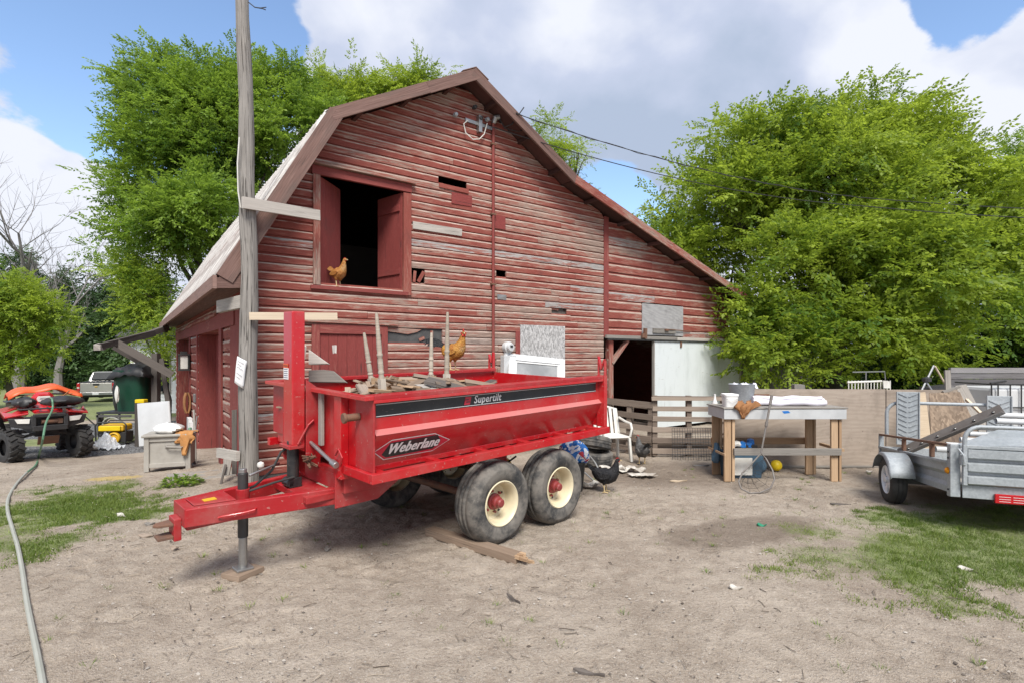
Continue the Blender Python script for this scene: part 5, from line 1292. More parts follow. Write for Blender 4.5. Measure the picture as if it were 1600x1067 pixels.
def drape(i, j):
    x = -0.14 + 0.30 * i / 17; s = j / 21
    x += 0.022 * math.sin(j * 0.9 + i)
    top = 0.045 + 0.030 * math.sin(i * 0.95 + 0.6 * j) + 0.02 * math.cos(j * 1.2 - i * 0.5)
    if s < 0.55: return (x, 0.20 - 0.24 * s / 0.55, max(0.01, top))
    u = (s - 0.55) / 0.45
    w = max(0.18, 1 - u * 1.05)
    return (-0.09 + (x + 0.02) * w, -0.055 - 0.018 * math.sin(i * 1.1), 0.02 - 0.17 * u + 0.01 * math.sin(i))
o = part('folds', MT['cloth_brown'], lambda m: m.sheet(18, 22, drape), cl, True); md = o.modifiers.new('thick', 'SOLIDIFY'); md.thickness = 0.006
rl = thing('fabric_roll', 'long pale folded fabric roll lying along the bench top', 'fabric', (4.05, 7.75, BZ))
def roll(m):
    for (dy, r, z, x1) in ((0.0, 0.050, 0.050, 0.55), (0.085, 0.055, 0.055, 0.57), (0.02, 0.034, 0.115, 0.50)):
        m.tube([(-0.52 + q * (x1 + 0.52) / 14, dy + 0.012 * math.sin(q * 1.1), z + 0.008 * math.sin(q * 0.9)) for q in range(15)], [r * (0.9 + 0.12 * math.sin(q * 1.7 + dy * 30)) for q in range(15)], 14)
part('roll', MT['cloth_white'], roll, rl, True)
gf_ = thing('garden_fork', 'upturned garden rake with dark tines lying on the bench', 'rake', W(1182, 627, 7.9))
part('tines', MT['rust'], lambda m: ([m.tube([(-0.16 + i * 0.055, 0, 0.0), (-0.17 + i * 0.055, -0.02, 0.10)], 0.006, 5) for i in range(7)], m.bar((-0.17, -0.02, 0.10), (0.18, -0.02, 0.105), 0.02, 0.02)), gf_)
part('handle', MT['grey_wood'], lambda m: m.tube([(0.0, -0.01, 0.0), (-0.2, 0.3, -0.10)], 0.014, 8), gf_)
fn_ = thing('fishing_net', 'long handled landing net leaning on the bench with its hoop on the dirt', 'net', GP(1182, 770))
A, B = W(1206, 617, 7.42), W(1189, 708, 7.28)
wpart(fn_, 'handle', MT['rust_grey'], lambda m: (m.tube([A, A.lerp(B, 0.5)], 0.016, 8), m.tube([A.lerp(B, 0.48), B], 0.013, 8), m.tube([A, A.lerp(B, 0.16)], 0.021, 8), m.tube([A.lerp(B, 0.46), A.lerp(B, 0.54)], 0.022, 8)), True)
hoop_px = [(1189, 708), (1176, 722), (1160, 738), (1154, 752), (1158, 763), (1172, 770), (1188, 769), (1204, 762), (1210, 748), (1207, 734), (1197, 716)]
hoop = [W(x, y, 7.28 - (y - 708) / 62 * 0.38) for x, y in hoop_px]
wpart(fn_, 'hoop', MT['rust_grey'], lambda m: m.tube(hoop, 0.011, 6, closed=True), True)
hc = sum((p for p in hoop), Vector()) / len(hoop)
def net(m):
    for f, dz in ((0.82, 0.05), (0.6, 0.10), (0.35, 0.14)):
        m.tube([hc + (p - hc) * f + Vector((0, dz * 1.6, -0.0)) for p in hoop], 0.0022, 3, closed=True)
    for p in hoop:
        for q in range(2):
            m.tube([p, hc + (p - hc) * 0.6 + Vector((0, 0.16, 0)), hc + (p - hc) * 0.2 + Vector((0.02 * q, 0.24, 0))], 0.0022, 3)
wpart(fn_, 'netting', MT['dark_steel'], net)
# things under the bench
tt = thing('storage_bin', 'blue grey plastic bin stuffed with junk under the bench', 'bin', (3.42, 7.95, 0))
part('bin', MT['blue_tote'], lambda m: m.loft([[(x * s, y * s * 1.0, z) for x, y in ((-.28, -.18), (.28, -.18), (.28, .18), (-.28, .18))] for s, z in ((0.9, 0.0), (1.0, 0.36), (1.06, 0.362), (1.06, 0.40), (0.98, 0.40), (0.9, 0.1))]), tt, False, 0.01)
part('junk', MT['blue'], lambda m: [m.lathe([(0, -0.05), (0.06, -0.02), (0.05, 0.05), (0, 0.07)], 8, 0, Matrix.Translation((random.uniform(-.2, .22), random.uniform(-.12, .12), 0.42 + random.uniform(0, .07)))) for i in range(5)], tt, True)
part('junk', MT['dirty_white'], lambda m: (m.tube([(-0.22, -0.1, 0.46), (-0.1, -0.12, 0.50), (0.02, -0.1, 0.46)], 0.045, 8), m.box(-0.27, 0.1, -0.2, -0.185, 0.05, 0.3)), tt, True)
part('junk', MT['black_plastic'], lambda m: (m.tube([(-0.24, 0.0, 0.43), (-0.1, -0.16, 0.45), (0.12, -0.1, 0.42)], 0.02, 6), m.box(0.05, 0.22, -0.1, 0.1, 0.40, 0.47)), tt, True)
bg = thing('plastic_bag', 'crumpled blue plastic bag hanging by the left bench leg', 'bag', (3.05, 7.9, 0.30))
part('bag', MT['blue_tote'], lambda m: m.loft([[((r + 0.02 * math.sin(a * 3 + z * 20)) * math.cos(a), (r + 0.015 * math.cos(a * 4)) * math.sin(a), z) for a in [2 * PI * q / 16 for q in range(16)]] for r, z in ((0.02, -0.10), (0.055, -0.06), (0.06, 0.02), (0.04, 0.12), (0.02, 0.2))]), bg, True)
yb = thing('yellow_ball', 'dull yellow ball on the dirt under the bench', 'ball', GP(1213, 735) + Vector((0, 0, 0.085)))
part('ball', MT['bright_yellow'], lambda m: m.lathe([(0.085 * math.sin(PI * q / 14), -0.085 * math.cos(PI * q / 14)) for q in range(15)], 22), yb, True)
jug = thing('blue_jug', 'murky blue plastic jug lying behind the landing net', 'jug', GP(1188, 745) + Vector((0, 0.25, 0.12)))
part('jug', MT['blue_tote'], lambda m: m.tube([(-0.20, 0, 0), (-0.17, 0, 0), (0.10, 0, 0), (0.16, 0, 0), (0.20, 0, 0)], [0.06, 0.12, 0.125, 0.10, 0.04], 16), jug, True)
part('label', MT['blue'], lambda m: m.tube([(-0.08, -0.01, 0.01), (0.05, -0.01, 0.01)], 0.122, 16, caps=False), jug, True)

# ------------------------------------------------------------------ grey galvanised utility trailer
UO = Vector((4.66, 6.48, 0)); UANG = math.atan2(0.94, 0.34)
u2 = thing('utility_trailer', 'galvanised steel utility trailer with mesh tailgate and ramps, nose resting low', 'trailer', UO, UANG)
nose = lambda p: (p[0], p[1], p[2] - 0.093 * p[0] - 0.0 * p[1])
def upart(name, mat, build, parent=u2, smooth=False, bevel=0.004, body=True, **kw):
    mb = MB(); mb.fn = nose if body else None
    build(mb); return mb.build(name, mat, parent, smooth, bevel, **kw)
XR, XF, YL, YR = -1.12, 1.22, -0.20, -1.74
for y, s in ((YL, 1), (YR, -1)):
    pr_ = [(0, 0.30), (0.0, 0.36), (-0.03, 0.40), (-0.03, 0.47), (0.0, 0.51), (0.0, 0.60), (0.035, 0.60), (0.035, 0.625), (-0.02, 0.625), (-0.05, 0.61), (-0.05, 0.30)]
    upart('side_panel', MT['galv'], lambda m: m.prism([(XR + 0.06, y + s * q, z) for q, z in pr_], (XF - XR - 0.08, 0, 0)), bevel=0)
    upart('top_rail', MT['rust'], lambda m: m.box(XR + 0.02, XF, y - 0.02, y + 0.02, 0.772, 0.80))
    for xa in (0.25, -0.62): upart('rail_post', MT['rust'], lambda m: m.box(xa, xa + 0.06, y - 0.018, y + 0.018, 0.627, 0.771))
    cp_ = upart('corner_post', MT['galv'], lambda m: (m.box(XR - 0.03, XR + 0.055, y - 0.05, y + 0.035, 0.27, 0.80),), bevel=0.006)
    upart('corner_post', MT['galv'], lambda m: m.box(XF - 0.03, XF + 0.02, y - 0.035, y + 0.02, 0.30, 0.80))
    upart('bolt', MT['dark_steel'], lambda m: [m.tube([(XR + 0.01, y + s * 0.034, z), (XR + 0.01, y + s * 0.046, z)], 0.010, 8) for z in (0.34, 0.66, 0.72)], cp_)
upart('side_light', MT['amber'], lambda m: m.lathe([(0.0, 0.026), (0.022, 0.020), (0.036, 0.0), (0.036, -0.004)], 16, 0, Matrix.Translation((XR + 0.02, YL + 0.040, 0.53)) @ Matrix.Rotation(-PI / 2, 4, 'X')), smooth=True)
upart('bed', MT['grey_wood'], lambda m: m.box(XR + 0.02, XF - 0.01, YR + 0.04, YL - 0.055, 0.37, 0.40))
upart('rear_beam', MT['galv'], lambda m: m.box(XR - 0.045, XR - 0.03, YR + 0.03, YL - 0.06, 0.27, 0.40))
tgt = upart('tailgate', MT['galv'], lambda m: m.prism([(XR - 0.06 - q, YL - 0.09, z) for q, z in ((0, 0.405), (0.03, 0.42), (0.03, 0.485), (-0.022, 0.505), (-0.022, 0.525), (0.03, 0.545), (0.03, 0.615), (-0.022, 0.635), (-0.022, 0.655), (0.03, 0.675), (0.03, 0.755), (0.0, 0.765), (-0.034, 0.765), (-0.034, 0.405))], (0, YR - YL + 0.18, 0)), bevel=0)
upart('gate_frame', MT['galv'], lambda m: (m.box(XR - 0.085, XR - 0.055, YR + 0.06, YL - 0.06, 0.767, 0.80), m.box(XR - 0.085, XR - 0.045, YL - 0.088, YL - 0.052, 0.40, 0.80), m.box(XR - 0.085, XR - 0.045, YR + 0.052, YR + 0.088, 0.40, 0.80)), tgt)
def hoop_(x, zt, r): return [(x, YL - 0.07, 0.78), (x, YL - 0.07, zt - r)] + [(x, YL - 0.07 - r + r * math.cos(a), zt - r + r * math.sin(a)) for a in [q * PI / 12 for q in range(1, 7)]] + [(x, YR + 0.07 + r, zt)] + [(x, YR + 0.07 + r - r * math.sin(a), zt - r + r * math.cos(a)) for a in [q * PI / 12 for q in range(1, 7)]] + [(x, YR + 0.07, 0.78)]
upart('gate_hoop', MT['galv'], lambda m: m.tube(hoop_(XR - 0.065, 0.985, 0.13), 0.020, 10), tgt, True)
upart('latch', MT['galv'], lambda m: (m.tube([(XR - 0.06, YL - 0.02, 0.76), (XR - 0.12, YL - 0.04, 0.70), (XR - 0.12, YL - 0.05, 0.62)], 0.010, 6), m.box(XR - 0.10, XR - 0.05, YL - 0.07, YL - 0.03, 0.60, 0.70)), tgt)
upart('front_hoop', MT['galv'], lambda m: m.tube(hoop_(XF - 0.02, 1.245, 0.15), 0.024, 10), smooth=True)
upart('light_bar', MT['tail_red'], lambda m: m.box(XR - 0.075, XR - 0.05, -1.42, -0.51, 0.245, 0.335))
upart('reflector_strip', MT['decal_white'], lambda m: [m.box(XR - 0.0765, XR - 0.0752, -1.40 + i * 0.11, -1.31 + i * 0.11, z, z + 0.004) for i in range(8) for z in (0.262, 0.285, 0.308)], bevel=0)
upart('front_beam', MT['galv'], lambda m: m.box(XF - 0.03, XF + 0.02, YR, YL, 0.30, 0.62))
upart('drawbar', MT['galv'], lambda m: m.bar((XF, -0.97, 0.34), (XF + 1.2, -0.97, 0.30), 0.07, 0.07))
upart('axle', MT['dark_steel'], lambda m: m.box(-0.03, 0.03, -1.9, -0.05, 0.25, 0.31), body=False)
for y0, y1, ramp_top in ((-0.374, -0.636, 1.40), (-1.39, -1.65, 1.37)):
    rp = upart('ramp', MT['galv'], lambda m: (m.box(XF - 0.075, XF - 0.062, y1, y0, 0.66, ramp_top), m.box(XF - 0.095, XF - 0.062, y0 - 0.008, y0 + 0.006, 0.66, ramp_top), m.box(XF - 0.095, XF - 0.062, y1 - 0.006, y1 + 0.008, 0.66, ramp_top)))
    ym = (y0 + y1) / 2
    for i in range(10):
        z = 0.70 + i * 0.07
        if z > ramp_top - 0.05: break
        upart('rib', MT['galv'], lambda m: (m.bar((XF - 0.080, y1 + 0.02, z + 0.05), (XF - 0.080, ym - 0.012, z), 0.012, 0.012), m.bar((XF - 0.080, y0 - 0.02, z + 0.05), (XF - 0.080, ym + 0.012, z), 0.012, 0.012)), rp, bevel=0)
def fender(m, yy, s):
    pts = []
    for q in range(13):
        a = math.radians(16 + q * 12.4)
        pts.append((0.36 * math.cos(a), 0.29 + 0.35 * math.sin(a) * 0.92))
    vs, fs = [], []
    for (x, z) in pts:
        for y in (yy - 0.13, yy + 0.10, yy + 0.125): vs.append((x, y if s > 0 else 2 * yy - y, z - (0.03 if abs(y - yy - 0.125) < 1e-6 else 0)))
    for i in range(12):
        for j in range(2): fs.append((i * 3 + j, i * 3 + j + 1, i * 3 + j + 4, i * 3 + j + 3))
    m.add(vs, fs)
for yy, s in ((0.0, 1), (-1.94, -1)):
    o = upart('fender', MT['galv'], lambda m: fender(m, yy, s), smooth=True, bevel=0, body=False); md = o.modifiers.new('thick', 'SOLIDIFY'); md.thickness = 0.004
    w = upart('wheel', MT['black_rubber'], lambda m: m.lathe([(0.17, -0.07), (0.20, -0.085), (0.255, -0.080), (0.275, -0.06), (0.282, -0.03), (0.276, -0.026), (0.276, -0.018), (0.283, -0.014), (0.283, 0.014), (0.276, 0.018), (0.276, 0.026), (0.282, 0.03), (0.275, 0.06), (0.255, 0.080), (0.20, 0.085), (0.17, 0.07)], 40, 0, Matrix.Translation((0, yy, 0.28)) @ Matrix.Rotation(-PI / 2 * s, 4, 'X'), False), smooth=True, bevel=0, body=False)
    def rim2(m):
        M = Matrix.Translation((0, yy, 0.28)) @ Matrix.Rotation(-PI / 2 * s, 4, 'X')
        m.lathe([(0.172, -0.06), (0.172, 0.070), (0.165, 0.075), (0.155, 0.06), (0.150, 0.02)], 32, 0, M, False)
        m.lathe([(0.045, 0.06), (0.040, 0.03), (0.0, 0.075)], 16, 0, M, False); m.lathe([(0.0, 0.085), (0.03, 0.08), (0.035, 0.03)], 14, 0, M, False)
        for i in range(5):
            a = i * 2 * PI / 5
            m.prism([(0.02 * math.cos(a + 1.57), 0.02 * math.sin(a + 1.57), 0.03), (0.162 * math.cos(a + 0.26), 0.162 * math.sin(a + 0.26), 0.045), (0.162 * math.cos(a - 0.26), 0.162 * math.sin(a - 0.26), 0.045), (0.02 * math.cos(a - 1.57), 0.02 * math.sin(a - 1.57), 0.03)], (0, 0, 0.016), 0, M)
    upart('rim', MT['white'], rim2, w, smooth=True, bevel=0, body=False)
    upart('brake_disc', MT['dark_steel'], lambda m: m.lathe([(0.0, 0.0), (0.15, 0.0), (0.15, 0.012), (0.0, 0.012)], 24, 0, Matrix.Translation((0, yy, 0.28)) @ Matrix.Rotation(-PI / 2 * s, 4, 'X')), w, bevel=0, body=False)
# load of the utility trailer
def beamL(a, b, up):
    a, b = Vector(a), Vector(b); c = (a + b) / 2
    t = thing('steel_angle', 'rusty grey steel angle with punched holes laid across the grey trailer', 'steel angle', c)
    x = (b - a).normalized(); n = Vector(up); n = (n - x * n.dot(x)).normalized(); y = n.cross(x)
    hs = [0.10, 0.24, 0.40, 0.57, 0.75, 0.92]
    part('flange', MT['rust_grey'], lambda m: m.bar(a - c, b - c, 0.008, 0.11, n), t)
    part('flange', MT['rust_grey'], lambda m: m.bar(a - c - n * 0.058 + y * -0.05, b - c - n * 0.058 + y * -0.05, 0.11, 0.008, n), t)
    part('bolt_hole', MT['dark_inside'], lambda m: [m.tube([a - c + (b - a) * h + y * -0.0052, a - c + (b - a) * h + y * 0.0052], 0.016, 12) for h in hs], t)
    part('hole_ring', MT['steel'], lambda m: [m.tube([a - c + (b - a) * h + y * s_, a - c + (b - a) * h + n * -0.004 + y * (s_ * 1.05)], 0.021, 12, closed=False) for h in hs for s_ in (0.0045, -0.0045)], t)
beamL(W(1405, 707, 6.75), W(1566, 638, 5.95), (0.1, 0.3, 1))
pipe_rows = [(1560, 648, 6.5, 0.034), (1556, 657, 6.3, 0.034), (1525, 667, 6.25, 0.030), (1514, 677, 6.1, 0.030), (1500, 686, 6.0, 0.028), (1478, 694, 6.05, 0.030), (1462, 701, 5.95, 0.032)]
for i, (px, py, Y, r) in enumerate(pipe_rows):
    a = W(px, py, Y); b = a + Vector((0.94, -0.30, -0.015)) * (1.55 - 0.06 * i)
    t = MB(); c = (a + b) / 2
    ring = [a - c + Vector((0.0, 0, 0)), b - c]
    t.tube(ring, r, 16, caps=False); t.tube(ring, r * 0.86, 16, caps=False)
    o = t.build('plastic_pipe', MT['pipe_grey'], None, True); o.location = c
    tag(o, 'white plastic pipe in the stack lying in the grey trailer', 'pipe', 'white pipes stacked in the grey trailer')
gp_ = MB(); c = W(1590, 682, 5.75)
gp_.prism([W(1490, 697, 5.65) - c, W(1560, 672, 6.1) - c, W(1680, 676, 5.8) - c, W(1680, 700, 5.3) - c], (0, 0, 0.012))
o = gp_.build('metal_sheet', MT['galv']); o.location = c; tag(o, 'flat grey metal sheet lying over the pipes in the grey trailer', 'sheet')

# ------------------------------------------------------------------ by the barn door: chair, tyres, bag, junk
ch = thing('plastic_chair', 'white plastic garden chair half hidden behind the red trailer tail', 'chair', (1.72, 9.15, 0), math.radians(-75))
part('seat', MT['dirty_white'], lambda m: m.box(-0.23, 0.24, -0.23, 0.23, 0.40, 0.43), ch, False, 0.012)
for x, y in ((-0.21, -0.21), (0.22, -0.22), (-0.21, 0.21), (0.22, 0.22)):
    part('leg', MT['dirty_white'], lambda m: m.loft([[(x * s + a, y * s + b, z) for a, b in ((-.03, -.02), (.03, -.02), (.03, .02), (-.03, .02))] for s, z in ((1.12, 0.0), (1.0, 0.40))]), ch, False, 0.006)
for y in (-0.25, 0.25):
    part('arm', MT['dirty_white'], lambda m: (m.tube([(0.20, y, 0.42), (0.24, y * 1.05, 0.55), (0.20, y * 1.05, 0.64), (0.0, y * 1.05, 0.655), (-0.22, y, 0.70)], 0.021, 8)), ch, True)
part('backrest', MT['dirty_white'], lambda m: ([m.bar((-0.22, -0.20 + i * 0.08, 0.43), (-0.32, -0.20 + i * 0.08, 0.86), 0.05, 0.012, up=(1, 0, 0)) for i in range(6)], m.tube([(-0.22, -0.25, 0.42), (-0.33, -0.24, 0.84), (-0.35, 0, 0.90), (-0.33, 0.24, 0.84), (-0.22, 0.25, 0.42)], 0.022, 8)), ch, True)
tyr = [(0.185, -0.09), (0.23, -0.105), (0.29, -0.10), (0.322, -0.075), (0.325, -0.03), (0.317, -0.027), (0.317, -0.018), (0.326, -0.014), (0.326, 0.014), (0.317, 0.018), (0.317, 0.027), (0.325, 0.03), (0.322, 0.075), (0.29, 0.10), (0.23, 0.105), (0.185, 0.09), (0.19, 0.0), (0.185, -0.09)]
for i, (p, rx, ry, lb) in enumerate((((1.34, 8.75, 0.14), 0.10, 0.05, 'bottom car tyre of the leaning stack behind the blue bag'), ((1.31, 8.72, 0.38), -0.16, 0.22, 'upper car tyre tilted on the stack behind the blue bag'))):
    m = MB(); m.lathe(tyr, 40, 0, None, False); o = m.build('old_tyre', MT['tyre'], None, True); o.location = p; o.rotation_euler = (rx, ry, 0.3); tag(o, lb, 'tyre', 'tyres stacked by the barn door')
bb = thing('bucket', 'black bucket under the blue bag behind the rear trailer wheel', 'bucket', GP(897, 765))
part('bucket', MT['black_plastic'], lambda m: m.lathe([(0.0, 0.0), (0.115, 0.0), (0.15, 0.36), (0.158, 0.365), (0.158, 0.39), (0.145, 0.39), (0.11, 0.03), (0.0, 0.03)], 24), bb, True)
def lump(m, r, h, seed, n=18, kk=8):
    rs = random.Random(seed)
    ph = [rs.uniform(0, 6) for _ in range(6)]
    rings = []
    for q in range(kk + 1):
        t = q / kk; rr = r * (math.sin(PI * min(0.98, 0.08 + t * 0.9)) ** 0.6)
        rings.append([((rr + 0.16 * r * math.sin(3 * a + ph[0] + 4 * t) + 0.10 * r * math.sin(5 * a + ph[1] - 6 * t)) * math.cos(a), (rr + 0.14 * r * math.sin(4 * a + ph[2] + 5 * t)) * math.sin(a), h * t + 0.05 * h * math.sin(2 * a + ph[3])) for a in [2 * PI * z / n for z in range(n)]])
    m.loft(rings)
k = NT('printed_plastic_bag'); n_ = k.noise(k.coord('Object', (9, 9, 7)), 1.0, 2, 0.5, 1.2); n2_ = k.noise(k.coord('Object', (5, 5, 6), (3, 1, 2)), 1.0, 2, 0.5, 0.8)
c_ = k.mix(k.rng(n_, 0.54, 0.58), (0.015, 0.15, 0.48), (0.70, 0.72, 0.75)); c_ = k.mix(k.rng(n2_, 0.62, 0.65), c_, (0.45, 0.03, 0.05))
k.bump(k.noise(k.coord('Object'), 14, 3, 0.6), 0.8, 0.03); MT['bag_print'] = k.fin(c_, 0.25, 0, 0.5)
bgs = thing('feed_bag', 'shiny blue and white plastic bag stuffed in the black bucket', 'bag', bb.location + Vector((0.0, -0.02, 0.34)))
part('bag', MT['bag_print'], lambda m: lump(m, 0.19, 0.34, 3), bgs, True)
def printed(m):
    for i in range(9):
        a = -2.6 + i * 0.27; z = 0.08 + 0.2 * ((i * 37) % 10) / 10
        M = Matrix.Translation((0.2 * math.cos(a), 0.2 * math.sin(a), z)) @ Matrix.Rotation(a, 4, 'Z')
        m.box(-0.01, 0.012, -0.045, 0.045, -0.03, 0.03, M=M, jit=0.012)
oc = MB(); oc.prism([(-0.14, 0, 0.06), (0.0, 0, 0.10), (0.12, 0, -0.07), (0.08, 0, -0.09)], (0, 0.03, 0)); o = oc.build('orange_scrap', MT['orange']); o.location = W(922, 674, 8.5); tag(o, 'orange plastic scrap on top of the leaning tyres', 'scrap')
ht_ = thing('bent_tubing', 'bent grey tubing lying between the bucket and the black hen', 'tubing', GP(925, 755))
wpart(ht_, 'tube', MT['steel'], lambda m: (m.tube([W(912, 722, 7.9), W(922, 712, 7.9), W(930, 722, 7.9), W(942, 745, 7.8), W(945, 757, 7.75)], 0.014, 8), m.tube([W(908, 733, 7.7), W(925, 748, 7.6), W(942, 765, 7.5)], 0.012, 8), m.tube([W(918, 716, 8.0), W(910, 728, 7.9)], 0.02, 8)), True)
MT['torn'] = m_plain('torn_dirty_sheet', (0.58, 0.55, 0.49), 0.8, 0, 0.8, 9, (0.22, 0.18, 0.14))
for i, (px, py, w_, h_, lb) in enumerate(((957, 737, 0.20, 0.11, 'grey white crumpled sheet on the dirt behind the black hen'), (985, 737, 0.22, 0.09, 'torn white sheet lying flat right of the black hen'), (1003, 744, 0.19, 0.04, 'flattened pale scrap lying nearest the barred hen'), (915, 762, 0.18, 0.10, 'pale scrap sheet under the bent tube frame'))):
    c = GP(px, py); m = MB(); rs = random.Random(i + 5)
    ph = [rs.uniform(0, 6) for _ in range(4)]
    m.sheet(14, 9, lambda a, b: ((a / 13 - 0.5) * w_ * 2 + 0.03 * math.sin(b + ph[0]), (b / 8 - 0.5) * w_ * 0.9 + 0.03 * math.sin(a * 0.9 + ph[3]), 0.02 + h_ * (0.4 + 0.35 * math.sin(a * 0.8 + ph[1]) * math.cos(b * 0.9 + ph[2]) + 0.1 * math.sin(a * 2.1 + b))))
    o = m.build('torn_sheet', MT['torn'], None, True); o.location = c; md = o.modifiers.new('thick', 'SOLIDIFY'); md.thickness = 0.006; tag(o, lb, 'scrap')
yc = thing('yellow_can', 'yellow plastic can with black hose under the red trailer', 'can', (-0.20, 6.42, 0.04))
part('can', MT['bright_yellow'], lambda m: m.loft([[(x * s, y * s, z) for x, y in ((-.2, -.1), (.2, -.1), (.22, 0), (.2, .1), (-.2, .1), (-.22, 0))] for s, z in ((0.9, 0.0), (1.0, 0.06), (1.0, 0.38), (0.8, 0.50), (0.3, 0.54))]), yc, True, 0.01)
part('hose', MT['black_rubber'], lambda m: m.tube([(-0.28, -0.12, 0.40), (-0.1, -0.16, 0.52), (0.1, -0.15, 0.46), (0.25, -0.1, 0.56)], 0.012, 6), yc, True)
# window sash leaning on the barn
wf = thing('window_sash', 'white framed window sash leaning against the barn beside the meter', 'window', (0, 0, 0))
def GPt(px, py, t_off=0.30):
    """point on a plane t_off metres in front of the gable"""
    k = (px - 800) / FPX; c = CORNER - BV * t_off
    t = (k * c.y - c.x) / (BU.x - BU.y * k); p = c + BU * t
    return Vector((p.x, p.y, EYE + (555 - py) * p.y / FPX))
q0, q1, q2, q3 = GPt(796, 553, .10), GPt(881, 562, .10), GPt(881, 660, .55), GPt(787, 664, .55)
ex, ez = (q1 - q0).normalized(), None
def inter(u, v): return q0.lerp(q1, u).lerp(q3.lerp(q2, u), v)
nrm = (q1 - q0).cross(q3 - q0).normalized(); nrm = nrm if nrm.y < 0 else -nrm
def frame_piece(m, u0, u1, v0, v1, th): m.prism([inter(u0, v0), inter(u1, v0), inter(u1, v1), inter(u0, v1)], nrm * th)
for (u0, u1, v0, v1) in ((0, 1, 0, 0.09), (0, 0.10, 0.091, 0.90), (0.90, 1, 0.091, 0.90), (0, 1, 0.901, 1.0)):
    part('frame', MT['white'], lambda m: frame_piece(m, u0, u1, v0, v1, 0.04), wf, False, 0.006)
part('stop', MT['white_plastic'], lambda m: (frame_piece(m, 0.101, 0.899, 0.092, 0.115, 0.022), frame_piece(m, 0.101, 0.13, 0.116, 0.89, 0.022), frame_piece(m, 0.87, 0.899, 0.116, 0.89, 0.022)), wf)
def m_dirty_glass():
    k = NT('dusty_glass'); n = k.noise(k.coord('POS'), 1.6, 5, 0.6)
    return k.fin(k.mix(k.rng(n, 0.35, 0.7), (0.24, 0.245, 0.245), (0.40, 0.405, 0.40)), 0.25, 0, 0.5)
MT['dusty_glass'] = m_dirty_glass()
part('pane', MT['dusty_glass'], lambda m: frame_piece(m, 0.101, 0.899, 0.092, 0.899, 0.006), wf)
# ================================================================== left side: yard by the drive
# ---- quad bike
A = GP(16, 721); B = W(124, 0, A.y + 0.80); B.z = G(B.x, B.y)
ax = (B - A); ax.z = 0; ax.normalize()
qang = math.atan2(ax.y, ax.x) - PI / 2
mid = (A + B) / 2; trk = (B - A).length / 2
qz = G(mid.x, mid.y)
qb = thing('quad_bike', 'muddy red and black quad bike with orange sled and bags on its racks', 'quad bike', (mid.x, mid.y, (A.z + B.z) / 2 + 0.0), qang)
def tyre_knob(r, w):
    m = MB()
    m.lathe([(0.15, -w * .42), (0.17, -w * .5), (r * .82, -w * .5), (r * .95, -w * .42), (r * .96, 0), (r * .95, w * .42), (r * .82, w * .5), (0.17, w * .5), (0.15, w * .42)], 32, 0, None, False)
    n = 16
    for i in range(n):
        for s in (-1, 1):
            a = (i + (0.5 if s > 0 else 0)) * 2 * PI / n
            M = Matrix.Rotation(a, 4, 'Z') @ Matrix.Translation((r * .975, 0, s * w * .24)) @ Matrix.Rotation(0.5 * s, 4, 'X')
            m.box(-0.018, 0.018, -0.026, 0.026, -w * .25, w * .25, M=M)
    return m.mesh('tyre', MT['black_rubber'], False)
me_q = tyre_knob(0.32, 0.25)
rq = MB(); rq.lathe([(0.152, -0.09), (0.150, 0.06), (0.10, 0.03), (0.05, 0.05), (0.0, 0.05)], 20, 0, None, False); me_qr = rq.mesh('rim', MT['black_plastic'], True)
for x, y, st_ in ((0, trk, 0.25), (0, -trk, 0.25), (-1.27, trk - 0.02, 0), (-1.27, -trk + 0.02, 0)):
    w = link('wheel', me_q, qb); w.location = (x, y, 0.315); w.rotation_euler = (Matrix.Rotation(st_, 3, 'Z') @ Matrix.Rotation(-PI / 2 if y > 0 else PI / 2, 3, 'X')).to_euler()
    link('rim', me_qr, w)
def qp(name, mat, b, smooth=False, bevel=0.01, parent=qb):
    o = part(name, MT[mat], b, parent, smooth, bevel); o.location.z = 0.0 if name == 'skid_plate' else 0.14; return o
qp('frame', 'black_plastic', lambda m: (m.box(-1.3, 0.1, -0.18, 0.18, 0.34, 0.62), m.bar((0.0, -trk + .1, 0.32), (0.05, -0.1, 0.42), 0.06, 0.05), m.bar((0.0, trk - .1, 0.32), (0.05, 0.1, 0.42), 0.06, 0.05), m.bar((-1.27, -trk + .1, 0.32), (-1.27, trk - .1, 0.32), 0.08, 0.08)))
qp('skid_plate', 'rust', lambda m: m.prism([(0.32, -0.16, 0.50), (0.32, 0.16, 0.50), (0.20, 0.16, 0.33), (0.20, -0.16, 0.33)], (-0.05, 0, 0)))
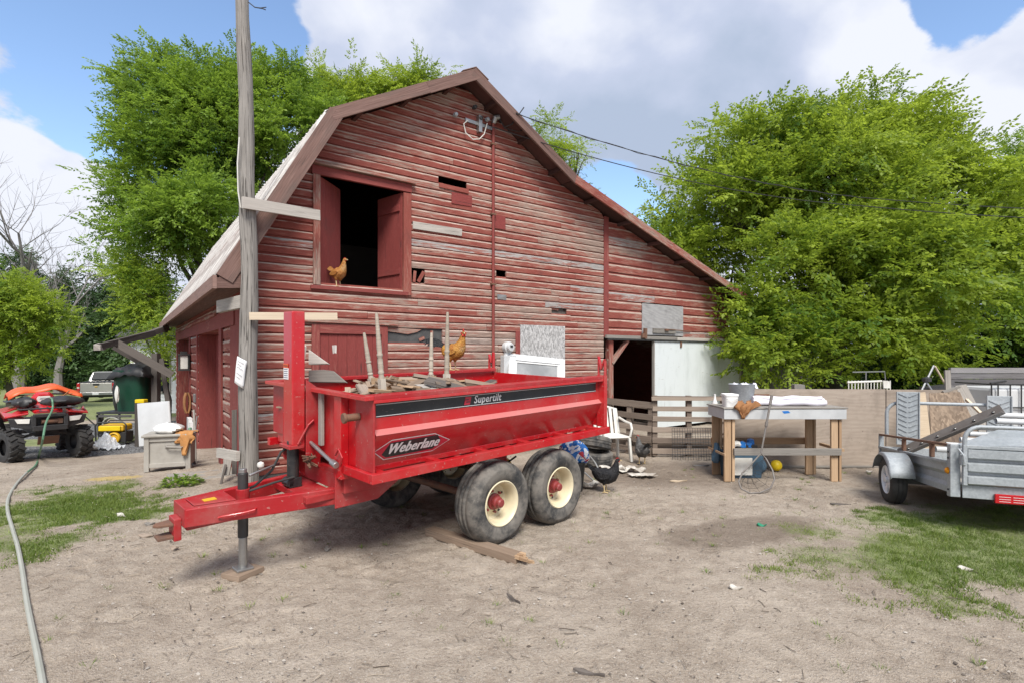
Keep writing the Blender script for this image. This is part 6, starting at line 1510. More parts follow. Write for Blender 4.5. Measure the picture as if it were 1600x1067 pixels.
for s in (-1, 1):
    qp('fender', 'red', lambda m: m.prism([(0.30, s * 0.30, 0.80), (0.22, s * (trk + .10), 0.74), (-0.30, s * (trk + .12), 0.84), (-0.55, s * (trk + .05), 0.60), (-0.55, s * 0.24, 0.66), (-0.3, s * 0.24, 0.92)], (0, 0, 0.035)))
    qp('fender', 'red', lambda m: m.prism([(-0.95, s * 0.2, 0.86), (-0.95, s * (trk + .05), 0.72), (-1.2, s * (trk + .08), 0.84), (-1.6, s * (trk + .06), 0.74), (-1.6, s * 0.2, 0.86)], (0, 0, 0.035)))
    qp('mud_flap', 'black_plastic', lambda m: m.prism([(-0.34, s * (trk + .13), 0.86), (-0.58, s * (trk + .06), 0.60), (-0.62, s * (trk + .0), 0.42), (-0.5, s * (trk + .12), 0.55)], (0, -s * 0.03, 0)))
    qp('bumper_side', 'black_plastic', lambda m: m.prism([(0.36, s * 0.22, 0.72), (0.30, s * (trk + .06), 0.74), (0.30, s * (trk + .02), 0.58), (0.36, s * 0.24, 0.50)], (-0.12, 0, 0)))
    qp('headlight', 'dirty_white', lambda m: m.prism([(0.368, s * 0.29, 0.72), (0.322, s * (trk - .02), 0.725), (0.330, s * (trk - .06), 0.64), (0.368, s * 0.30, 0.63)], (0.008, 0, 0)), bevel=0.004)
qp('front_bumper', 'black_plastic', lambda m: (m.box(0.30, 0.42, -0.24, 0.24, 0.74, 0.80), m.box(0.30, 0.44, -0.26, 0.26, 0.48, 0.58), m.bar((0.40, -0.24, 0.54), (0.38, -0.24, 0.78), 0.07, 0.06), m.bar((0.40, 0.24, 0.54), (0.38, 0.24, 0.78), 0.07, 0.06), m.box(0.20, 0.27, -0.24, 0.24, 0.56, 0.76)))
qp('winch', 'rust', lambda m: (m.tube([(0.33, -0.12, 0.65), (0.33, 0.12, 0.65)], 0.05, 12), m.box(0.29, 0.37, 0.12, 0.2, 0.6, 0.7)), True, 0.003)
qp('hood', 'red', lambda m: m.loft([[(x, s * wq, z) for s, z in ((-1, z0), (-0.7, z1), (0.7, z1), (1, z0))] for x, wq, z0, z1 in ((0.28, 0.22, 0.80, 0.84), (0.0, 0.26, 0.86, 0.96), (-0.4, 0.22, 0.86, 1.0))]), bevel=0.02)
qp('front_rack', 'dark_steel', lambda m: ([m.tube([(0.30, -0.42 + i * 0.14, 0.90), (-0.25, -0.42 + i * 0.14, 0.93)], 0.012, 6) for i in range(7)], m.tube([(0.30, -0.44, 0.90), (0.30, 0.44, 0.90)], 0.016, 8), m.tube([(-0.25, -0.44, 0.93), (-0.25, 0.44, 0.93)], 0.016, 8)), True, 0)
qp('steering_pod', 'red', lambda m: m.loft([[(-0.32 + dx, y * s, 1.05 + z * s) for y, z in ((-0.14, -0.10), (0.14, -0.10), (0.18, 0.03), (0.10, 0.13), (-0.10, 0.13), (-0.18, 0.03))] for dx, s in ((-0.14, 0.9), (0.0, 1.05), (0.10, 0.75))]), False, 0.015)
qp('pod_lamp', 'dirty_white', lambda m: m.prism([(-0.215, -0.09, 1.00), (-0.215, 0.09, 1.00), (-0.215, 0.115, 1.06), (-0.215, 0.09, 1.11), (-0.215, -0.09, 1.11), (-0.215, -0.115, 1.06)], (0.015, 0, 0)), bevel=0.006)
qp('pod_mark', 'ink', lambda m: (m.box(-0.199, -0.1975, -0.07, -0.02, 1.045, 1.055), m.box(-0.199, -0.1975, 0.0, 0.07, 1.04, 1.05), m.box(-0.199, -0.1975, -0.06, 0.06, 1.066, 1.076)), bevel=0)
qp('handlebar', 'black_plastic', lambda m: (m.tube([(-0.5, -0.40, 1.12), (-0.42, -0.15, 1.14), (-0.42, 0.15, 1.14), (-0.5, 0.40, 1.12)], 0.016, 8),), True, 0)
qp('seat', 'black_plastic', lambda m: m.box(-1.2, -0.5, -0.16, 0.16, 0.86, 1.0), bevel=0.04)
qp('rear_rack', 'dark_steel', lambda m: (m.box(-1.65, -1.1, -0.45, 0.45, 0.94, 0.97),))
BQ = Matrix.Translation(qb.location) @ Matrix.Rotation(qang, 4, 'Z')
def on_quad(x, y, z): return BQ @ Vector((x, y, z))
def bag(name, label, p, sx, sy, sz, mat, seed):
    m = MB(); lump(m, 1.0, 1.0, seed, 22, 9); m.v = [Vector((v.x * sx, v.y * sy, v.z * sz)) for v in m.v]
    o = m.build(name, MT[mat], None, True); o.location = p; o.rotation_euler = (0, 0, qang); tag(o, label, 'bag'); return o
bag('tool_bag', 'black bag on the right of the quad bike front rack', on_quad(0.0, 0.26, 1.05), 0.24, 0.32, 0.20, 'black_plastic', 2)
bag('tool_bag', 'square black bag on the left of the quad bike front rack', on_quad(0.05, -0.33, 1.05), 0.2, 0.17, 0.22, 'black_plastic', 9)
sl = thing('orange_sled', 'orange plastic sled lying over the rear of the quad bike', 'sled', on_quad(-0.75, 0.08, 1.17), qang)
def sledf(i, j):
    u, v = i / 14 - 0.5, j / 8 - 0.5
    z = 0.10 + 0.16 * (1 - (2 * abs(u)) ** 2.2) - 0.02 * math.sin(j * 1.5) + 0.03 * math.sin(i * 0.9)
    return (v * 0.62 + 0.03 * math.sin(i), u * 1.15, z - 0.10 * (2 * abs(v)) ** 3)
o = part('shell', MT['orange'], lambda m: m.sheet(15, 9, sledf), sl, True); md = o.modifiers.new('thick', 'SOLIDIFY'); md.thickness = 0.012
part('straps', MT['cloth_brown'], lambda m: (m.tube([(0.33, -0.5, 0.02), (0.36, -0.2, 0.12), (0.40, 0.1, 0.05), (0.38, 0.4, 0.10)], 0.010, 5), m.tube([(0.36, 0.35, 0.16), (0.42, 0.2, 0.02), (0.45, 0.12, -0.1)], 0.012, 5)), sl, True)
os_ = MB(); lump(os_, 0.22, 0.55, 12); o = os_.build('feed_sack', MT['tan_sack'] if 'tan_sack' in MT else MT['cloth_brown'], None, True); o.location = GP(-6, 708); tag(o, 'tan and orange sack slumped left of the quad bike wheel', 'sack')
# ---- hose
hs = thing('garden_hose', 'long grey green hose trailing from the quad bike across the dirt to the front', 'hose', GP(60, 800))
pix = [(60, 716), (56, 728), (42, 740), (28, 755), (14, 778), (12, 800), (20, 830), (28, 858), (35, 895), (40, 930), (46, 965), (53, 1000), (60, 1035), (67, 1075), (74, 1130)]
hp_ = [on_quad(0.0, 0.06, 1.22), on_quad(0.34, 0.04, 1.20), on_quad(0.47, 0.02, 1.02)] + [W(72, 660, 9.55), W(66, 690, 9.3)] + [GP(x, y) + Vector((0, 0, 0.022)) for x, y in pix]
def smooth_path(p, n=6):
    o = []
    for i in range(len(p) - 1):
        a, b, c, d = p[max(0, i - 1)], p[i], p[i + 1], p[min(len(p) - 1, i + 2)]
        for k in range(n):
            t = k / n
            o.append(0.5 * ((2 * b) + (c - a) * t + (2 * a - 5 * b + 4 * c - d) * t * t + (3 * b - a - 3 * c + d) * t ** 3))
    return o + [p[-1]]
MT['hose_green'] = m_plain('green_hose', (0.10, 0.22, 0.13), 0.5, 0, 0.3, 3)
MT['hose_grey'] = m_plain('dusty_hose', (0.34, 0.34, 0.30), 0.65, 0, 0.4, 3, (0.22, 0.24, 0.19))
wpart(hs, 'hose_end', MT['hose_green'], lambda m: m.tube(smooth_path(hp_)[:43], 0.017, 8), True)
wpart(hs, 'hose', MT['hose_grey'], lambda m: m.tube(smooth_path(hp_)[42:], 0.0175, 8), True)
# ---- pickup truck
tp_ = GP(150, 628); th = Vector((-0.397, 0.914, 0))
tk = thing('pickup_truck', 'silver pickup truck seen from behind on the gravel drive', 'truck', tp_, math.atan2(th.y, th.x))
def kp(name, mat, b, smooth=False, bevel=0.03, parent=tk): return part(name, MT[mat], b, parent, smooth, bevel)
kp('body', 'truck_paint', lambda m: (m.box(0.10, 5.2, -0.96, 0.96, 0.52, 1.02), m.box(0.10, 1.9, -0.97, -0.84, 1.02, 1.22), m.box(0.10, 1.9, 0.84, 0.97, 1.02, 1.22)), bevel=0.06)
kp('bed_floor', 'black_plastic', lambda m: m.box(0.12, 1.9, -0.83, 0.83, 1.03, 1.06))
kp('bed_cover', 'black_plastic', lambda m: m.box(0.06, 1.95, -0.86, 0.86, 1.20, 1.25))
tgk = kp('tailgate', 'truck_paint', lambda m: m.box(0.02, 0.095, -0.80, 0.80, 0.66, 1.19), bevel=0.02)
kp('handle', 'black_plastic', lambda m: m.box(-0.005, 0.018, -0.16, 0.16, 1.05, 1.15), parent=tgk, bevel=0.01)
kp('badge', 'yellow', lambda m: m.box(-0.003, 0.018, -0.07, 0.07, 0.93, 0.985), parent=tgk, bevel=0.005)
kp('cab', 'truck_paint', lambda m: m.loft([[(x, s * w_, z) for x, w_, z in ((a0, 0.93, 1.02), (a1, 0.76, 1.80))] for a0, a1, s in ()] if False else [[(1.75, -0.93, 1.02), (1.75, 0.93, 1.02), (4.3, 0.93, 1.02), (4.3, -0.93, 1.02)], [(1.95, -0.86, 1.45), (1.95, 0.86, 1.45), (3.8, 0.86, 1.45), (3.8, -0.86, 1.45)], [(2.15, -0.74, 1.82), (2.15, 0.74, 1.82), (3.2, 0.74, 1.82), (3.2, -0.74, 1.82)]]), bevel=0.06)
kp('rear_window', 'glass_dark', lambda m: m.prism([(1.86, -0.72, 1.30), (1.86, 0.72, 1.30), (2.10, 0.64, 1.75), (2.10, -0.64, 1.75)], (-0.09, 0, 0.05)), bevel=0.01)
for s in (-1, 1):
    kp('side_window', 'glass_dark', lambda m: (m.prism([(2.05, s * 0.905, 1.24), (2.85, s * 0.905, 1.24), (2.85, s * 0.81, 1.70), (2.28, s * 0.81, 1.70)], (0, s * 0.02, 0)), m.prism([(2.93, s * 0.905, 1.24), (3.75, s * 0.905, 1.24), (3.3, s * 0.81, 1.70), (2.93, s * 0.81, 1.70)], (0, s * 0.02, 0))), bevel=0)
    kp('tail_lamp', 'tail_red', lambda m: (m.box(0.015, 0.12, *sorted((s * 0.81, s * 0.965)), 0.72, 1.18),), bevel=0.02)
    kp('reversing_lamp', 'dirty_white', lambda m: m.box(0.008, 0.02, *sorted((s * 0.83, s * 0.945)), 0.86, 0.96), bevel=0.004)
    kp('mirror', 'black_plastic', lambda m: m.box(3.4, 3.5, *sorted((s * 0.98, s * 1.2)), 1.22, 1.42))
kp('bumper', 'steel', lambda m: m.box(-0.10, 0.10, -0.95, 0.95, 0.44, 0.64), bevel=0.03)
kp('number_plate', 'white', lambda m: m.box(-0.115, -0.101, -0.16, 0.16, 0.47, 0.60), bevel=0.004)
kp('underbody', 'black_plastic', lambda m: m.box(0.15, 5.0, -0.8, 0.8, 0.30, 0.52))
twm = MB(); twm.lathe([(0.24, -0.12), (0.34, -0.13), (0.385, -0.10), (0.39, 0), (0.385, 0.10), (0.34, 0.13), (0.24, 0.12)], 32, 0, None, False); me_tw = twm.mesh('wheel', MT['black_rubber'], True)
trm = MB(); trm.lathe([(0.245, 0.0), (0.245, 0.11), (0.22, 0.09), (0.1, 0.06), (0.06, 0.09), (0, 0.09)], 24, 0, None, False); me_trm = trm.mesh('rim', MT['steel'], True)
for x in (1.05, 4.3):
    for s in (-1, 1):
        w = link('wheel', me_tw, tk); w.location = (x, s * 0.84, 0.385); w.rotation_euler = (PI / 2 if s < 0 else -PI / 2, 0, 0); link('rim', me_trm, w)
# ---- green barrel on a cart, black tarp
Z0 = 14.6; c0 = W(213, 640, Z0); gz = G(c0.x, Z0)
ct = thing('metal_cart', 'low grey metal cart loaded with hose and scrap under the green bin', 'cart', (c0.x - 0.05, Z0 - 0.2, gz))
top = c0.z - gz
part('deck', MT['dark_steel'], lambda m: m.box(-0.62, 0.5, -0.35, 0.45, top - 0.05, top), ct)
for x in (-0.6, 0.46):
    for y in (-0.33, 0.4): part('leg', MT['dark_steel'], lambda m: m.box(x, x + 0.04, y, y + 0.04, 0, top - 0.05), ct)
part('hose_coil', MT['hose_grey'], lambda m: [m.tube([(-0.12 + 0.22 * math.cos(a) , -0.40 - 0.03 * q, top - 0.30 + 0.18 * math.sin(a)) for a in [2 * PI * z / 16 for z in range(16)]], 0.022, 6, closed=True) for q in range(4)], ct, True)
part('crate', MT['tar_paper'], lambda m: (m.box(-0.5, -0.46, -0.5, -0.3, 0.2, top - 0.06), m.box(-0.5, 0.36, -0.42, -0.38, 0.15, 0.22), m.box(-0.52, 0.4, -0.5, -0.47, top - 0.12, top - 0.06)), ct)
gbn = thing('green_bin', 'dark green plastic bin standing on the cart under a black tarp', 'bin', c0)
part('bin', MT['green_plastic'], lambda m: m.loft([[((0.39 * s) * math.copysign(abs(math.cos(a)) ** 0.5, math.cos(a)), (0.39 * s) * math.copysign(abs(math.sin(a)) ** 0.5, math.sin(a)), z) for a in [2 * PI * q / 28 for q in range(28)]] for s, z in ((0.9, 0.0), (1.08, 1.04), (1.14, 1.05), (1.14, 1.10), (1.05, 1.11))]), gbn, True)
tb = thing('black_tarp', 'crumpled black tarp thrown over the top of the green bin', 'tarp', c0 + Vector((0, 0, 1.11)))
def tarp(i, j):
    u, v = i / 21 - 0.5, j / 15 - 0.5
    x, y = u * 1.15, v * 1.05
    e = max(abs(u) * 2 - 0.68, abs(v) * 2 - 0.72, 0)
    return (x * 0.9 + 0.04, y, 0.10 - 0.9 * e - 0.10 * max(0, -u) * 2 + 0.09 * math.exp(-((u * 4) ** 2 + (v * 4) ** 2)) + 0.022 * math.sin(i * 1.3 + j * 0.7) + 0.02 * math.sin(j * 1.9 - i * 0.4))
o = part('sheet', MT['black_plastic'], lambda m: m.sheet(22, 16, tarp), tb, True); md = o.modifiers.new('thick', 'SOLIDIFY'); md.thickness = 0.01
bag('black_sack', 'black sack with a pale flap hanging left of the green bin', W(187, 640, 14.5), 0.2, 0.16, 0.95, 'black_plastic', 21)
o = bag('white_sack', 'small white cloth hanging between the truck and the green bin', W(183, 622, 14.0) - Vector((0, 0, 0.1)), 0.09, 0.05, 0.42, 'dirty_white', 23)
# ---- generator, white panel, clear plastic, box
ge = thing('generator', 'small yellow and black portable generator on the dirt', 'generator', GP(182, 693), 0.15); ge.scale = (1.1, 1.1, 1.1)
part('frame', MT['dark_steel'], lambda m: [m.tube([(-0.30, y, 0.03), (-0.32, y, 0.46), (-0.26, y, 0.52), (0.26, y, 0.52), (0.32, y, 0.46), (0.30, y, 0.03), (-0.30, y, 0.03)], 0.017, 8) for y in (-0.22, 0.22)], ge, True)
part('tank', MT['yellow'], lambda m: m.box(-0.27, 0.25, -0.20, 0.20, 0.31, 0.46), ge, False, 0.04)
part('tank_panel', MT['bright_yellow'], lambda m: m.box(-0.25, 0.2, -0.236, -0.205, 0.33, 0.44), ge, False, 0.012)
part('engine', MT['dark_steel'], lambda m: (m.box(-0.1, 0.27, -0.18, 0.18, 0.06, 0.29), m.box(-0.28, -0.12, -0.15, 0.15, 0.08, 0.25)), ge, False, 0.01)
part('recoil_cover', MT['yellow'], lambda m: (m.lathe([(0.13, 0.0), (0.125, 0.04), (0.10, 0.05), (0.09, 0.02), (0.0, 0.03)], 24, 0, Matrix.Translation((0.06, -0.19, 0.17)) @ Matrix.Rotation(PI / 2, 4, 'X'))), ge, True)
part('handle', MT['dark_steel'], lambda m: m.tube([(-0.3, -0.22, 0.45), (-0.55, -0.3, 0.75), (-0.2, -0.3, 1.0), (0.05, -0.25, 1.08)][:2], 0.014, 6), ge, True)
wp = thing('white_sheet', 'large white plastic sheet leaning upright behind the grey deck box', 'sheet', GP(240, 692))
wq0, wq1 = W(217, 697, 12.2), W(267, 692, 12.0)
wpart(wp, 'sheet', MT['pipe_grey'], lambda m: m.prism([W(214, 630, wq0.y + 0.35), W(263, 626, wq1.y + 0.3), wq1, wq0], (0.015, 0.03, 0)), bevel=0.006)
yo = MB(); yo.box(-0.11, 0.11, -0.08, 0.08, 0, 0.09); o = yo.build('yellow_case', MT['bright_yellow'], None, False, 0.015); o.location = W(221, 629, 12.9); tag(o, 'yellow plastic case showing over the white panel', 'case')
sp_ = MB(); sp_.box(-0.11, 0.11, -0.08, 0.08, -1.1, 0.0); o = sp_.build('case_stand', MT['dark_wood']); o.location = W(221, 629, 12.9) - Vector((0, 0, 0.002)); tag(o, 'dark wooden stand behind the white panel carrying the yellow case', 'stand')
k = NT('clear_plastic'); k.p.inputs['Transmission Weight'].default_value = 0.35; k.p.inputs['IOR'].default_value = 1.2
MT['clear'] = k.fin((0.62, 0.64, 0.66), 0.25, 0, 0.5)
cpz = thing('plastic_sheet', 'crumpled clear plastic sheeting on the dirt beside the generator', 'plastic', GP(163, 702))
def crum(i, j):
    u, v = i / 17 - 0.5, j / 11 - 0.5
    return (u * 0.72, v * 0.4, 0.02 + 0.34 * max(0.0, 1 - abs(u * 2.1 + 0.25)) * (0.5 + v) + 0.05 * abs(math.sin(i * 1.1 + j * 0.8)) + 0.03 * math.sin(j * 1.7 - i))
o = part('sheet', MT['clear'], lambda m: m.sheet(18, 12, crum), cpz, False); md = o.modifiers.new('thick', 'SOLIDIFY'); md.thickness = 0.003
stn = MB(); lump(stn, 0.16, 0.12, 31, 12, 5); o = stn.build('field_stone', MT['grey_plastic'], None, False); o.location = GP(140, 704); tag(o, 'grey field stone beside the quad bike front wheel', 'stone')
b0 = GP(262, 735)
dbx = thing('deck_box', 'grey plastic deck box with framed front panel by the barn side doors', 'box', b0, math.radians(20))
MT['box_grey'] = m_plain('weathered_grey_plastic', (0.38, 0.36, 0.32), 0.7, 0, 0.5, 3, (0.16, 0.14, 0.12))
def bp(name, b, mat='box_grey', parent=dbx, bevel=0.006): return part(name, MT[mat], b, parent, False, bevel)
bw, bh, bd_ = 0.32, 0.54, 0.42
bp('body', lambda m: m.box(-bw + 0.02, bw - 0.02, 0.012, bd_, 0.06, bh - 0.01))
for x in (-bw, bw - 0.07): bp('corner_post', lambda m: (m.box(x, x + 0.07, -0.02, 0.06, 0.0, bh)))
bp('front_frame', lambda m: m.box(-bw + 0.071, bw - 0.071, -0.012, 0.011, 0.06, 0.13)); bp('front_frame', lambda m: m.box(-bw + 0.071, bw - 0.071, -0.012, 0.011, bh - 0.07, bh - 0.002))
bp('lid', lambda m: m.box(-bw - 0.03, bw + 0.03, -0.05, bd_ + 0.03, bh + 0.001, bh + 0.045), bevel=0.015)
bp('handle', lambda m: (m.tube([(-0.02, -0.01, 0.40), (0.0, -0.06, 0.39), (0.20, -0.06, 0.37), (0.22, -0.01, 0.38)], 0.014, 8), m.box(-0.04, 0.24, 0.0, 0.0105, 0.36, 0.41)), 'grey_plastic', bevel=0)
BB = Matrix.Translation(b0) @ Matrix.Rotation(math.radians(20), 4, 'Z')
bag('white_bag', 'white plastic bag lying on top of the grey deck box', BB @ Vector((-0.03, 0.22, bh + 0.03)), 0.32, 0.2, 0.17, 'white_plastic', 33)
rg = thing('orange_rag', 'orange rag hanging over the corner of the grey deck box', 'rag', BB @ Vector((0.26, -0.03, bh + 0.05)))
MT['rag'] = m_plain('orange_rag_cloth', (0.50, 0.24, 0.08), 0.9, 0, 0.5, 8)
o = part('cloth', MT['rag'], lambda m: m.sheet(9, 16, lambda i, j: (-0.14 + 0.035 * i + 0.02 * math.sin(j * 0.8), (-0.03 - 0.02 * math.sin(i * 1.6 + j * 0.5)) if j > 5 else (0.12 - 0.025 * j), (0.012 + 0.02 * abs(math.sin(i * 1.2 + j))) if j <= 5 else -0.035 * (j - 5) * (1.0 if i in (3, 4, 5) else 0.45))), rg, True); md = o.modifiers.new('thick', 'SOLIDIFY'); md.thickness = 0.006
for a, b, r, mt, nm, lb in (((297, 668, 9.6), (300, 735, 9.3), 0.035, 'hose_green', 'green_tube', 'green tube standing right of the deck box'), ((303, 640, 9.9), (306, 733, 9.35), 0.022, 'grey_wood', 'wooden_stick', 'tall grey stick leaning on the barn behind the deck box'), ((308, 650, 9.9), (296, 742, 9.1), 0.014, 'steel', 'metal_rod', 'thin metal rod leaning across the tall grey stick'), ((292, 690, 9.6), (303, 735, 9.2), 0.06, 'black_plastic', 'black_pipe', 'thick black pipe leaning behind the deck box corner')):
    p, q = W(*a), W(*b); m = MB(); m.tube([p - q, (p - q) * 0.5, p * 0], [r * 0.8, r, r], 8); o = m.build(nm, MT[mt], None, True); o.location = q; tag(o, lb, nm.replace('_', ' '))
# board scraps at the barn corner
for a, b, w_, lb, mt in (((352, 742, 7.5), (358, 706, 7.62), 0.10, 'short grey board standing at the foot of the barn corner', 'grey_wood'), ((344, 758, 7.35), (353, 725, 7.5), 0.03, 'dark strip of wood leaning at the barn corner', 'dark_wood'), ((366, 640, 7.35), (366, 740, 7.35), 0.06, 'dark upright board between the pole and the barn corner', 'dark_wood')):
    p, q = W(*a), W(*b); c = (p + q) / 2; m = MB(); m.bar(p - c, q - c, w_, 0.02, (0.3, -1, 0), jit=0.004); o = m.build('loose_board', MT[mt]); o.location = c; tag(o, lb, 'board')
slb = MB(); c = GP(322, 742); slb.box(-0.45, 0.45, -0.35, 0.35, -0.05, 0.02, jit=0.02); o = slb.build('concrete_slab', MT['grey_plastic'], None, False, 0.01); o.location = c; o.rotation_euler = (0, 0, 0.7); tag(o, 'cracked concrete slab set in the dirt before the side door', 'slab')
# ---- timber awning frame at the far corner of the barn
aw = thing('timber_awning', 'rotten timber awning frame sticking out beyond the far end of the barn', 'awning', W(243, 640, 14.5))
wpart(aw, 'beam', MT['dark_wood'], lambda m: m.bar(W(153, 542, 13.2), W(240, 521, 15.2), 0.12, 0.16, jit=0.01))
wpart(aw, 'beam_end', MT['grey_wood'], lambda m: m.bar(W(151, 543, 13.15), W(160, 541, 13.4), 0.13, 0.15, jit=0.02))
wpart(aw, 'brace', MT['dark_wood'], lambda m: m.bar(W(181, 535, 13.8), W(269, 586, 14.3), 0.07, 0.19, jit=0.01))
wpart(aw, 'brace', MT['dark_wood'], lambda m: m.bar(W(178, 541, 14.4), W(244, 580, 14.9), 0.07, 0.17, jit=0.01))
wpart(aw, 'post', MT['dark_wood'], lambda m: m.box(*sorted((W(240, 0, 14.6).x, W(249, 0, 14.6).x)), 14.5, 14.66, -0.9, W(0, 552, 14.6).z))
wpart(aw, 'rafter', MT['dark_wood'], lambda m: m.bar(W(225, 525, 15), W(262, 512, 16.0), 0.1, 0.16, jit=0.008))
wpart(aw, 'board', MT['dark_wood'], lambda m: m.bar(W(252, 560, 14.6), W(264, 640, 14.6), 0.03, 0.12, (1, 0, 0)))
# ---- white house behind
hx0, hz = W(206, 0, 24).x, G(-16, 24)
hs_ = thing('white_house', 'white clapboard house partly hidden beyond the far end of the barn', 'house', (hx0, 24, hz))
for i in range(24):
    part('clapboard', MT['white'], lambda m: m.prism([(0, -0.03, i * 0.15), (0, -0.012, i * 0.15 + 0.155), (0, 0.02, i * 0.15 + 0.155), (0, 0.02, i * 0.15)], (7, 0, 0)), hs_)
part('wall', MT['white'], lambda m: (m.box(0.02, 7, 0.03, 6, -0.3, 3.6),), hs_)
part('corner_trim', MT['white_plastic'], lambda m: m.box(-0.02, 0.10, -0.06, -0.031, -0.2, 3.6), hs_)
part('roof', MT['tar_paper'], lambda m: m.prism([(-0.4, -0.5, 3.45), (-0.4, 3.0, 5.4), (-0.4, 6.5, 3.45), (-0.4, 6.4, 3.3), (-0.4, 3.0, 5.2), (-0.4, -0.4, 3.3)], (8, 0, 0)), hs_)
for px in (251, 261):
    x = W(px, 0, 24).x - hx0
    wi = part('window', MT['grey_plastic'], lambda m: m.box(x - 0.16, x + 0.20, -0.07, -0.032, 0.9, 2.75), hs_)
    part('pane', MT['glass_dark'], lambda m: m.box(x - 0.10, x + 0.14, -0.08, -0.071, 1.0, 1.75), wi); part('pane', MT['glass_dark'], lambda m: m.box(x - 0.10, x + 0.14, -0.08, -0.071, 1.82, 2.65), wi)

# ================================================================== poultry
def fowl(name, label, loc, ang, S, mat, cock=False, head_turn=0.0, pose=0.0, group=None, tailmat=None, upright=0.0):
    t = thing(name, label, 'chicken', loc, ang, group)
    sp = [(-0.185, 0.335, .020, .024), (-0.158, 0.308, .052, .055), (-0.110, 0.268, .080, .088), (-0.04, 0.238, .100, .114), (0.03, 0.232, .104, .118), (0.085, 0.250, .092, .108), (0.120, 0.295, .070, .082), (0.140, 0.345, .052, .058), (0.150, 0.390, .040, .042), (0.158, 0.425, .032, .032)]
    hd = [(0.166, 0.452, .028, .031), (0.184, 0.463, .025, .026), (0.202, 0.462, .015, .016)]
    bk = [(0.208, 0.460, .011, .010), (0.236, 0.450, .002, .003)]
    if upright: sp = [(x * (1 - 0.35 * upright) + 0.10 * upright * (z - 0.25), z + 0.25 * upright * x + 0.02 * upright, a, b) for x, z, a, b in sp]; dx, dz = sp[-1][0] - 0.158, sp[-1][1] - 0.425; hd = [(x + dx, z + dz, a, b) for x, z, a, b in hd]; bk = [(x + dx, z + dz, a, b) for x, z, a, b in bk]
    nx, nz = sp[-1][0], sp[-1][1]
    def turn(p, on):
        if not on or not head_turn: return p
        c, s = math.cos(head_turn), math.sin(head_turn); x, y = p[0] - nx, p[1]
        return (nx + x * c - y * s, x * s + y * c, p[2])
    def rings(pts, on, n=18):
        out = []
        for i, (x, z, a, b) in enumerate(pts):
            p, q = pts[max(0, i - 1)], pts[min(len(pts) - 1, i + 1)]
            tx, tz = q[0] - p[0], q[1] - p[1]; L = math.hypot(tx, tz) or 1; tx, tz = tx / L, tz / L
            out.append([turn((x - tz * b * math.sin(w), a * math.cos(w), z + tx * b * math.sin(w)), on) for w in [2 * PI * k / n for k in range(n)]])
        return out
    m = MB()
    m.loft([[(x * S, y * S, z * S) for x, y, z in r] for r in rings(sp, False) + rings(hd, True)], 0)
    m.loft([[(x * S, y * S, z * S) for x, y, z in r] for r in rings(bk, True, 8)], 1)
    for s in (-1, 1):
        st = 0.02 * s * pose
        m.tube([(q[0] * S, q[1] * S, q[2] * S) for q in ((-0.01, s * .045, .20), (0.0 + st, s * .05, .155), (-0.012 + st, s * .048, .115))], [.05 * S, .040 * S, .016 * S], 10, 0)
        m.tube([(q[0] * S, q[1] * S, q[2] * S) for q in ((-0.012 + st, s * .048, .12), (-0.002 + st, s * .048, .06), (0.0 + st, s * .048, .008))], [.011 * S, .009 * S, .010 * S], 8, 1)
        for a in (-0.5, 0.0, 0.5, PI):
            L = .055 if a != PI else .03
            m.tube([(st * S, s * .048 * S, .010 * S), ((st + L * math.cos(a)) * S, (s * .048 + L * math.sin(a)) * S, .004 * S)], [.007 * S, .004 * S], 6, 1)
    part('body', [mat, MT['skin_yellow']], lambda k: None, t) if False else m.build('body', [mat, MT['skin_yellow']], t, True)
    hx, hz = hd[0][0], hd[0][1]
    def T(x, y, z): q = turn((x + hx - 0.166, y, z + hz - 0.452), True); return (q[0] * S, q[1] * S, q[2] * S)
    ch = 0.040 if cock else 0.018
    prof = [(0.145, 0.470), (0.148, 0.478 + ch * .6), (0.156, 0.478 + ch * .35), (0.164, 0.482 + ch), (0.172, 0.480 + ch * .4), (0.182, 0.482 + ch * .9), (0.188, 0.478 + ch * .3), (0.198, 0.474 + ch * .5), (0.203, 0.466)]
    def comb(k):
        n = len(prof); vs = [T(x, -.004, z) for x, z in prof] + [T(x, .004, z) for x, z in prof]
        k.add(vs, [tuple(range(n)), tuple(range(n, 2 * n))[::-1]] + [(i, (i + 1) % n, n + (i + 1) % n, n + i) for i in range(n)])
        for s in (-1, 1):
            wl = 0.045 if cock else 0.018
            k.tube([T(0.190, s * .012, 0.452), T(0.194, s * .016, 0.452 - wl * .6), T(0.190, s * .014, 0.452 - wl)], [.006 * S, .011 * S * (1.2 if cock else .7), .004 * S], 8)
        if cock:
            for s in (-1, 1): k.lathe([(0, -.004), (.018 * S, 0), (0, .004)], 10, 0, Matrix.Translation(T(0.178, s * .024, 0.458)) @ Matrix.Rotation(PI / 2, 4, 'X'))
    part('comb', MT['comb_red'], comb, t, True)
    part('eye', MT['decal_black'], lambda k: [k.lathe([(.0055 * S * math.sin(PI * q / 6), -.0055 * S * math.cos(PI * q / 6)) for q in range(7)], 8, 0, Matrix.Translation(T(0.184, s * .0235, 0.468))) for s in (-1, 1)], t, True)
    tm = tailmat or mat
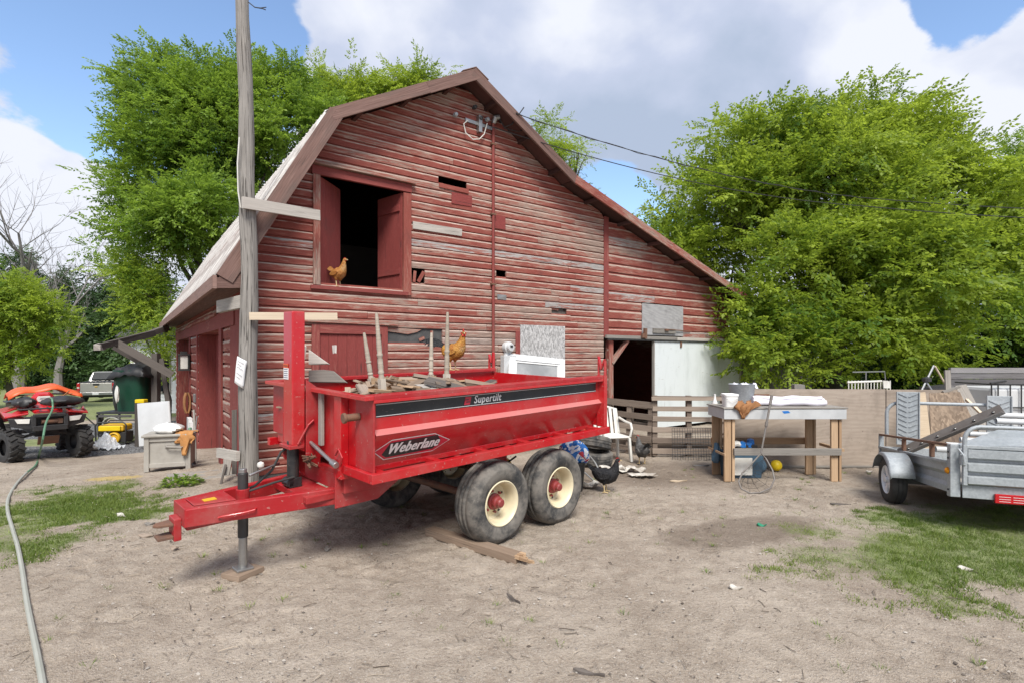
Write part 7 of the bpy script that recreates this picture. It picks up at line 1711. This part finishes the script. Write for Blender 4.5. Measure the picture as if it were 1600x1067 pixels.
    def tail(k):
        rs = random.Random(len(label))
        nf = 16 if cock else 12
        for i in range(nf):
            f = i / (nf - 1) - 0.5; L = (0.36 if cock else 0.155) * (1 - 0.6 * abs(f)) * rs.uniform(0.8, 1.1)
            el = (0.95 if not cock else 1.15) - abs(f) * 0.7
            pts = []
            for q in range(7):
                u = q / 6
                e2 = el - (2.0 * u if cock else 0.3 * u)
                x = sp[0][0] + 0.03 - (L * u) * math.cos(el - (1.3 * u if cock else 0.2 * u)) * 0.9
                z = sp[0][1] - 0.02 + (L * u) * math.sin(el - (0.9 * u if cock else 0.2 * u)) * 0.9
                pts.append(Vector((x * S, (f * 0.11 * (0.4 + u)) * S, z * S)))
            wv = [0.012, 0.018, 0.022, 0.022, 0.018, 0.012, 0.003]
            for q in range(6):
                a, b = pts[q], pts[q + 1]; wa, wb = wv[q] * S, wv[q + 1] * S
                k.add([a + Vector((0.3 * wa, wa * .35, wa)), a - Vector((0.3 * wa, wa * .35, wa)), b - Vector((0.3 * wb, wb * .35, wb)), b + Vector((0.3 * wb, wb * .35, wb))], [(0, 1, 2, 3)])
    part('tail', tm, tail, t, True)
    def wing(k, s):
        if True:
            cx, cz = -0.02, 0.245
            ring0 = [((cx + 0.105 * math.cos(a) - 0.03 * (1 - math.sin(a)) * 0.2) * S, s * (0.092) * S, (cz + 0.052 * math.sin(a) - 0.012 * math.cos(a) * -1) * S) for a in [2 * PI * q / 16 for q in range(16)]]
            ring1 = [((cx + 0.085 * math.cos(a)) * S, s * 0.112 * S, (cz + 0.040 * math.sin(a) + 0.010 * math.cos(a)) * S) for a in [2 * PI * q / 16 for q in range(16)]]
            k.loft([ring0, ring1] if s > 0 else [ring1, ring0])
    for s_ in (-1, 1): part('wing', mat, lambda k: wing(k, s_), t, True)
    return t
bw_ = Matrix.Translation(CORNER) @ Matrix.Rotation(math.atan2(BU.y, BU.x), 4, 'Z')
p = bw_ @ Vector((1.29, -0.005, 2.853))
fowl('hen', 'buff hen standing on the sill of the open loft door', p, math.radians(-25), 0.84, MT['f_buff'], False, 0.3, 0, None, None, 0.55)
p = TW(0.99, 1.84, 1.524)
fowl('rooster', 'golden rooster with red comb perched on the far trailer rim', p, math.radians(-12), 1.0, MT['f_gold'], True, -0.9, 1, None, MT['f_black'], 0.5)
p = GP(946, 768)
fowl('hen', 'glossy black hen walking on the dirt behind the rear trailer wheel', p, math.radians(-4), 0.92, MT['f_black'], False, 0.1, 1)
p = GP(1003, 724)
fowl('hen', 'grey barred hen standing in front of the left pallet', p, math.radians(100), 0.92, MT['f_grey'], False, 0.6, 0.5)
# ================================================================== trees
def unit(v): return v / np.maximum(1e-9, np.linalg.norm(v, axis=-1, keepdims=True))
def spray(rng, n_leaf, length, leaf, wid, droop):
    """one leafy twig along +x: compound leaves of five drooping leaflets; returns (k,4,3)"""
    quads = []
    for i in range(n_leaf):
        t = (i + 0.6) / n_leaf
        base = np.array([length * t, 0, -droop * length * t * t])
        side = 1 if i % 2 else -1
        yaw = side * rng.uniform(0.4, 1.2) * (1 - 0.5 * t); pit = rng.uniform(-0.6, 0.35)
        d = np.array([math.cos(yaw) * math.cos(pit), math.sin(yaw) * math.cos(pit), math.sin(pit)])
        pl = leaf * rng.uniform(0.8, 1.3)
        for (f, ya, l) in ((1.0, 0.0, 1.0), (0.72, 0.85, 0.85), (0.72, -0.85, 0.85), (0.40, 1.0, 0.75), (0.40, -1.0, 0.75)):
            b = base + d * pl * f + np.array([0, 0, -0.25 * pl * f * f])
            ye = math.atan2(d[1], d[0]) + ya + rng.uniform(-0.25, 0.25); pe = rng.uniform(-1.0, -0.05)
            e = np.array([math.cos(ye) * math.cos(pe), math.sin(ye) * math.cos(pe), math.sin(pe)])
            s = np.cross(e, [0, 0, 1.0]); s /= max(1e-6, np.linalg.norm(s)); roll = rng.uniform(-0.7, 0.7); u = np.cross(s, e)
            s = s * math.cos(roll) + u * math.sin(roll)
            L, w = leaf * 0.72 * l, wid * l
            quads.append([b, b + e * L * 0.42 + s * w, b + e * L, b + e * L * 0.42 - s * w])
    return np.array(quads)
ROT = math.atan2(BU.y, BU.x)
def in_barn(p):
    d = p[:, :2] - np.array([CORNER.x, CORNER.y])
    t = d[:, 0] * BU.x + d[:, 1] * BU.y; s = d[:, 0] * BV.x + d[:, 1] * BV.y
    roof = np.interp(t, [TL[0] - 0.5, TL[0], TK[0], TR[0], TS[0], TE[0], TE[0] + 0.4], [0, TL[1], TK[1], TR[1], TS[1], TE[1], 0]) + 0.35
    return (t > -0.8) & (t < 12.45) & (s > -0.55) & (s < DEPTH + 0.6) & (p[:, 2] < roof)
def tree(name, label, base, lumps, n, mat, leaf=0.115, wid=0.021, twig=0.55, n_leaf=8, droop=0.42, trunk_r=0.22, seed=1, cat='tree', group=None, pads=8.0, hole=0.42, limbs=10, up=0.10, bark='bark', zmin=0.15):
    rng = np.random.default_rng(seed)
    t = thing(name, label, cat, base, 0, group)
    base = np.array(base)
    C = np.array([l[0] for l in lumps]); R = np.array([l[1] for l in lumps], float)
    if R.ndim == 1: R = np.stack([R, R, R * 0.9], -1)
    R = R * 0.84
    wgt = (R[:, 0] * R[:, 2]) ** 1.0; wgt /= wgt.sum()
    # leafy pads hung over the surface of each bough, so that light tops and dark gaps read
    PC, PR, PW_ = [], [], []
    for c, r, w in zip(C, R, wgt):
        k = max(3, int(pads * r[0] ** 1.5))
        dd = unit(rng.normal(size=(k, 3)) + [0, -0.25, 0.25])
        q = c + dd * r * rng.uniform(0.50, 0.92, (k, 1))
        rr = r[0] * rng.uniform(0.20, 0.36, k) + 0.10
        PC.append(q); PR.append(np.stack([rr, rr, rr * 0.62], -1)); PW_.append(rr ** 2)
    PC, PR, PW_ = np.concatenate(PC), np.concatenate(PR), np.concatenate(PW_); PW_ /= PW_.sum()
    temps = [spray(rng, n_leaf, twig, leaf, wid, droop) for _ in range(7)]
    N2 = n * 2; inner = rng.random(N2) < 0.16
    li = rng.choice(len(PC), N2, p=PW_); l0 = rng.choice(len(lumps), N2, p=wgt)
    d = unit(rng.normal(size=(N2, 3)) + np.where(inner[:, None], 0.0, 1.0) * np.array([0, 0, 0.45]))
    rad = 1.0 - 0.62 * rng.random(n * 2) ** 1.8
    bump = 1 + 0.10 * rng.normal(size=N2)
    p = np.where(inner[:, None], C[l0] + d * R[l0] * (rad * bump * 0.85)[:, None], PC[li] + d * PR[li] * (rad * bump)[:, None])
    nz = fbm(p[:, 0] * 1.0 + p[:, 2] * 0.37, p[:, 2] * 1.0 + p[:, 1] * 0.61, 1.25, 3, seed * 7)
    ok = (nz > hole) & ~in_barn(p) & (p[:, 2] > nG(p[:, 0], p[:, 1]) + zmin)
    p, d, li, rad = p[ok][:n], d[ok][:n], li[ok][:n], rad[ok][:n]
    m = len(p)
    x = unit(d * [1, 1, 0.6] + rng.normal(size=(m, 3)) * 0.45 + [0, 0, up])
    z = unit(np.array([0, 0, 1.0]) + rng.normal(size=(m, 3)) * 0.28)
    y = unit(np.cross(z, x)); z = np.cross(x, y)
    M = np.stack([x, y, z], -1)
    sc = rng.uniform(0.75, 1.25, m)
    tone = rng.random(len(PC))[li] * 0.55 + rng.random(m) * 0.45
    V, A = [], []
    ti = rng.integers(0, len(temps), m)
    for k, tm in enumerate(temps):
        sel = ti == k
        if not sel.any(): continue
        q = np.einsum('nij,lkj->nlki', M[sel], tm) * sc[sel][:, None, None, None] + p[sel][:, None, None, :]
        a = np.repeat(np.clip(tone[sel][:, None] + rng.normal(size=(sel.sum(), tm.shape[0])) * 0.12, 0, 1)[:, :, None], 4, 2)
        V.append(q.reshape(-1, 3)); A.append(a.reshape(-1))
    V = np.concatenate(V) - base; A = np.concatenate(A)
    q = np.arange(len(V)).reshape(-1, 4)
    link('crown', np_mesh('crown', V, q, mat, {'rnd': A}, False), t)
    mb = MB(); rs = random.Random(seed)
    cc = (C * wgt[:, None]).sum(0) - base
    fork = np.array([cc[0] * 0.25, cc[1] * 0.25, max(0.8, cc[2] * 0.36)])
    mb.tube([(0, 0, -0.3), (0.05, 0.03, fork[2] * 0.5), tuple(fork)], [trunk_r * 1.3, trunk_r, trunk_r * 0.85], 12)
    mb.build('trunk', MT[bark], t, True)
    mb = MB()
    order = np.argsort(-wgt)[:limbs]
    for i in order:
        e = C[i] - base; mid = fork * 0.5 + e * 0.5 + np.array([rs.uniform(-.3, .3), rs.uniform(-.3, .3), 0.35])
        mb.tube([tuple(fork * 0.9), tuple(fork * 0.6 + mid * 0.4 + [0, 0, 0.1]), tuple(mid), tuple(e)], [trunk_r * 0.55, trunk_r * 0.4, trunk_r * 0.26, 0.03], 7)
        for j in range(4):
            dd = np.array([rs.gauss(0, 1), rs.gauss(0, 1), rs.gauss(0.4, 0.8)]); dd /= np.linalg.norm(dd)
            e2 = e + dd * R[i] * 0.8
            st = mid * 0.4 + e * 0.6
            mb.tube([tuple(st), tuple((st + e2) / 2 + [0, 0, 0.1]), tuple(e2)], [0.05, 0.032, 0.012], 5)
    mb.build('limbs', MT[bark], t, True)
    return t
def L(px, py, Y, r, rz=None):
    w = W(px, py, Y); return ((w.x, w.y, w.z), (r, r, r * 0.9 if rz is None else rz))
def ground_at(px, Y): w = W(px, 555, Y); return (w.x, Y, G(w.x, Y))

tree('maple_tree', 'big bright green maple tree filling the right behind the plywood screen', ground_at(1300, 16.5),
     [L(1290, 320, 16.5, 3.1), L(1130, 330, 16.6, 2.2), L(1065, 400, 17.0, 1.3), L(1200, 265, 17, 2.3), L(1320, 235, 17, 2.2), L(1425, 265, 16.5, 2.0), L(1480, 330, 16, 2.3),
      L(1500, 440, 15.2, 2.1), L(1390, 430, 14.8, 2.6), L(1250, 445, 14.8, 2.4), L(1185, 530, 13.5, 1.05), L(1235, 565, 12.9, 0.75), L(1330, 530, 13.6, 1.5), L(1440, 530, 14.2, 1.5),
      L(1395, 180, 17, 0.6, 1.2), L(1340, 190, 17, 0.5, 1.0), L(1235, 200, 17, 0.6, 1.0), L(1452, 205, 17, 0.6, 1.0), L(1478, 245, 16.6, 0.6, 1.0), L(1125, 240, 17, 0.8, 1.1), L(1060, 310, 17.2, 0.7, 0.9), L(1540, 380, 15.4, 1.1), L(1175, 465, 13.9, 0.8), L(1152, 500, 13.8, 0.6), L(1200, 500, 14.2, 1.1), L(1210, 560, 13.0, 0.75), L(1180, 545, 13.4, 0.6), L(1030, 370, 18.5, 1.3), L(1110, 440, 18.5, 1.8), L(1290, 560, 13.2, 0.9)],
     8600, MT['leaf_bright'], leaf=0.170, wid=0.035, twig=0.60, seed=3, up=0.3, trunk_r=0.28, hole=0.30)
tree('maple_tree', 'tall green maple tree rising behind the left side of the barn roof', ground_at(330, 23),
     [L(270, 160, 23, 2.3), L(325, 165, 23, 2.4), L(420, 160, 23.5, 2.1), L(450, 205, 23, 2.4), L(335, 230, 22.5, 3.0), L(260, 250, 22, 2.2), L(225, 310, 21.4, 1.6), L(180, 370, 21, 1.0), L(265, 360, 20.5, 2.0), L(330, 350, 20.5, 2.2), L(215, 220, 22, 1.1), L(200, 140, 22.5, 0.8), L(190, 260, 22, 0.7), L(150, 385, 21, 0.7), L(205, 340, 21.2, 0.9), L(180, 430, 20.5, 0.6),
      L(265, 105, 23, 0.7, 1.2), L(222, 125, 23, 0.6, 1.1), L(385, 105, 23.5, 0.8, 1.1), L(455, 130, 23.5, 0.7, 1.0), L(310, 110, 23, 0.7, 0.9), L(500, 200, 24, 2.0)],
     6600, MT['leaf_mid'], leaf=0.180, wid=0.037, twig=0.70, seed=5, up=0.3, trunk_r=0.30, hole=0.36)
tree('maple_tree', 'bright maple tree just behind the left roof break of the barn', ground_at(560, 27),
     [L(545, 190, 27, 2.4), L(610, 170, 27, 1.9), L(660, 150, 27, 1.3), L(545, 130, 27, 0.7, 1.4), L(620, 125, 27, 0.6, 1.1), L(660, 120, 27, 0.5, 1.0), L(705, 125, 27, 0.5, 0.7), L(500, 150, 27, 1.4)],
     2300, MT['leaf_bright'], leaf=0.18, wid=0.034, twig=0.75, seed=8, trunk_r=0.22, hole=0.38)
tree('maple_tree', 'small maple top showing over the right slope of the barn roof', ground_at(880, 29),
     [L(860, 225, 29, 1.5, 1.7), L(890, 250, 29, 1.2), L(840, 250, 29, 1.6), L(905, 235, 29, 0.8), L(860, 330, 29, 2.4)],
     900, MT['leaf_bright'], leaf=0.16, wid=0.029, twig=0.75, seed=9, trunk_r=0.2, hole=0.40)
tree('maple_sapling', 'yellow green low boughs leaning out past the far end of the barn', ground_at(262, 19.5),
     [L(235, 420, 19.5, 1.1), L(205, 440, 19.2, 0.75), L(250, 470, 19, 1.1), L(222, 500, 18.8, 0.75), L(262, 510, 18.2, 0.7), L(180, 415, 19.2, 0.5), L(258, 550, 18, 0.5)],
     900, MT['leaf_bright'], leaf=0.125, wid=0.024, twig=0.6, seed=10, trunk_r=0.08, hole=0.38, limbs=5)
tree('maple_tree', 'darker green tree at the far right edge beyond the plank fence', ground_at(1600, 18.5),
     [L(1590, 290, 18.5, 1.4), L(1625, 265, 18.5, 1.7), L(1580, 350, 18.5, 2.0), L(1640, 330, 18.5, 2.4), L(1600, 440, 18, 2.2), L(1550, 500, 17.5, 1.6), L(1620, 520, 17.5, 2.0), L(1562, 255, 18.5, 0.6), L(1605, 230, 18.5, 0.6, 0.9), L(1700, 420, 18, 2.6)],
     3000, MT['leaf_mid'], leaf=0.150, wid=0.029, twig=0.62, seed=12, trunk_r=0.24, hole=0.38)
tree('maple_tree', 'round bright green young tree at the left edge beyond the drive', ground_at(15, 26),
     [L(15, 500, 26, 2.1), L(62, 490, 26, 1.5), L(-20, 470, 26, 2.0), L(68, 540, 26, 1.0), L(20, 560, 26, 1.4), L(20, 448, 26, 1.2), L(-60, 530, 26, 2.2)],
     2200, MT['leaf_bright'], leaf=0.18, wid=0.034, twig=0.6, seed=14, trunk_r=0.16, hole=0.36)
for i, (px, Y, top, wd_, lb, tops) in enumerate(((100, 50, 425, 60, 'dark green dense tree behind the dead trees', 1), (165, 47, 428, 55, 'dark green dense tree directly behind the pickup truck', 1), (225, 45, 418, 60, 'dark tree just left of the barn eave', 1), (28, 54, 392, 40, 'dark pointed evergreen behind the young bright tree', 0), (-60, 50, 440, 80, 'dark tree outside the left edge of the view', 1))):
    k_ = Y / FPX
    lm = [L(px, top + 45, Y, 38 * k_ * wd_ / 60), L(px - wd_ * 0.5, top + 90, Y, 42 * k_ * wd_ / 60), L(px + wd_ * 0.5, top + 90, Y, 42 * k_ * wd_ / 60), L(px, top + 130, Y - 1, 55 * k_ * wd_ / 60), L(px - wd_ * 0.6, top + 165, Y - 1, 40 * k_ * wd_ / 60), L(px + wd_ * 0.6, top + 165, Y - 1, 42 * k_ * wd_ / 60), L(px, top + 180, Y - 1.5, 45 * k_ * wd_ / 60), L(px, top + 15, Y, 18 * k_)]
    tree('dark_tree', lb, ground_at(px, Y), lm, 2800, MT['leaf_far'], leaf=0.32, wid=0.070, twig=1.0, n_leaf=6, seed=20 + i, trunk_r=0.25, hole=0.24, limbs=4)
for i, (px, Y, py, r, lb) in enumerate(((1160, 19, 530, 1.5, 'dark shrub just behind the right corner of the barn'), (1230, 20, 545, 1.8, 'dark shrub under the big maple right of the barn'), (1330, 21, 555, 1.8, 'dark shrub behind the wire crate'), (1420, 20, 555, 1.7, 'dark shrub behind the metal tripod'), (1500, 19.5, 550, 1.7, 'dark shrub above the left end of the plank fence'), (1590, 19, 545, 1.8, 'dark shrub above the right end of the plank fence'), (1700, 19, 540, 2.2, 'dark shrub beyond the right edge of the view'))):
    tree('dark_shrub', lb, ground_at(px, Y), [L(px, py, Y, r), L(px - 40, py + 30, Y, r * 0.8), L(px + 45, py + 25, Y, r * 0.85), L(px, py + 60, Y, r * 0.8)], 700, MT['leaf_dark'], leaf=0.15, wid=0.032, twig=0.6, n_leaf=7, seed=40 + i, trunk_r=0.07, hole=0.33, limbs=3, cat='shrub')
# bare dead trees
def dead_tree(label, base, h, seed, spread=0.75, lean=0.0):
    t = thing('dead_tree', label, 'tree', base); rs = random.Random(seed); mb = MB(); tw = MB()
    def grow(p, d, L, r, lev):
        n = 4; pts = [p]; rr = [r]
        for k in range(n):
            d = (d + Vector((rs.gauss(0, .10), rs.gauss(0, .10), rs.gauss(0.04, .06)))).normalized()
            p = p + d * (L / n); pts.append(p); rr.append(r * (1 - 0.62 * (k + 1) / n))
        (mb if lev < 2 else tw).tube(pts, rr, 8 if lev < 1 else (6 if lev < 2 else 4))
        if lev >= 4: return
        for b in range((4, 5, 4, 4)[lev]):
            i = rs.randint(1 if lev else 2, n)
            ax = Vector((rs.gauss(0, 1), rs.gauss(0, 0.7), rs.gauss(0.25, 0.5))).normalized()
            nd = (d * (0.75 if lev else 0.6) + ax * spread * 0.75).normalized()
            grow(pts[i], nd, L * rs.uniform(0.45, 0.72), max(0.012, rr[i] * 0.62), lev + 1)
    grow(Vector((0, 0, -0.2)), Vector((lean, 0, 1)).normalized(), h * 0.55, h * 0.026, 0)
    mb.build('trunk', MT['bark_grey'], t, True); tw.build('twigs', MT['bark_grey'], t, True)
dead_tree('large bare dead tree reaching up at the left edge of the sky', ground_at(28, 44), 20.0, 4, 0.95)
dead_tree('smaller bare dead tree beside the large one at the left', ground_at(92, 43), 13.5, 9, 0.6, 0.05)
# weeds
def weed(label, base, n, r, h, seed, mat='leaf_mid'):
    rng = np.random.default_rng(seed); t = thing('weed_plant', label, 'plant', base)
    q = []
    for i in range(n):
        a, rr = rng.uniform(0, 6.28), r * math.sqrt(rng.random()); b = np.array([rr * math.cos(a), rr * math.sin(a) * 0.8, h * (0.25 + 0.75 * rng.random()) * (1 - 0.5 * rr / r)])
        ye, pe = a + rng.uniform(-.8, .8), rng.uniform(-0.6, 0.6); e = np.array([math.cos(ye) * math.cos(pe), math.sin(ye) * math.cos(pe), math.sin(pe)])
        s = np.cross(e, [0, 0, 1.0]); s /= np.linalg.norm(s); Lq, w = rng.uniform(0.05, 0.10), rng.uniform(0.014, 0.026)
        q += [b, b + e * Lq * .45 + s * w, b + e * Lq, b + e * Lq * .45 - s * w]
    V = np.array(q); link('leaves', np_mesh('leaves', V, np.arange(len(V)).reshape(-1, 4), MT[mat], {'rnd': np.repeat(rng.random(n), 4)}, False), t)
    m = MB(); [m.tube([(0, 0, 0), (rng.uniform(-r, r) * 0.7, rng.uniform(-r, r) * 0.6, h * 0.8)], 0.004, 4) for _ in range(10)]; m.build('stems', MT['leaf_dark'], t)
weed('clump of green weeds on the dirt before the side door', GP(284, 757), 260, 0.24, 0.16, 1)
weed('green weeds growing under the front of the red trailer', GP(607, 772), 240, 0.35, 0.24, 2, 'leaf_dark')
weed('small weed below the pole foot', GP(345, 775), 60, 0.12, 0.06, 3)
# ---- grass blades on the worn ground
def blades(n, x0, x1, y0, y1, seed, hmin, hmax, fn, thr=0.3):
    rng = np.random.default_rng(seed)
    x, y = rng.uniform(x0, x1, n), rng.uniform(y0, y1, n)
    g = fn(x, y) * (0.70 + 0.8 * nsst(0.36, 0.66, fbm(x, y, 8.0, 2, seed + 300))); ok = g > thr + rng.random(n) * 0.55
    x, y, g = x[ok], y[ok], g[ok]; m = len(x)
    z = nG(x, y) - 0.008
    h = rng.uniform(hmin, hmax, m) * (0.5 + 0.6 * g) * np.where(rng.random(m) < 0.06, 1.7, 1.0); a = rng.uniform(0, 6.28, m); w = rng.uniform(0.0022, 0.005, m); ln = rng.uniform(0.1, 1.0, m) * h; b = rng.uniform(0, 6.28, m)
    p = np.stack([x, y, z], -1)
    s = np.stack([np.cos(a) * w, np.sin(a) * w, 0 * w], -1)
    t = p + np.stack([np.cos(b) * ln, np.sin(b) * ln, h], -1)
    V = np.stack([p - s, p + s, t], 1).reshape(-1, 3)
    return V, np.repeat(rng.random(m), 3)
sets = [blades(240000, -7.6, -2.6, 3.8, 8.4, 1, 0.014, 0.038, grass_amount, 0.16), blades(320000, 1.2, 6.8, 3.2, 7.4, 2, 0.014, 0.045, grass_amount, 0.16)]
V = np.concatenate([s[0] for s in sets]); A_ = np.concatenate([s[1] for s in sets])
MT['grass'] = m_leaf('grass_blades', (0.070, 0.135, 0.018), (0.25, 0.31, 0.075), 0.35)
o = link('grass', np_mesh('grass', V, np.arange(len(V)).reshape(-1, 3), MT['grass'], {'rnd': A_}, False)); o['kind'] = 'stuff'
tag(o, 'short patchy grass growing in the worn dirt yard', 'grass')
rng = np.random.default_rng(77)
V, A2 = [], []
for i in range(210):
    x = rng.uniform(-5, 5.5); y = rng.uniform(3.0, 8.5)
    n = rng.integers(8, 30); a = rng.uniform(0, 6.28, n); h = rng.uniform(0.012, 0.04, n); r = rng.uniform(0, 0.045, n)
    p = np.stack([x + r * np.cos(a), y + r * np.sin(a), np.full(n, G(x, y) - 0.008)], -1)
    s = np.stack([-np.sin(a), np.cos(a), 0 * a], -1) * 0.003; t = p + np.stack([np.cos(a) * h * 0.9, np.sin(a) * h * 0.9, h], -1)
    V.append(np.stack([p - s, p + s, t], 1).reshape(-1, 3)); A2.append(np.repeat(rng.random(n), 3))
V = np.concatenate(V); o = link('sparse_grass', np_mesh('sparse_grass', V, np.arange(len(V)).reshape(-1, 3), MT['grass'], {'rnd': np.concatenate(A2)}, False)); o['kind'] = 'stuff'
tag(o, 'scattered small grass tufts across the bare dirt', 'grass')
# ---- litter on the dirt
mb = MB(); rs = random.Random(3)
for i in range(6500):
    y = 2.7 + 7.0 * rs.random() ** 1.5; x = rs.uniform(-0.98, 0.98) * y
    s = rs.choice((0.003, 0.004, 0.004, 0.005, 0.006, 0.010)) * rs.uniform(0.8, 1.6)
    c = Vector((x, y, G(x, y) - 0.004 + rs.uniform(-0.01, 0.008)))
    pts = [(s, 0, 0), (0, s, 0), (-s, 0, 0), (0, -s, 0), (0, 0, s * 0.7), (0, 0, -s * 0.7)]
    mb.add([c + Vector([q * rs.uniform(0.6, 1.3) for q in p]) for p in pts], [(0, 1, 4), (1, 2, 4), (2, 3, 4), (3, 0, 4), (1, 0, 5), (2, 1, 5), (3, 2, 5), (0, 3, 5)])
k = NT('pebble'); r_ = k.attr('rnd'); MT['pebble'] = k.fin(k.mix(r_, (0.085, 0.068, 0.055), (0.46, 0.42, 0.37)), 0.9, 0, 0.2)
o = mb.build('pebbles', MT['pebble']); o['kind'] = 'stuff'; tag(o, 'small stones and crumbs strewn over the dirt', 'pebbles')
mb = MB()
for i in range(800):
    y = 2.7 + 6.8 * rs.random() ** 1.3; x = rs.uniform(-0.98, 0.98) * y; a = rs.uniform(0, 2 * PI); Lq = rs.uniform(0.015, 0.11)
    z = G(x, y) + 0.006
    p = Vector((x, y, z)); d = Vector((math.cos(a), math.sin(a), rs.uniform(-.06, .1))) * Lq
    mb.tube([p, p + d * 0.5 + Vector((rs.uniform(-.008, .008), rs.uniform(-.008, .008), 0.003)), p + d], rs.uniform(0.0012, 0.0032), 4, caps=False)
k = NT('twig'); r_ = k.attr('rnd'); MT['twig'] = k.fin(k.mix(r_, (0.055, 0.042, 0.033), (0.42, 0.35, 0.27)), 0.9, 0, 0.2)
o = mb.build('twigs', MT['twig']); o['kind'] = 'stuff'; tag(o, 'small twigs and straw bits scattered on the dirt', 'twigs')
for (px, py, Lq, w_, mt, ang, lb) in ((228, 838, 0.14, 0.045, 'pallet_wood', 0.1, 'flat bark chip on the dirt left of the hitch'), (234, 819, 0.10, 0.03, 'pole_wood', 0.5, 'thin bark chip behind the flat one by the hitch'), (190, 806, 0.16, 0.05, 'torn', -0.5, 'pale paper scrap on the grass edge at left'), (512, 858, 0.06, 0.06, 'grey_wood', 0.2, 'small grey chip on the dirt before the trailer'), (272, 857, 0.07, 0.05, 'pallet_wood', 0.3, 'brown chip below the red hitch jaw'), (1313, 789, 0.24, 0.02, 'dark_wood', -0.05, 'dark thin stick on the dirt between bench and grey trailer'), (1190, 821, 0.10, 0.05, 'green_bit', 0.1, 'crumpled green plastic bit on the dirt'), (1150, 919, 0.11, 0.05, 'torn', 0.1, 'pale flat shard on the dirt at lower right'), (1358, 737, 0.12, 0.04, 'torn', 0.2, 'white scrap on the dirt by the plywood screen'), (1508, 890, 0.10, 0.06, 'torn', -0.4, 'pale stone flake in the grass at right'), (802, 937, 0.16, 0.008, 'dark_wood', -0.9, 'thin dark twig lying on bare dirt at centre'), (920, 1053, 0.18, 0.010, 'dark_wood', -0.25, 'brown twig lying at the bottom centre'), (1165, 698, 0.2, 0.05, 'torn', 0.1, 'white scrap near the wire grid panel'), (1060, 752, 0.3, 0.02, 'pale_wood', 0.35, 'pale stick on the dirt before the right pallet'), (1095, 728, 0.32, 0.025, 'grey_wood', 0.3, 'grey stick lying by the wire grid panel foot'), (425, 770, 0.22, 0.05, 'grey_wood', 0.4, 'grey board scrap near the pole foot')):
    if mt == 'green_bit': MT.setdefault('green_bit', m_plain('green_plastic_bit', (0.02, 0.22, 0.12), 0.5))
    m = MB(); n = 7
    rs2 = random.Random(px)
    up_ = [(-Lq / 2 + Lq * i / (n - 1), w_ * 0.5 * (0.3 + 0.7 * math.sin(PI * (i + 0.6) / n)) * rs2.uniform(0.8, 1.15)) for i in range(n)]
    poly = [(x, y, 0.012 * math.sin(i)) for i, (x, y) in enumerate(up_)] + [(x, -y, 0.012 * math.sin(i + 1)) for i, (x, y) in enumerate(up_[::-1])]
    m.prism(poly, (0, 0, 0.010)); o = m.build('ground_scrap', MT[mt]); c = GP(px, py); o.location = c + Vector((0, 0, 0.006)); o.rotation_euler = (0.05, 0.06, ang); tag(o, lb, 'scrap')
# ---- overhead wires
def cable(label, a, b, sag, r, tw=False):
    t = thing('power_cable', label, 'cable', a); a, b = Vector(a), Vector(b)
    pts = [a.lerp(b, i / 24) - a - Vector((0, 0, sag * 4 * (i / 24) * (1 - i / 24))) for i in range(25)]
    part('wire', MT['black_plastic'], lambda m: m.tube(pts, r, 5), t, True)
    if tw: part('wire', MT['dark_steel'], lambda m: m.tube([p + Vector((0, 0.02 * math.sin(i * 2.2), 0.02 * math.cos(i * 2.2))) for i, p in enumerate(pts)], r * 0.7, 5), t, True)
cable('upper twisted power cable running right from the roof rake', GPt(806, 178, 0.45), W(1345, 309, 13.0), 0.22, 0.008, True)
cable('lower power cable running right from the weather head', GPt(769, 199, 0.15), W(1345, 322, 12.6), 0.25, 0.009)
cable('upper cable continuing through the tree to the right edge', W(1345, 309, 13.0), W(1720, 330, 13.4), 0.05, 0.012)
cable('lower cable continuing through the tree to the right edge', W(1345, 322, 12.6), W(1720, 345, 13.0), 0.05, 0.012)
cable('thin far cable crossing the sky above the dark trees', W(-40, 405, 30), W(260, 416, 28), 0.2, 0.012)
